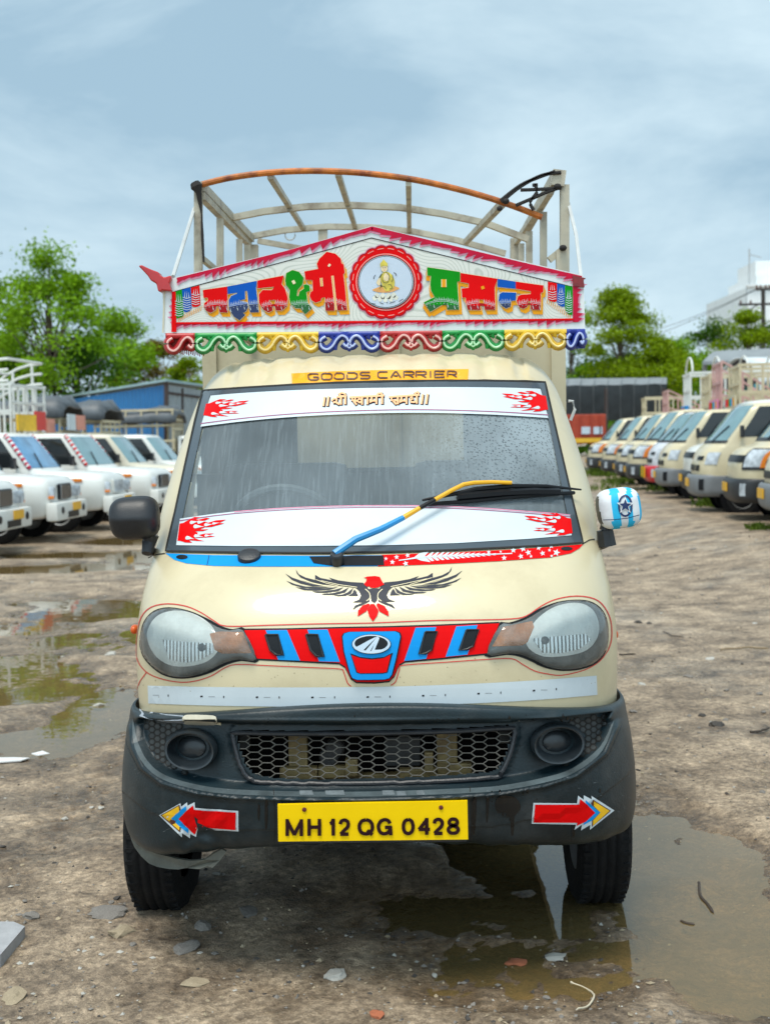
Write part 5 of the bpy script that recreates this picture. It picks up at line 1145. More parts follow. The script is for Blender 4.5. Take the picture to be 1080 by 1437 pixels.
def ground_mat():
    m = bpy.data.materials.new('wet packed earth'); m.use_nodes = True; t = m.node_tree; b = t.nodes['Principled BSDF']
    geo = nd(t, 'ShaderNodeNewGeometry'); sp = nd(t, 'ShaderNodeSeparateXYZ'); lk(t, geo, 'Position', sp, 'Vector')
    tcn = nd(t, 'ShaderNodeTexCoord')
    def nz(sc, det=6, ro=.6):
        n = nd(t, 'ShaderNodeTexNoise'); n.inputs['Scale'].default_value = sc; n.inputs['Detail'].default_value = det; n.inputs['Roughness'].default_value = ro; lk(t, tcn, 'Object', n, 'Vector'); return n
    big, mid, fine, grit = nz(.55), nz(3.2, 8, .7), nz(34, 6, .7), nz(150, 3, .7)
    r1 = nd(t, 'ShaderNodeValToRGB'); e = r1.color_ramp.elements; e[0].position = .34; e[0].color = (.135, .096, .063, 1); e[1].position = .66; e[1].color = (.535, .415, .292, 1); lk(t, mid, 'Fac', r1, 'Fac')
    r2 = nd(t, 'ShaderNodeValToRGB'); e = r2.color_ramp.elements; e[0].position = .35; e[0].color = (.50, .48, .46, 1); e[1].position = .66; e[1].color = (1.28, 1.26, 1.24, 1); lk(t, fine, 'Fac', r2, 'Fac')
    mu = nd(t, 'ShaderNodeMix', data_type='RGBA', blend_type='MULTIPLY'); mu.inputs['Factor'].default_value = 1; t.links.new(r1.outputs[0], mu.inputs['A']); t.links.new(r2.outputs[0], mu.inputs['B'])
    vor = nd(t, 'ShaderNodeTexVoronoi'); vor.inputs['Scale'].default_value = 58; lk(t, tcn, 'Object', vor, 'Vector'); vb = nd(t, 'ShaderNodeSeparateColor'); lk(t, vor, 'Color', vb, 0)
    vor2 = nd(t, 'ShaderNodeTexVoronoi'); vor2.inputs['Scale'].default_value = 170; lk(t, tcn, 'Object', vor2, 'Vector'); vb2 = nd(t, 'ShaderNodeSeparateColor'); lk(t, vor2, 'Color', vb2, 0)
    va = nd(t, 'ShaderNodeMath', operation='ADD'); lk(t, vb, 0, va, 0); lk(t, vb2, 1, va, 1)
    vr_ = nd(t, 'ShaderNodeMapRange'); vr_.inputs['From Max'].default_value = 2; vr_.inputs['To Min'].default_value = .62; vr_.inputs['To Max'].default_value = 1.36; lk(t, va, 0, vr_, 'Value')
    vm = nd(t, 'ShaderNodeVectorMath', operation='SCALE'); t.links.new(mu.outputs['Result'], vm.inputs[0]); lk(t, vr_, 0, vm, 'Scale')
    # pale grit
    r3 = nd(t, 'ShaderNodeValToRGB'); e = r3.color_ramp.elements; e[0].position = .64; e[0].color = (0, 0, 0, 1); e[1].position = .72; e[1].color = (.6, .6, .6, 1); lk(t, grit, 'Fac', r3, 'Fac')
    m2 = nd(t, 'ShaderNodeMix', data_type='RGBA'); t.links.new(r3.outputs[0], m2.inputs['Factor']); t.links.new(vm.outputs[0], m2.inputs['A']); m2.inputs['B'].default_value = (.36, .32, .27, 1)
    # wet where the ground lies near the water level
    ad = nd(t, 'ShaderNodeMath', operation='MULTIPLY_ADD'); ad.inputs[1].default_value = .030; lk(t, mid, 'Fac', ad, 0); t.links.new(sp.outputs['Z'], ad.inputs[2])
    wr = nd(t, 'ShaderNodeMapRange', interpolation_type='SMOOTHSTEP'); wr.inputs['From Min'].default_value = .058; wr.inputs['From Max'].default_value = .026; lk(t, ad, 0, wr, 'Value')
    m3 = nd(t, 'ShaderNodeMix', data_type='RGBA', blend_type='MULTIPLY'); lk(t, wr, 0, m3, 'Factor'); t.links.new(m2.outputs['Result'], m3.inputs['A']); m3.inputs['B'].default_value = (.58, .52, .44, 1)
    t.links.new(m3.outputs['Result'], b.inputs['Base Color'])
    rg = nd(t, 'ShaderNodeMapRange'); rg.inputs['To Min'].default_value = .68; rg.inputs['To Max'].default_value = .24; lk(t, wr, 0, rg, 'Value')
    # patches of damp sheen
    rb = nd(t, 'ShaderNodeMapRange', interpolation_type='SMOOTHSTEP'); rb.inputs['From Min'].default_value = .46; rb.inputs['From Max'].default_value = .62; rb.inputs['To Max'].default_value = .36; lk(t, big, 'Fac', rb, 'Value')
    sb_ = nd(t, 'ShaderNodeMath', operation='SUBTRACT'); sb_.use_clamp = True; t.links.new(rg.outputs[0], sb_.inputs[0]); t.links.new(rb.outputs[0], sb_.inputs[1]); lk(t, sb_, 0, b, 'Roughness')
    b1 = nd(t, 'ShaderNodeBump'); b1.inputs['Strength'].default_value = .65; b1.inputs['Distance'].default_value = .02; lk(t, fine, 'Fac', b1, 'Height')
    b2 = nd(t, 'ShaderNodeBump'); b2.inputs['Strength'].default_value = .8; b2.inputs['Distance'].default_value = .008; lk(t, grit, 'Fac', b2, 'Height'); lk(t, b1, 'Normal', b2, 'Normal'); b3 = nd(t, 'ShaderNodeBump'); b3.inputs['Strength'].default_value = .45; b3.inputs['Distance'].default_value = .006; lk(t, vb, 0, b3, 'Height'); lk(t, b2, 'Normal', b3, 'Normal'); lk(t, b3, 'Normal', b, 'Normal')
    return m
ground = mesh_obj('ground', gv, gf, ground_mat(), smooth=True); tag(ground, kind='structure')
def water_mat():
    m = bpy.data.materials.new('puddle water'); m.use_nodes = True; t = m.node_tree; t.nodes.clear()
    out = nd(t, 'ShaderNodeOutputMaterial'); tr = nd(t, 'ShaderNodeBsdfTransparent'); tr.inputs['Color'].default_value = (.92, .82, .58, 1)
    gl = nd(t, 'ShaderNodeBsdfGlossy'); gl.inputs['Roughness'].default_value = .015; fr = nd(t, 'ShaderNodeFresnel'); fr.inputs['IOR'].default_value = 1.65
    df = nd(t, 'ShaderNodeBsdfDiffuse'); df.inputs['Color'].default_value = (.42, .31, .13, 1)
    tcn = nd(t, 'ShaderNodeTexCoord'); n = nd(t, 'ShaderNodeTexNoise'); n.inputs['Scale'].default_value = 5; n.inputs['Detail'].default_value = 2; lk(t, tcn, 'Object', n, 'Vector')
    bp = nd(t, 'ShaderNodeBump'); bp.inputs['Strength'].default_value = .04; bp.inputs['Distance'].default_value = .02; lk(t, n, 'Fac', bp, 'Height'); lk(t, bp, 'Normal', gl, 'Normal'); lk(t, bp, 'Normal', fr, 'Normal')
    a = nd(t, 'ShaderNodeMixShader'); a.inputs[0].default_value = .25; lk(t, tr, 0, a, 1); lk(t, df, 0, a, 2)
    c = nd(t, 'ShaderNodeMixShader'); lk(t, fr, 0, c, 0); lk(t, a, 0, c, 1); lk(t, gl, 0, c, 2); lk(t, c, 0, out, 'Surface'); return m
water = mesh_obj('puddle_water', [(-9, 2.6, WATER_Z), (2.6, 2.6, WATER_Z), (2.6, 24, WATER_Z), (-9, 24, WATER_Z)], [(0, 1, 2, 3)], water_mat()); tag(water, kind='structure')
def gp(u, v, dz=0.0):
    """ground point under a photograph pixel"""
    d = ray(u, v); t = (CAM_H - .03) / -d.z; x, y = d.x * t, d.y * t; return Vector((x, y, max(ground_z(x, y), WATER_Z - .01) + dz))

# ---- loose stones, chips, twigs
def rock_mesh(name, m, seed, flat=.55):
    bm = bmesh.new(); bmesh.ops.create_icosphere(bm, subdivisions=2, radius=1)
    for v in bm.verts:
        n = noise.noise(v.co * 1.3 + Vector((seed * 3.1, 0, 0))) * .5 + noise.noise(v.co * 3 + Vector((0, seed, 0))) * .16
        v.co *= 1 + n; v.co.z *= flat
    me = bpy.data.meshes.new(name); bm.to_mesh(me); bm.free(); me.materials.append(m); return me
ST1 = mat('grey stone', (.20, .18, .16), .85, .25, 14, bump=.4, bs=60); ST2 = mat('tan stone', (.34, .27, .18), .85, .25, 14, bump=.4, bs=60); ST3 = mat('dark stone', (.06, .052, .046), .85, .3, 14, bump=.4, bs=60); ST4 = mat('pale chip', (.40, .38, .34), .7, .12, 20); BRICK = mat('brick chip', (.42, .13, .06), .85, .25, 20, bump=.4, bs=60)
rocks = {}
def stone(name, u, v, w, m, label, group=None, flat=.55, rz=None):
    key = (m.name, random.randrange(4), flat)
    if key not in rocks: rocks[key] = rock_mesh('stone', m, len(rocks) + 1, flat)
    p = gp(u, v); o = bpy.data.objects.new(name, rocks[key]); C.objects.link(o); s = w / 2 * p.y / FPX
    o.location = p + Vector((0, 0, s * .1)); o.scale = (s, s * random.uniform(.7, 1), s * .8); o.rotation_euler = (random.uniform(-.2, .2), random.uniform(-.2, .2), random.uniform(0, 6.28) if rz is None else rz)
    return tag(o, label, 'stone', group)
stone('stone', 172, 1313, 40, ST2, 'tan stone below and left of the front bumper', None, .5)
stone('stone', 286, 1304, 30, ST1, 'brown rounded stone in front of the left front tyre')
stone('stone', 262, 1332, 44, ST1, 'flat grey stone shard lying in the shallow brown water', None, .2)
stone('stone', 272, 1381, 38, ST2, 'sunken tan stone nearest the bottom edge of the photo', None, .3)
stone('stone', 350, 1283, 32, ST1, 'flat slate shard just in front of the shadow under the bumper', None, .2)
stone('stone', 470, 1371, 36, ST4, 'white broken chip in the water in front of the number plate', None, .4)
stone('stone', 305, 1231, 13, ST4, 'small white pebble in the shadow behind the left front tyre')
stone('stone', 780, 1340, 32, ST4, 'pale flat chip beside the red brick chip', None, .3)
tag(stone('brick_chip', 722, 1341, 34, BRICK, 'orange red brick chip in the brown water in front of the truck', None, .3), cat='brick chip')
tag(stone('brick_chip', 530, 1431, 24, BRICK, 'brick chip cut by the bottom edge of the photo', None, .5), cat='brick chip')
stone('stone', 140, 985, 20, ST4, 'lone white stone standing in the bright puddle left of the bumper'); stone('stone', 895, 877, 12, ST3, 'larger of two dark clods right of the right headlight'); stone('stone', 910, 878, 10, ST3, 'smaller of two dark clods right of the right headlight')
stone('stone', 965, 951, 14, ST1, 'grey stone on dry earth level with the white strip'); stone('stone', 995, 925, 16, ST4, 'pale flat stone on dry earth right of the headlight', None, .3); stone('stone', 1003, 1022, 22, ST3, 'dark stone with a pale top right of the bumper'); stone('stone', 155, 918, 16, ST4, 'white stone on the mud left of the left headlight')
stone('stone', 900, 963, 14, ST4, 'pale chip just right of the bumper corner', None, .35); stone('stone', 45, 1290, 26, ST1, 'low muddy stone above the grey slab'); stone('stone', 20, 1405, 44, ST2, 'tan lump of earth in the bottom left corner', None, .45); stone('stone', 150, 1285, 60, ST1, 'long brown ridge of stone left of the tyre', None, .22, .1)
rnd = random.Random(21)
for i in range(70):
    right = rnd.random() < .55; u, v = (rnd.uniform(880, 1078), rnd.uniform(760, 1160)) if right else (rnd.uniform(0, 190), rnd.uniform(1050, 1430))
    if rnd.random() < .25: u, v = rnd.uniform(250, 1000), rnd.uniform(1290, 1435)
    reg = 'right' if u > 880 and v < 1290 else ('left' if u < 200 else 'front')
    m = rnd.choice([ST1, ST1, ST2, ST3, ST4]); nm = {'grey stone': 'grey', 'tan stone': 'tan', 'dark stone': 'dark', 'pale chip': 'pale'}[m.name]
    stone('stone', u, v, rnd.uniform(5, 11), m, {'right': f'one of the {nm} pebbles strewn over the dry earth right of the truck', 'left': f'one of the {nm} pebbles strewn over the mud left of the truck', 'front': f'one of the {nm} pebbles strewn in front of the truck'}[reg], {'right': f'{nm} pebbles right of the truck', 'left': f'{nm} pebbles left of the truck', 'front': f'{nm} pebbles in front of the truck'}[reg])
def twig(pts, r, m, label, cat='twig', name='twig'):
    mb = MB(); q = [gp(*p) + Vector((0, 0, .006 + r)) for p in smooth_line(pts, 4)]; mb.tube(q, [r] * (len(q) - 1) + [r * .4], 6); return tag(mb.obj(name, m, None, True), label, cat)
TW = mat('wet twig', (.05, .035, .025), .7, .3, 30)
twig([(980, 1232), (982, 1250), (992, 1262), (1000, 1274)], .0055, TW, 'dark bent twig lying in the puddle right of the truck'); twig([(868, 923), (892, 922)], .007, TW, 'straight dark twig beside the right headlight'); twig([(955, 1285), (962, 1288), (974, 1290)], .005, TW, 'short black twig in the puddle below the bent twig'); twig([(930, 890), (945, 896), (958, 897)], .004, TW, 'thin curved twig on dry earth right of the headlight')
twig([(800, 1370), (822, 1378), (833, 1392), (826, 1408), (808, 1424)], .0028, mat('pale string', (.55, .48, .36), .7, .1), 'pale curled string lying in front of the right tyre', 'string', 'string')
twig([(1052, 1035), (1066, 1032), (1079, 1026)], .006, TW, 'dark twig cut by the right edge of the photo'); twig([(1010, 915), (1050, 913), (1078, 914)], .006, mat('dry stalk', (.22, .16, .09), .8), 'dry stalk lying across the earth at the right edge', 'stalk', 'dry_stalk')
mb = MB(); p4 = [gp(-40, 1312), gp(20, 1312), gp(36, 1320), gp(2, 1362), gp(-40, 1385)]; mb.prism([p + Vector((0, 0, .035)) for p in p4], (0, 0, -.05)); tag(mb.obj('stone_slab', mat('cut grey stone', (.34, .34, .35), .7, .12, 20, bump=.2, bs=80)), 'cut grey stone slab poking in at the bottom left edge', 'slab')
mb = MB(); mb.prism([gp(*q) + Vector((0, 0, .012)) for q in ((-10, 1063), (20, 1058), (42, 1061), (30, 1068), (0, 1072))], (0, 0, -.006)); tag(mb.obj('paper_scrap', mat('white scrap', (.72, .72, .72), .6)), 'white scrap of paper on the mud at the left edge', 'paper')
mb = MB(); mb.prism([gp(*q) + Vector((0, 0, .012)) for q in ((44, 1053), (60, 1049), (70, 1053), (55, 1057))], (0, 0, -.006)); tag(mb.obj('paper_scrap', mat('white scrap', (.72, .72, .72))), 'small pale scrap beside the white paper at the left edge', 'paper')
# gravel: thousands of bits nobody could count
rng = np.random.default_rng(5); GV = []; GF = []; GM = []
octa = np.array([(1, 0, 0), (-1, 0, 0), (0, 1, 0), (0, -1, 0), (0, 0, 1), (0, 0, -1)], float); of = [(0, 2, 4), (2, 1, 4), (1, 3, 4), (3, 0, 4), (2, 0, 5), (1, 2, 5), (3, 1, 5), (0, 3, 5)]
for i in range(12000):
    y = 2.9 + 13 * rng.random() ** 1.7; x = rng.uniform(-.5, .5) * (1.1 * y + .5)
    z = ground_z(x, y); s = (.0025 + .007 * rng.random() ** 3) * (1 + .08 * max(0, y - 4))
    if z < WATER_Z and rng.random() < .8: continue
    if noise.noise(Vector((x * 1.6, y * 1.6, 0))) < -.12: continue
    R = Matrix.Rotation(rng.random() * 6.28, 3, 'Z'); n0 = len(GV); q = octa * (s * rng.uniform(.7, 1.5, 3)) * np.array((1, 1, .6)) + rng.normal(0, s * .15, (6, 3))
    for c in q:
        c2 = R @ Vector(c); GV.append((x + c2.x, y + c2.y, z + c2.z + s * .2))
    k = int(rng.choice(4, p=[.45, .25, .18, .12]))
    for f in of: GF.append(tuple(a + n0 for a in f)); GM.append(k)
gvl = mesh_obj('gravel', GV, GF, [ST1, ST2, ST3, ST4], mi=GM); tag(gvl, kind='stuff')

# ================================================================== trees
def leaf_mat(name, col):
    m = bpy.data.materials.new(name); m.use_nodes = True; t = m.node_tree; t.nodes.clear(); out = nd(t, 'ShaderNodeOutputMaterial')
    geo = nd(t, 'ShaderNodeNewGeometry'); r = nd(t, 'ShaderNodeValToRGB'); e = r.color_ramp.elements; e[0].color = (*[c * .6 for c in col], 1); e[1].color = (*[min(1, c * 1.25) for c in col], 1); lk(t, geo, 'Random Per Island', r, 'Fac')
    d = nd(t, 'ShaderNodeBsdfDiffuse'); lk(t, r, 0, d, 0); tl_ = nd(t, 'ShaderNodeBsdfTranslucent'); lk(t, r, 0, tl_, 0); g = nd(t, 'ShaderNodeBsdfGlossy'); g.inputs['Roughness'].default_value = .4; g.inputs['Color'].default_value = (.6, .6, .6, 1)
    a = nd(t, 'ShaderNodeMixShader'); a.inputs[0].default_value = .42; lk(t, d, 0, a, 1); lk(t, tl_, 0, a, 2); b = nd(t, 'ShaderNodeMixShader'); b.inputs[0].default_value = .015; lk(t, a, 0, b, 1); lk(t, g, 0, b, 2); lk(t, b, 0, out, 'Surface'); return m
LEAFA = leaf_mat('fresh leaf', (.21, .38, .012)); LEAFB = leaf_mat('yellow green leaf', (.22, .32, .006)); LEAFC = leaf_mat('deep leaf', (.065, .15, .010)); LEAFD = leaf_mat('reddish shrub leaf', (.20, .16, .018))
BARK = mat('bark', (.10, .075, .055), .9, .3, 8, bump=.5, bs=20)
def tree(D, u, vtop, vbase, wpx, leaf, label, n=5200, clumps=34, seed=1, airy=.5, size=.16, trunk_px=None, cat='tree', name='tree'):
    rnd = np.random.default_rng(seed); base = P(u, 620, D); base.z = .04; H = P(u, vtop, D).z - .04; z0 = max(.3, P(u, vbase, D).z); W = wpx * D / FPX / 2
    root = empty(name, base); tag(root, label, cat)
    V = []; F = []; cents = []
    for k in range(clumps):
        a, rr, zz = rnd.uniform(0, 2 * pi), rnd.uniform(.1, 1) ** .6, rnd.uniform(0, 1)
        env = math.sin(pi * min(1, .16 + .84 * zz) ** .8) * .75 + .3 * (1 - zz)
        if zz > .85: env *= .7
        cents.append(Vector((W * rr * env * cos(a), W * rr * env * sin(a) * .9, z0 + (H - z0) * (.04 + .93 * zz))))
    per = int(n * 1.6) // clumps; size *= .78
    for c in cents:
        R = W * rnd.uniform(.17, .40) * (1.1 - airy * .3)
        for i in range(per):
            d = rnd.normal(0, 1, 3); d /= np.linalg.norm(d); r = R * (rnd.random() ** .45 if rnd.random() < .88 else 1 + .6 * rnd.random() ** 2)
            p = c + Vector(d) * r * 1.0; p.z = c.z + d[2] * r * .55
            if p.z < .1: continue
            s = size * rnd.uniform(.6, 1.3); nrm = Vector(rnd.normal(0, 1, 3)) + Vector((0, 0, .9)); nrm.normalize(); a = nrm.orthogonal().normalized(); a = Matrix.Rotation(rnd.random() * 6.28, 3, nrm) @ a; b = nrm.cross(a)
            n0 = len(V); V += [p - a * s * .6, p + b * s * .32, p + a * s * .6, p - b * s * .32]; F.append((n0, n0 + 1, n0 + 2, n0 + 3))
    mesh_obj('crown', V, F, leaf, root)
    mb = MB(); tr_ = max(.10, W * .045); top_ = Vector((rnd.uniform(-.3, .3), 0, z0 + (H - z0) * .55))
    mb.tube([Vector((0, 0, -.1)), Vector((.05 * W, 0, z0 * .6)), Vector((.02 * W, 0, z0 + (H - z0) * .25)), top_], [tr_ * 1.3, tr_, tr_ * .75, tr_ * .3], 9); mb.obj('trunk', BARK, root, True)
    lb_ = MB()
    for c in cents[::2]:
        s0 = Vector((.03 * W, 0, z0 + (c.z - z0) * .35)); mid = s0.lerp(c, .5) + Vector((0, 0, -.12 * W * rnd.random())); lb_.tube([s0, mid, c], [tr_ * .38, tr_ * .22, tr_ * .08], 6)
    lb_.obj('limb', BARK, root, True); return root
tree(44, 75, 345, 545, 250, LEAFA, 'tall airy light green tree behind the white racks on the left', 8200, 46, 3, .8, .17)
tree(48, -20, 350, 560, 150, LEAFC, 'dark green tree cut by the left edge of the photo', 4600, 30, 4, .4, .18)
tree(50, 168, 440, 560, 165, LEAFA, 'lower leafy tree to the right of the tall airy tree', 4600, 28, 6, .4, .16)
tree(52, 222, 478, 565, 135, LEAFD, 'reddish olive bush above the blue shed', 4200, 26, 7, .4, .15, cat='bush', name='bush')
tree(47, 272, 500, 570, 120, LEAFB, 'yellow green bush at the right end of the blue shed', 3400, 22, 8, .3, .15, cat='bush', name='bush')
tree(47, 20, 470, 590, 150, LEAFA, 'green bush filling the left edge behind the white racks', 4600, 26, 22, .2, .16, cat='bush', name='bush')
tree(46, 110, 475, 585, 280, LEAFC, 'dark shrub mass under the tall airy tree', 5200, 30, 9, .2, .17, cat='bush', name='bush')
tree(60, 868, 402, 540, 155, LEAFB, 'large yellow green tree right of the signboard', 9000, 44, 12, .55, .19)
tree(63, 800, 420, 560, 110, LEAFA, 'bright green tree just behind the right end of the signboard', 5200, 30, 13, .35, .19)
tree(58, 925, 480, 560, 140, LEAFB, 'low bushy tree between the yellow green tree and the pole', 5000, 28, 14, .2, .18)
tree(70, 998, 450, 550, 125, LEAFC, 'dark green tree left of the utility pole', 4600, 26, 15, .3, .2)
tree(66, 1048, 438, 550, 110, LEAFB, 'yellow green tree behind the utility pole', 4600, 26, 16, .3, .2)
tree(62, 950, 478, 570, 150, LEAFA, 'bushy green tree filling the gap left of the dark tree', 5600, 34, 18, .2, .18)
tree(74, 1075, 455, 570, 110, LEAFC, 'dark tree cut by the right edge behind the utility pole', 4800, 30, 19, .25, .18)
tree(64, 885, 490, 575, 260, LEAFC, 'dark hedge like tree base above the black tarpaulin shed', 5200, 28, 17, .1, .2, cat='bush', name='bush')

rng = np.random.default_rng(31); V = []; F = []
for i in range(15000):
    x = rng.uniform(-75, 85); y = 104 + rng.normal(0, 4); hmax = 4.6 + 1.8 * noise.noise(Vector((x * .09, 0, 4))) + 1.0 * noise.noise(Vector((x * .35, 2, 4))); z = hmax * rng.random() ** .7
    s = rng.uniform(.25, .6); n_v = Vector(rng.normal(0, 1, 3)) + Vector((0, 0, .8)); n_v.normalize(); a = n_v.orthogonal().normalized(); b = n_v.cross(a); p = Vector((x, y, z)); n0 = len(V)
    V += [p - a * s, p + b * s * .6, p + a * s, p - b * s * .6]; F.append((n0, n0 + 1, n0 + 2, n0 + 3))
tag(mesh_obj('far_woods', V, F, LEAFC), kind='stuff')

# ================================================================== buildings, sheds, pole
def wall_box(mb, u0, v0, u1, v1, D, dep, m=0):
    a, b = P(u0, v0, D), P(u1, v1, D); mb.box(((a.x + b.x) / 2, D + dep / 2, (a.z + b.z) / 2), (abs(b.x - a.x), dep, abs(a.z - b.z)), m); return a, b
sh = empty('blue_shed', P(182, 620, 40) * Vector((1, 1, 0)) if False else (P(182, 620, 40).x, 40, 0)); tag(sh, 'blue sheet metal shed with a grey shutter end behind the pickups', 'shed')
SL = Vector(sh.location)
def lp(u, v, D): return P(u, v, D) - SL
BLUEMET = mat('blue sheet metal', (.012, .135, .34), .45, .12, 2, bump=.1, bs=30); GREYMET = mat('grey corrugated sheet', (.28, .31, .32), .5, .15, 3)
def corrug(name, m, pts, parent, n=40, amp=.03):
    """ribbed sheet on the quad bottom-left, bottom-right, top-right, top-left"""
    a, b, c, e = pts; V = []; F = []
    nrm = (b - a).cross(e - a).normalized()
    for i in range(n * 4 + 1):
        f = i / (n * 4); off = nrm * (amp if (i // 2) % 2 else 0); V += [a.lerp(b, f) + off, e.lerp(c, f) + off]
    for i in range(n * 4): F.append((2 * i, 2 * i + 2, 2 * i + 3, 2 * i + 1))
    o = mesh_obj(name, V, F, m, parent); mod = o.modifiers.new('thickness', 'SOLIDIFY'); mod.thickness = .02; return o
corrug('wall', BLUEMET, (lp(70, 660, 44), lp(233, 660, 38), lp(233, 540, 38), lp(70, 565, 44)), sh, 30)
corrug('shutter', GREYMET, (lp(234, 660, 38), lp(300, 660, 41), lp(300, 550, 41), lp(234, 540, 38)), sh, 10)
mb = MB(); mb.prism([lp(66, 562, 44.2), lp(233, 535, 37.7), lp(305, 545, 41), lp(200, 545, 48)], (0, 0, .07)); mb.obj('roof', mat('pale blue roof edge', (.30, .43, .46), .5, .1), sh)
mb = MB(); mb.tube([lp(233.5, 536, 37.9), lp(233.5, 665, 37.9)], .09, 4); mb.tube([lp(234, 551, 37.95), lp(300, 560, 40.95)], .05, 4); mb.tube([lp(256, 545, 38.9), lp(256, 640, 38.9)], .05, 4); mb.obj('frame_post', mat('dark brown post', (.05, .03, .025), .7), sh)
ts = empty('tarpaulin_shed', (P(860, 620, 46).x, 46, 0)); SL = Vector(ts.location); tag(ts, 'long shed covered with black tarpaulin behind the right row', 'shed')
TARP = mat('black tarpaulin', (.018, .022, .024), .55, .4, 3, bump=.5, bs=6); TARPT = mat('pale tarpaulin top', (.20, .215, .225), .6, .2, 3, bump=.3, bs=8)  # upper faces of the tarpaulin are paler than its sides
V = []; F = []; nn = 40
for i in range(nn + 1):
    f = i / nn; u = 770 + 165 * f; D = 46 + 2 * f
    sag = 1.0 * abs(math.sin(f * 14))
    V += [lp(u, 590, D), lp(u, 555 + sag, D - .15), lp(u, 541 + sag - 3 * f, D - .05), lp(u, 531.5 + sag * .4 - 2 * f, D + 2.2), lp(u, 540, D + 5)]
for i in range(nn):
    for j in range(4): F.append((i * 5 + j, (i + 1) * 5 + j, (i + 1) * 5 + j + 1, i * 5 + j + 1))
mesh_obj('tarpaulin', V, F, [TARP, TARPT], ts, [1 if j >= 2 else 0 for i in range(nn) for j in range(4)], smooth=True, auto=40)
mb = MB()
for i in range(9):
    u = 775 + 19 * i; mb.tube([lp(u, 588, 45.8), lp(u, 541, 45.7), lp(u + 3, 531, 48)], .014, 5)
mb.obj('tie_rope', mat('grey rope', (.12, .13, .13), .8), ts)
mb = MB()
for u in (775, 850, 930): mb.tube([lp(u, 625, 46.3), lp(u, 545, 46.3)], .07, 6)
mb.obj('post', mat('dark brown post', (.05, .03, .025)), ts)
br = MB(); a, b = P(793, 582, 44), P(850, 622, 44); o = (P(822, 620, 44).x, 44, 0); SL = Vector(o)
rt = empty('parked_lorry', o); tag(rt, 'orange red lorry side with pale panels under the black tarpaulin', 'lorry')
mb = MB(); mb.box(((a.x + b.x) / 2 - SL.x, .6, (a.z + b.z) / 2), (abs(b.x - a.x), 1.2, abs(a.z - b.z)), bev=.03); lor = mb.obj('cargo_side', mat('orange red panel', (.36, .045, .015), .5, .2, 5), rt)
for u in (800, 814, 828, 841):
    mb = MB(); q = P(u, 603, 44) - SL; mb.box((q.x, -.04, q.z), (.05, .06, abs(a.z - b.z)), 0); mb.obj('rib', mat('dark orange rib', (.33, .035, .012), .5), rt)
for u in (821, 838):
    mb = MB(); q = P(u, 604, 44) - SL; mb.box((q.x, -.05, q.z), (.32, .04, .26)); mb.obj('pale_panel', mat('pale blue panel', (.5, .58, .66), .5), rt)
mb = MB(); q = P(818, 618, 44) - SL; mb.box((q.x, -.06, q.z), (1.3, .05, .16)); mb.obj('yellow_rail', mat('rail yellow', (.72, .42, .03), .5), rt)
for u in (806, 838):
    q = P(u, 634, 44) - SL; q.z = .45; w = wheel((q.x, .5, q.z), .43, .28, rt)
wb = empty('white_building', (P(1085, 620, 95).x + 1.25, 95, 0)); SL = Vector(wb.location); tag(wb, 'white flat roofed building at the right edge behind the trees', 'building')
WB = mat('white plaster', (.74, .76, .76), .8, .04, 2, dirt=(.50, .51, .50), dirt_amt=.3, dirt_scale=.6)
mb = MB(); z = lambda v: P(1080, v, 95).z; x = lambda u: P(u, 620, 95).x + 1.25 - SL.x
mb.box(((x(1026) + x(1160)) / 2, 6, z(402) / 2), (x(1160) - x(1026), 12, z(402))); mb.box(((x(1055) + x(1160)) / 2, 7, (z(402) + z(378)) / 2), (x(1160) - x(1055), 8, z(378) - z(402) - .01)); mb.box(((x(1062) + x(1120)) / 2, 7, (z(378) + z(354)) / 2), (x(1120) - x(1062), 5, z(354) - z(378) - .01)); mb.obj('wall', WB, wb)
for v in (418, 440, 462):
    mb = MB(); mb.box((x(1074), -.03, z(v)), (.7, .1, .55)); f = mb.obj('window', mat('window frame grey', (.3, .31, .32), .5), wb); mb = MB(); mb.box((x(1074), -.09, z(v)), (.56, .02, .42)); mb.obj('pane', mat('dark side glass', (.02, .025, .03)), f)
mb = MB(); mb.box(((x(1024) + x(1160)) / 2, -.1, z(402) + .08), (x(1160) - x(1024), .3, .16)); mb.obj('parapet', WB, wb)
mb = MB(); mb.tube([(x(1034), 1, z(420)), (x(1034), 1, z(346))], .07, 6); mb.tube([(x(1034), 1, z(354)), (x(1062), 3, z(353))], .05, 6); mb.tube([(x(1026.5), .2, z(470)), (x(1026.5), .2, z(402))], .08, 6); mb.obj('antenna_mast', mat('grey mast', (.42, .44, .45), .6), wb)
up = empty('utility_pole', (P(1070, 620, 70).x, 70, 0)); SL = Vector(up.location); tag(up, 'dark utility pole with crossarms at the right edge', 'pole')
mb = MB(); mb.tube([(0, 0, 0), lp(1070, 405, 70)], [.16, .12], 10); mb.obj('post', mat('dark pole', (.035, .028, .024), .8, .3), up, True)
for v, w in ((406, 10), (427, 26)):
    mb = MB(); c = lp(1070 - (w - 10) * .5, v, 70); hw = w * 70 / FPX; mb.box(c, (hw * 2, .12, .12)); cm = mb.obj('crossarm', mat('dark pole', (.035, .028, .024)), up)
    mb = MB()
    for k in (-1, -.4, .4, 1): dome(mb, c + Vector((k * hw * .9, 0, .06)), Vector((0, 0, 1)), Vector((1, 0, 0)), .06, .18, n=8)
    mb.obj('insulator', mat('brown ceramic', (.12, .05, .03), .3), cm)
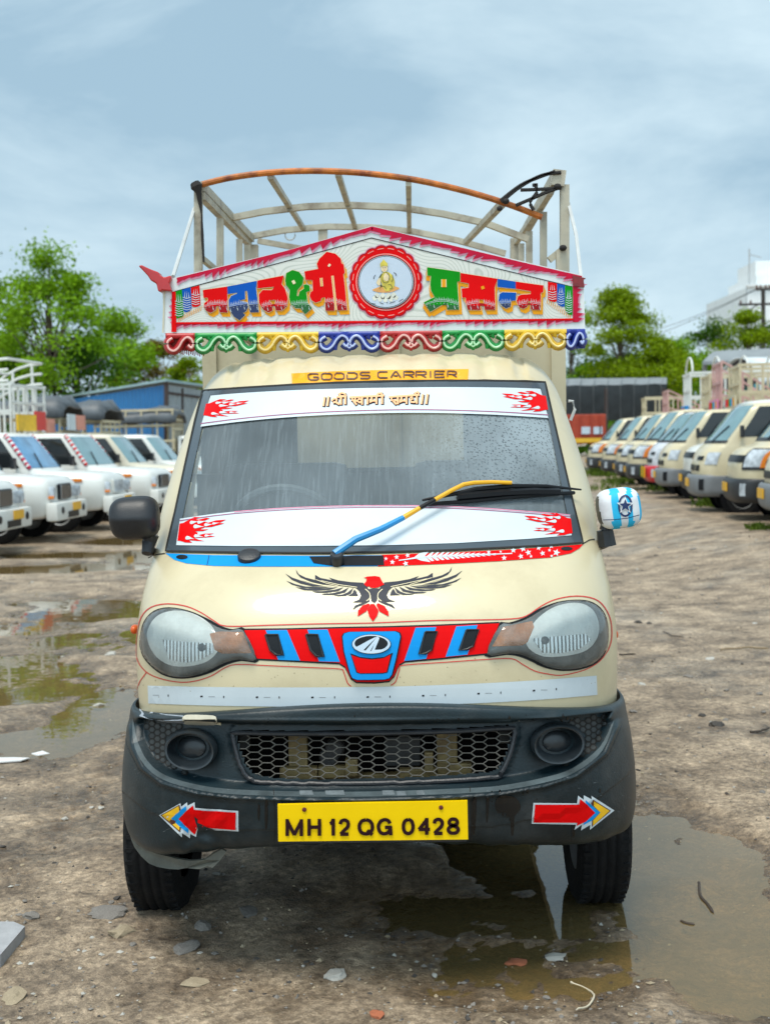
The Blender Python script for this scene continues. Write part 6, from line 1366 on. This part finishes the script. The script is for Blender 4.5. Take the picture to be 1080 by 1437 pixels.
for i, (v0, u1, v1) in enumerate([(405, 780, 470), (405, 760, 490), (427, 770, 500), (427, 790, 515)]):
    mb = MB(); a, b = P(1062 + i, v0, 70), P(u1, v1, 150); mb.tube([a.lerp(b, f) + Vector((0, 0, -4 * 1.6 * f * (1 - f))) for f in np.linspace(0, 1, 14)], .02, 4)
    tag(mb.obj('overhead_wire', mat('wire', (.10, .11, .12), .6)), ['topmost thin overhead wire from the utility pole', 'second thin overhead wire below the top crossarm', 'third thin overhead wire from the lower crossarm', 'lowest thin overhead wire from the lower crossarm'][i], 'wire', 'overhead wires from the utility pole')

# ================================================================== parked vehicles
CREAM = mat('cream van paint', (.62, .54, .36), .32, .06, 2, coat=.3); WHITEP = mat('white van paint', (.70, .70, .66), .32, .05, 2, coat=.3, dirt=(.45, .42, .36), dirt_amt=.3); SILVER = mat('silver white paint', (.60, .62, .66), .3, .05, 2, coat=.3)
VGLASS = mat('pale windscreen glass', (.16, .27, .30), .05, .12, 3, spec=.9); SGLASS = mat('dark cab glass', (.015, .018, .02), .08, .1); BBUMP = mat('black bumper', (.022, .024, .027), .5, .2); GBUMP = mat('grey bumper', (.17, .18, .19), .5, .1); WBUMP = mat('white bumper', (.68, .68, .64), .35, .05, 3, dirt=(.4, .36, .3), dirt_amt=.3)
LAMPW = mat('lamp glass white', (.42, .46, .50), .15, .45, 9); AMB = mat('amber lamp', (.70, .20, .02), .25, .1); PLT = mat('parked plate yellow', (.80, .42, .01), .4, .1); TEALP = mat('teal sticker', (.02, .42, .36), .4); BEDC = mat('cream rack paint', (.54, .46, .30), .55, .15, 4, dirt=(.28, .20, .12), dirt_amt=.5); BEDP = mat('faded pink rack paint', (.52, .30, .27), .6, .2, 4); BEDT = mat('turquoise rack paint', (.06, .30, .34), .55, .2, 4); BEDW = mat('white rack paint', (.66, .66, .62), .5, .1, 4)
def patch(L, t0, t1, q0, q1, off, nt_=10, nq=10, taper=0.0, out=None):
    V = []; F = []
    for i in range(nq + 1):
        q = q0 + (q1 - q0) * i / nq
        for j in range(nt_ + 1):
            t = t0 + (t1 - t0) * j / nt_; p = L.pt(t * (1 - taper * i / nq), q); e_ = .02
            dt = L.pt(t + e_, q) - L.pt(t - e_, q); dq = L.pt(t, q + .05) - L.pt(t, q - .05); n = dt.cross(dq)
            if n.length > 1e-9: n.normalize()
            V.append(p + n * off)
    for i in range(nq):
        for j in range(nt_): F.append((i * (nt_ + 1) + j, i * (nt_ + 1) + j + 1, (i + 1) * (nt_ + 1) + j + 1, (i + 1) * (nt_ + 1) + j))
    return V, F
SNUB = Loft([(.42, .06, .70, .28, 4), (.60, .02, .73, .30, 4), (.80, .02, .74, .30, 4), (.98, .07, .735, .30, 4), (1.10, .15, .725, .32, 3.8), (1.16, .22, .715, .32, 3.6), (1.40, .42, .68, .30, 3.6), (1.62, .60, .64, .28, 3.4), (1.74, .70, .60, .26, 3.2), (1.80, .82, .53, .24, 3), (1.825, 1.0, .44, .2, 2.6)], 1.42)
BONN = Loft([(.42, .06, .74, .30, 4), (.60, .0, .77, .32, 4), (.84, .0, .785, .34, 4), (1.00, .05, .78, .36, 4), (1.10, .16, .77, .40, 3.8), (1.19, .40, .755, .34, 3.6), (1.46, .63, .715, .30, 3.6), (1.72, .84, .67, .28, 3.4), (1.85, .96, .62, .26, 3.2), (1.91, 1.10, .55, .24, 3), (1.935, 1.3, .46, .2, 2.6)], 1.75)
def shell(L, m, root, nq):
    ts_ = [-2, -1.5, -1.2] + list(np.linspace(-1, 1, 33)) + [1.2, 1.5, 2]; v, f = L.grid(ts_, list(np.linspace(0, nq, 44))); k = len(ts_); f.append(tuple(len(v) - k + j for j in range(k))); n0 = len(v)
    for i in range(43): f.append((i * k, (i + 1) * k, (i + 1) * k + k - 1, i * k + k - 1))
    return mesh_obj('body', v, f, m, root, smooth=True, auto=45)
def simple_wheel(c, root, R=.28, W=.17):
    mb = MB(); mb.lathe_x([(-W / 2, R * .6), (-W / 2, R * .9), (-W / 2 + .03, R), (W / 2 - .03, R), (W / 2, R * .9), (W / 2, R * .6)], (0, 0, 0), 28); o = mb.obj('wheel', RUBBER, root, True, 40); o.location = c
    m2 = MB(); m2.lathe_x([(-W * .5 - .002, R * .6), (-W * .3, R * .5), (-W * .35, 0)], (0, 0, 0), 20); m2.lathe_x([(W * .5 + .002, R * .6), (W * .3, R * .5), (W * .35, 0)], (0, 0, 0), 20); m2.obj('rim', mat('parked rim', (.30, .30, .29), .5, .2), o, True); return o
def bed(root, y0, y1, w, zr, m, panel, kind, z0=.66):
    mb = MB(); mb.box((0, (y0 + y1) / 2, z0), (2 * w, y1 - y0, .08))
    for sx in (-1, 1): mb.box((sx * (w - .02), (y0 + y1) / 2, z0 + .24), (.04, y1 - y0 - .02, .40))
    mb.box((0, y1 - .02, z0 + .24), (2 * w - .1, .04, .40)); mb.box((0, y0 + .02, z0 + .5), (2 * w - .1, .04, .9)); b_ = mb.obj('cargo_bed', m, root)
    mb = MB(); n = 6
    for sx in (-1, 1):
        for i in range(n):
            y = y0 + .05 + (y1 - y0 - .1) * i / (n - 1); h = zr if kind != 'slope' else z0 + .45 + (zr - z0 - .45) * (1 - i / (n - 1)) ** .7
            mb.box((sx * (w - .02), y, (z0 + .4 + h) / 2), (.045, .045, h - z0 - .4))
        for k in range(3):
            f = (k + 1) / 3
            if kind == 'slope': mb.tube([(sx * (w - .02), y0 + .05 + (y1 - y0 - .1) * s, z0 + .45 + (zr - z0 - .45) * (1 - s) ** .7 * f) for s in np.linspace(0, 1, 7)], .028, 4)
            else: mb.box((sx * (w - .02), (y0 + y1) / 2, z0 + .42 + (zr - z0 - .44) * f), (.05, y1 - y0 - .02, .06))
    for k in range(3): mb.box((0, y0 + .06, z0 + .95 + (zr - z0 - .98) * (k + 1) / 3), (2 * w - .08, .05, .06))
    for k in (-.5, 0, .5): mb.box((k * w, y0 + .065, (z0 + .95 + zr) / 2), (.05, .045, zr - z0 - 1.0))
    if kind == 'hoop':
        for y in np.linspace(y0 + .1, y1 - .1, 4): mb.tube([(w * cos(a), y, zr + .42 * sin(a)) for a in np.linspace(0, pi, 13)], .025, 6)
    mb.obj('rack', m, b_)
    if panel is not None:
        mb = MB(); mb.box((0, y0 - .03, z0 + 1.30), (2 * w * .92, .04, .26)); p_ = mb.obj('cab_board', panel, root)
        for k in range(5):
            m3 = MB(); m3.box(((k - 2) * w * .34, y0 - .058, z0 + 1.30), (.16, .012, .15)); m3.obj('painted_motif', [RED, GREEN, SKYBLUE, ORANGE, MAGENTA][(k + int(abs(y0 * 10))) % 5], p_)
    return b_
def minitruck(x, y, deg, kind, paint, bump, label, rackkind='flat', rackm=None, zr=2.25, panel=None, motif=None, lampstyle='w', group='mini trucks parked in the right row', vg=None):
    root = empty('parked_truck', (x, y, .25), radians(deg)); tag(root, label, 'truck', group)
    L = SNUB if kind == 'snub' else BONN; nq = 10; cab_y = 1.42 if kind == 'snub' else 1.75; w0 = .72 if kind == 'snub' else .77
    shell(L, paint, root, nq)
    v, f = patch(L, -.80, .80, 5.25, 8.55 if kind == 'snub' else 8.2, .006, 14, 10); ws = mesh_obj('windscreen', v, f, vg or VGLASS, root, smooth=True)
    v, f = patch(L, -.84, .84, 5.05, 5.28, .009, 14, 2); mesh_obj('wiper_cowl', v, f, BBUMP, root)
    mb = MB()
    for k in (-.35, .3): mb.tube([L.pt(k, 5.2) + Vector((0, -.02, 0)), L.pt(k + .25, 6.2) + Vector((0, -.03, .01))], .012, 5)
    mb.obj('wiper', BLACK, root)
    for sg in (-1, 1):
        v, f = patch(L, sg * 1.08, sg * 1.86, 5.5, 8.2, .006, 6, 6, out=sg); mesh_obj('side_window', v, f, SGLASS, root, smooth=True)
        if kind == 'snub':
            v, f = patch(L, sg * .56, sg * .92, 2.15, 3.3, .010, 8, 6); h = mesh_obj('headlight', v, f, LAMPW, root, smooth=True)
            v, f = patch(L, sg * .86, sg * .98, 2.15, 3.3, .013, 4, 4); mesh_obj('turn_signal', v, f, AMB if lampstyle == 'a' else LAMPW, h)
        else:
            v, f = patch(L, sg * .50, sg * 1.02, 1.95, 3.75, .012, 10, 6, .0); h = mesh_obj('headlight', v, f, LAMPW, root, smooth=True)
            v, f = patch(L, sg * .94, sg * 1.12, 1.9, 3.95, .016, 4, 6); mesh_obj('turn_signal', v, f, AMB, h)
            v, f = patch(L, sg * .45, sg * 1.10, 1.75, 3.98, .009, 8, 6); mesh_obj('lamp_trim', v, f, BBUMP, h)
        mb = MB(); q = L.pt(sg * 1.1, 5.6); mb.box(q + Vector((sg * .13, -.02, .06)), (.14, .06, .2), bev=.02); mb.tube([q, q + Vector((sg * .12, -.02, .02))], .018, 6); mb.obj('mirror', PLASTIC, root)
    # grille openings and bumper
    if kind == 'snub':
        for k in (-.26, 0, .26): v, f = patch(L, k - .10, k + .10, 1.6, 2.1, .008, 4, 4); mesh_obj('grille', v, f, BLACK, root)
        for k in (-.3, .3): v, f = patch(L, k - .16, k + .16, 2.5, 2.9, .008, 4, 4); mesh_obj('grille', v, f, BLACK, root)
    else:
        v, f = patch(L, -.46, .46, 2.3, 3.0, .008, 8, 4); mesh_obj('grille', v, f, BLACK, root)
    B = Loft([(.30, .02, w0 - .04, .28, 4), (.36, -.05, w0 + .01, .30, 4), (.50, -.075, w0 + .02, .32, 4), (.62, -.06, w0 + .02, .32, 4), (.66, -.02, w0, .30, 4)], .75)
    ts_ = [-1.8, -1.3] + list(np.linspace(-1, 1, 25)) + [1.3, 1.8]; v, f = B.grid(ts_, list(np.linspace(0, 4, 14))); bo = mesh_obj('bumper', v, f, bump, root, smooth=True)
    for sg in (-1, 1): v, f = patch(B, sg * .55, sg * .72, 1.4, 2.7, .012, 5, 4); mesh_obj('fog_light', v, f, LAMPW if bump is not GBUMP else BLACK, bo)
    mb = MB(); q = B.pt(0, 2.2); mb.box((q.x, q.y - .012, q.z), (.44, .014, .13)); mb.obj('number_plate', PLT, root)
    if motif:
        mb = MB()
        for k in range(3): mb.box((.18 * (k - 1), L.pt(0, 3.5).y - .015, .92 + .02 * k), (.09, .02, .08))
        mb.obj('sticker', motif, root)
    for sx in (-1, 1):
        mb = MB(); mb.lathe_x([(-.004, .36), (.004, .36), (.004, 0)], (sx * (w0 + .001), .72 if kind == 'snub' else .86, .30), 24); mb.obj('wheel_arch', DARK, root)
        for yy in ((.72, 3.0) if kind == 'snub' else (.86, 3.5)): simple_wheel((sx * (w0 - .075), yy, .27), root)
    mb = MB(); mb.box((0, 2.0, .45), (.8, 3.4, .2)); mb.obj('chassis', DARK, root)
    bed(root, cab_y + .06, cab_y + 2.35, w0 + .02, zr, rackm or BEDC, panel, rackkind); return root
minitruck(5.05, 16.0, -98, 'snub', CREAM, GBUMP, 'cream mini truck nearest in the right row, cut by the right edge', 'flat', BEDC, 2.55, None, RED, 'w')
minitruck(5.25, 18.4, -98, 'bonnet', CREAM, BBUMP, 'cream bonneted truck with black bumper and tall angled orange edged lamp', 'slope', BEDT, 2.75, WHITEP, None)
minitruck(5.2, 20.5, -98, 'snub', CREAM, GBUMP, 'cream snub nosed truck with red stickers beside its grille', 'hoop', BEDC, 2.6, None, RED, 'w')
minitruck(5.65, 22.8, -98, 'bonnet', WHITEP, BBUMP, 'white bonneted truck with a black bumper and a dark lamp cluster', 'slope', BEDP, 2.95, None, None, vg=VGLASS)
minitruck(5.65, 25.0, -98, 'snub', CREAM, GBUMP, 'cream snub nosed truck with grey bumper before the red garlanded truck', 'flat', BEDC, 2.7, CREAM, DARKRED, 'w')
rt6 = minitruck(5.9, 27.2, -98, 'snub', SILVER, mat('red painted bumper', (.55, .02, .03), .4, .15), 'silver white truck with a red, green and orange painted bumper', 'slope', BEDP, 2.9, PINK, None)
for k, m in ((-.5, GREEN), (-.25, ORANGE), (.1, GREEN), (.4, ORANGE)):
    mb = MB(); mb.box((k, -.10, .52), (.14, .03, .24)); mb.obj('bumper_panel', m, rt6)
minitruck(5.95, 29.6, -98, 'bonnet', CREAM, BBUMP, 'cream bonneted truck with a teal sticker on its nose', 'flat', BEDC, 2.75, None, TEALP)
minitruck(6.25, 32.6, -98, 'bonnet', CREAM, BBUMP, 'cream bonneted truck third from the far end of the right row', 'hoop', BEDW, 2.95, SKYBLUE, None)
minitruck(6.55, 36.4, -98, 'bonnet', CREAM, BBUMP, 'cream truck second from the far end of the right row', 'slope', BEDP, 2.65, None, None)
minitruck(6.9, 41.0, -98, 'bonnet', CREAM, BBUMP, 'smallest cream truck at the far end of the right row', 'flat', BEDC, 2.6, None, None)
# arched canopy truck rising behind the right row
cn = empty('canopy_truck', (9.75, 33.5, .2), radians(-80)); tag(cn, 'truck with an arched pale canopy standing behind the right row', 'truck')
mb = MB(); V = []; F = []; 
for i, y in enumerate(np.linspace(0, 4.2, 9)):
    for j, a in enumerate(np.linspace(0, pi, 17)): V.append((1.1 * cos(a), y, 2.7 + .75 * sin(a)))
for i in range(8):
    for j in range(16): F.append((i * 17 + j, i * 17 + j + 1, (i + 1) * 17 + j + 1, (i + 1) * 17 + j))
o = mesh_obj('canopy', V, F, mat('pale canopy sheet', (.56, .60, .62), .5, .12, 3), cn, smooth=True); o.modifiers.new('thickness', 'SOLIDIFY').thickness = .03
mb = MB(); mb.box((0, 2.1, .9), (2.4, 4.2, .3)); mb.box((0, -1.0, 1.1), (1.7, 1.7, 1.3), bev=.15); mb.obj('cargo_deck', BEDC, cn)
mb = MB(); mb.prism([(cos(a) * 1.07, .1, 2.7 + .72 * sin(a)) for a in np.linspace(0, pi, 17)], (0, .02, 0)); mb.obj('canopy_end', mat('dark canopy end', (.06, .05, .05), .8), cn)
mb = MB()
for sx in (-1, 1):
    for y in (0, 1.4, 2.8, 4.1): mb.box((sx * 1.07, y, 1.85), (.07, .07, 1.7))
    for zz_ in (1.5, 2.1, 2.65): mb.box((sx * 1.07, 2.1, zz_), (.05, 4.1, .08))
mb.obj('side_rail', mat('turquoise rail', (.05, .28, .33), .5, .2), cn)
for sx in (-1, 1):
    for y in (-.9, 3.2): simple_wheel((sx * .8, y, .38), cn, .38, .24)
# grey pitched roof of a shed behind the canopy
gs = empty('grey_shed', (16.5, 45, 0)); tag(gs, 'grey roofed open shed beyond the arched canopy truck', 'shed'); SL = Vector(gs.location)
mb = MB(); mb.prism([lp(985, 512, 45), lp(1000, 497, 48), lp(1140, 490, 48), lp(1140, 505, 45)], (0, 0, .12)); mb.obj('roof', mat('grey shed roof', (.22, .24, .25), .6, .15, 2), gs)
mb = MB()
for u in (988, 1040, 1100): mb.tube([lp(u, 640, 45.4), lp(u, 508, 45.4)], .09, 6)
mb.obj('post', mat('grey shed post', (.2, .2, .2), .7), gs)

# ---- white pickups on the left
PCAB = Loft([(1.02, 1.05, .80, .25, 4.2), (1.10, 1.12, .80, .25, 4.2), (1.18, 1.20, .785, .25, 4.2), (1.45, 1.42, .75, .22, 4.2), (1.70, 1.63, .70, .2, 4), (1.79, 1.74, .655, .2, 3.6), (1.82, 1.95, .56, .2, 3)], 2.75)
def pickup(x, y, deg, label, grille_dark=True, rackkind='flat', zr=2.3, rackm=None, garland=None, board=None, glass=None, lowtarp=False, paint=None):
    WP = paint or WHITEP
    root = empty('parked_pickup', (x, y, .03), radians(deg)); tag(root, label, 'pickup', 'white pickups parked in the left row')
    secs = [(.0, .70, .50, .86), (.03, .76, .44, .98), (.12, .82, .40, 1.045), (.35, .845, .38, 1.075), (1.0, .86, .36, 1.11), (1.25, .86, .36, 1.12), (2.72, .86, .36, 1.12), (2.76, .84, .40, 1.10)]
    V = []; F = []; prof = [(-.92, 0), (-1, .08), (-1, .62), (-.985, .78), (-.93, .92), (-.80, .985), (-.4, 1.0), (0, 1.005), (.4, 1.0), (.80, .985), (.93, .92), (.985, .78), (1, .62), (1, .08), (.92, 0)]; k = len(prof)
    for yy, w, z0, z1 in secs: V += [(w * a, yy, z0 + (z1 - z0) * b) for a, b in prof]
    for i in range(len(secs) - 1):
        for j in range(k - 1): F.append((i * k + j, i * k + j + 1, (i + 1) * k + j + 1, (i + 1) * k + j))
        F.append((i * k + k - 1, i * k, (i + 1) * k, (i + 1) * k + k - 1))
    F += [tuple(range(k))[::-1], tuple((len(secs) - 1) * k + j for j in range(k))]
    mesh_obj('body', V, F, WP, root, smooth=True, auto=50)
    ts_ = [-2, -1.5, -1.2] + list(np.linspace(-1, 1, 25)) + [1.2, 1.5, 2]; v, f = PCAB.grid(ts_, list(np.linspace(0, 6, 26))); kk = len(ts_); f.append(tuple(len(v) - kk + j for j in range(kk)))
    for i in range(25): f.append((i * kk, (i + 1) * kk, (i + 1) * kk + kk - 1, i * kk + kk - 1))
    mesh_obj('cabin', v, f, WP, root, smooth=True, auto=45)
    v, f = patch(PCAB, -.80, .80, 1.9, 4.3, .006, 12, 8); mesh_obj('windscreen', v, f, glass or VGLASS, root, smooth=True)
    mb = MB()
    for q in (-.3, .25): mb.tube([PCAB.pt(q, 1.9) + Vector((0, -.02, 0)), PCAB.pt(q + .12, 2.9) + Vector((0, -.03, .01))], .012, 5)
    mb.obj('wiper', BLACK, root)
    for sg in (-1, 1):
        v, f = patch(PCAB, sg * 1.06, sg * 1.9, 2.0, 4.1, .006, 6, 6, out=sg); mesh_obj('side_window', v, f, SGLASS, root, smooth=True)
        mb = MB(); mb.box((sg * .575, .0, .80), (.30, .10, .20), rot=Matrix.Rotation(sg * radians(-14), 3, 'Z'), bev=.04); h = mb.obj('headlight', LAMPW, root, True)
        mb = MB(); mb.box((sg * .66, -.02, .735), (.14, .09, .05), rot=Matrix.Rotation(sg * radians(-14), 3, 'Z'), bev=.015); mb.obj('turn_signal', AMB, h)
        mb = MB(); mb.box((sg * .853, .55, .94), (.02, .34, .06), bev=.008); mb.obj('side_reflector', AMB, root)
        mb = MB(); q = PCAB.pt(sg * 1.1, 2.0); mb.box(q + Vector((sg * .15, 0, .08)), (.16, .07, .2), bev=.02); mb.tube([q, q + Vector((sg * .14, 0, .02))], .018, 6); mb.obj('mirror', PLASTIC, root)
        mb = MB(); mb.lathe_x([(-.004, .40), (.004, .40), (.004, 0)], (sg * .862, .80, .40), 26); mb.obj('wheel_arch', DARK, root)
        for yy in (.80, 3.65): simple_wheel((sg * .77, yy, .36), root, .36, .22)
    mb = MB(); mb.box((0, -.015, .81), (.62, .05, .26), bev=.03); g = mb.obj('grille', BLACK if grille_dark else WP, root)
    for i in range(7):
        mb = MB(); mb.box(((i - 3) * .082, -.048, .81), (.022, .02, .22)); mb.obj('grille_bar', CHROME if grille_dark else LAMPW, g)
    mb = MB(); mb.box((0, -.06, .50), (1.62, .20, .30), bev=.06); bo = mb.obj('bumper', WBUMP, root, True)
    mb = MB(); mb.box((0, -.165, .44), (.52, .02, .10)); mb.obj('air_intake', BLACK, bo)
    for sg in (-1, 1):
        mb = MB(); mb.lathe_x([(0, .06), (.02, .055), (.02, 0)], (0, 0, 0), 16); mb.obj('fog_light', BLACK, bo, M=Matrix.Translation((sg * .55, -.155, .52)) @ Matrix.Rotation(-pi / 2, 4, 'Z'))
    mb = MB(); mb.box((.18, -.172, .56), (.40, .014, .13)); mb.obj('number_plate', PLT, root)
    mb = MB(); mb.box((0, 2.6, .42), (1.0, 4.2, .2)); mb.obj('chassis', DARK, root)
    if garland:
        for sg in (-1, 1):
            mb = MB()
            for i in range(18):
                q = 1.9 + 2.5 * i / 17; p = PCAB.pt(sg * .88, q) + Vector((0, -.03, .02)); vs, fs = squircle(p, (.085, .085, .085), k=2, n=6); mb.add(vs, fs, i % 2)
            mb.obj('garland', list(garland), root)
    bed(root, 2.82, 5.2, .88, zr, rackm or BEDW, None, rackkind, .80)
    if rackkind == 'arch':
        mb = MB()
        for sx in (-1, 1):
            for k_ in range(3):
                mb.tube([(sx * .86, 2.9 + 2.2 * f_, 1.3 + (zr - 1.3 + .5 - .22 * k_) * (1 - f_ ** 2.2)) for f_ in np.linspace(0, 1, 9)], .03, 6)
            for f_ in (.1, .3, .5, .7): mb.tube([(sx * .86, 2.9 + 2.2 * f_, 1.25), (sx * .86, 2.9 + 2.2 * f_, 1.3 + (zr - .8) * (1 - f_ ** 2.2))], .03, 6)
        for f_ in (0, .35, .6): mb.tube([(-.86, 2.9 + 2.2 * f_, 1.3 + (zr - .8) * (1 - f_ ** 2.2)), (.86, 2.9 + 2.2 * f_, 1.3 + (zr - .8) * (1 - f_ ** 2.2))], .03, 6)
        mb.obj('arched_rail', BEDW, root)
    if board:
        for (bx, bz, bw, bh, m) in board:
            mb = MB(); mb.box((bx, 2.70, bz), (bw, .05, bh)); mb.obj('cab_board', m, root)
    if lowtarp:
        V = []; F = []; n1, n2 = 14, 14
        for i in range(n1 + 1):
            for j in range(n2 + 1):
                a, b = -1 + 2 * i / n1, j / n2; hgt = (1 - abs(a) ** 7) * (.8 + .12 * math.sin(b * 7 + 1)) * min(1, (1 - b) * 3 + .1) * min(1, b * 9 + .5)
                V.append((a * .98, 2.75 + 2.7 * b, 2.22 + .52 * hgt + .10 * noise.noise(Vector((a * 3, b * 7, 2))) + .05 * noise.noise(Vector((a * 9, b * 14, 5)))))
        for i in range(n1):
            for j in range(n2): F.append((i * (n2 + 1) + j, (i + 1) * (n2 + 1) + j, (i + 1) * (n2 + 1) + j + 1, i * (n2 + 1) + j + 1))
        o = mesh_obj('load_tarpaulin', V, F, mat('grey tarpaulin', (.085, .095, .105), .5, .3, 5, bump=.5, bs=10), root, smooth=True); o.modifiers.new('thickness', 'SOLIDIFY').thickness = .04
    return root
YB, RB_, PKB = mat('yellow board', (.76, .45, .02), .5, .15, 8), mat('red board', (.55, .04, .03), .5, .15, 8), mat('salmon board', (.62, .25, .18), .5, .15, 8)
pickup(-5.55, 17.6, 87, 'white pickup cut off by the left edge of the photo, nearest in the left row', True, 'flat', 2.3)
pickup(-5.30, 20.0, 87, 'white pickup with a black chrome barred grille and orange side reflector', True, 'flat', 2.3, BEDW, board=[(0, 2.02, 1.2, .26, CREAM)])
pickup(-4.95, 22.4, 87, 'white pickup with a white grille and a red beaded garland on its windscreen pillars', False, 'arch', 2.5, BEDW, (mat('garland red', (.50, .01, .05), .6), mat('garland white', (.7, .7, .7), .6)), board=[(.5, 2.12, .7, .42, WHITE), (.5, 2.36, .7, .14, YB), (-.4, 2.0, .6, .1, RED)], glass=mat('sky blue glass', (.12, .26, .42), .05, .3, 3))
pickup(-4.6, 25.2, 83, 'white pickup with red and white striped ribbon on its pillar and small dark grille', True, 'arch', 2.85, BEDW, (mat('ribbon red', (.6, .03, .03), .6), mat('garland white', (.7, .7, .7))), board=[(.2, 2.1, .5, .4, RB_), (-.5, 2.05, .9, .34, YB), (.75, 2.0, .4, .3, PKB)])
pickup(-4.35, 28.0, 90, 'white pickup under a grey tarpaulin covered load, half hidden by the left mirror', False, 'flat', 2.2, BEDC, None, paint=mat('ivory van paint', (.62, .57, .45), .34, .06, 2, coat=.2), board=[(.3, 2.1, .8, .34, PKB), (-.5, 2.1, .6, .36, WHITE)], lowtarp=True)
pickup(-4.1, 30.9, 87, 'white pickup farthest along the left row, mostly hidden by the cab', False, 'flat', 2.2, BEDC, None, lowtarp=True)
pickup(-3.3, 36.5, 90, 'pickup deepest in the left row whose wide grey tarpaulin load rises before the blue shed', False, 'flat', 2.6, BEDC, None, lowtarp=True)
# cluttered handcart seen between the far pickups and the mirror
hc = empty('loaded_cart', gp(228, 704)); tag(hc, 'small rusty loaded cart beside the far white pickup', 'cart')
mb = MB(); mb.box((0, .3, .55), (.9, 1.2, .08)); 
for sx in (-.42, .42):
    for yy in (-.2, .8): mb.box((sx, yy, .8), (.05, .05, .6))
    mb.box((sx, .3, 1.05), (.04, 1.1, .05))
mb.box((0, -.28, .8), (.86, .05, .3)); mb.obj('tray', mat('rusty pink tray', (.30, .12, .09), .7, .4, 10), hc)
for sx in (-.48, .48): simple_wheel((sx, .3, .3), hc, .30, .08)
mb = MB()
for i in range(6): mb.box((-.3 + .12 * i, .1 + .1 * (i % 3), .72 + .05 * (i % 2)), (.16, .3, .26), rot=Matrix.Rotation(.3 * i, 3, 'Z'), bev=.02)
mb.obj('bundle', mat('dark green bundle', (.03, .06, .05), .7, .4, 8), hc)

# ---- weeds at the feet of the right row
rng = np.random.default_rng(12); V = []; F = []
def weed(u, v, ru, rv, n, h):
    for i in range(int(n * .55)):
        p = gp(u + rng.normal(0, ru), v + rng.normal(0, rv)); a = rng.random() * 6.28; l = h * rng.uniform(.4, 1.2); w = .018; dx, dy = cos(a), sin(a); n0 = len(V); lean = l * rng.uniform(.2, .7)
        V.extend([p + Vector((-dy * w, dx * w, 0)), p + Vector((dy * w, -dx * w, 0)), p + Vector((dx * lean * .4, dy * lean * .4, l * .7)), p + Vector((dx * lean, dy * lean, l * .85))]); F.append((n0, n0 + 1, n0 + 3, n0 + 2))
for q in [(845, 676, 16, 2.5, 900, .22), (870, 690, 14, 2, 400, .16), (925, 702, 10, 2, 300, .16), (995, 728, 12, 2, 380, .16), (1030, 722, 8, 2, 200, .2), (1062, 768, 8, 1.5, 220, .10), (850, 700, 20, 3, 300, .12)]: weed(*q)
tag(mesh_obj('weeds', V, F, leaf_mat('weed leaf', (.11, .17, .02))), kind='stuff')
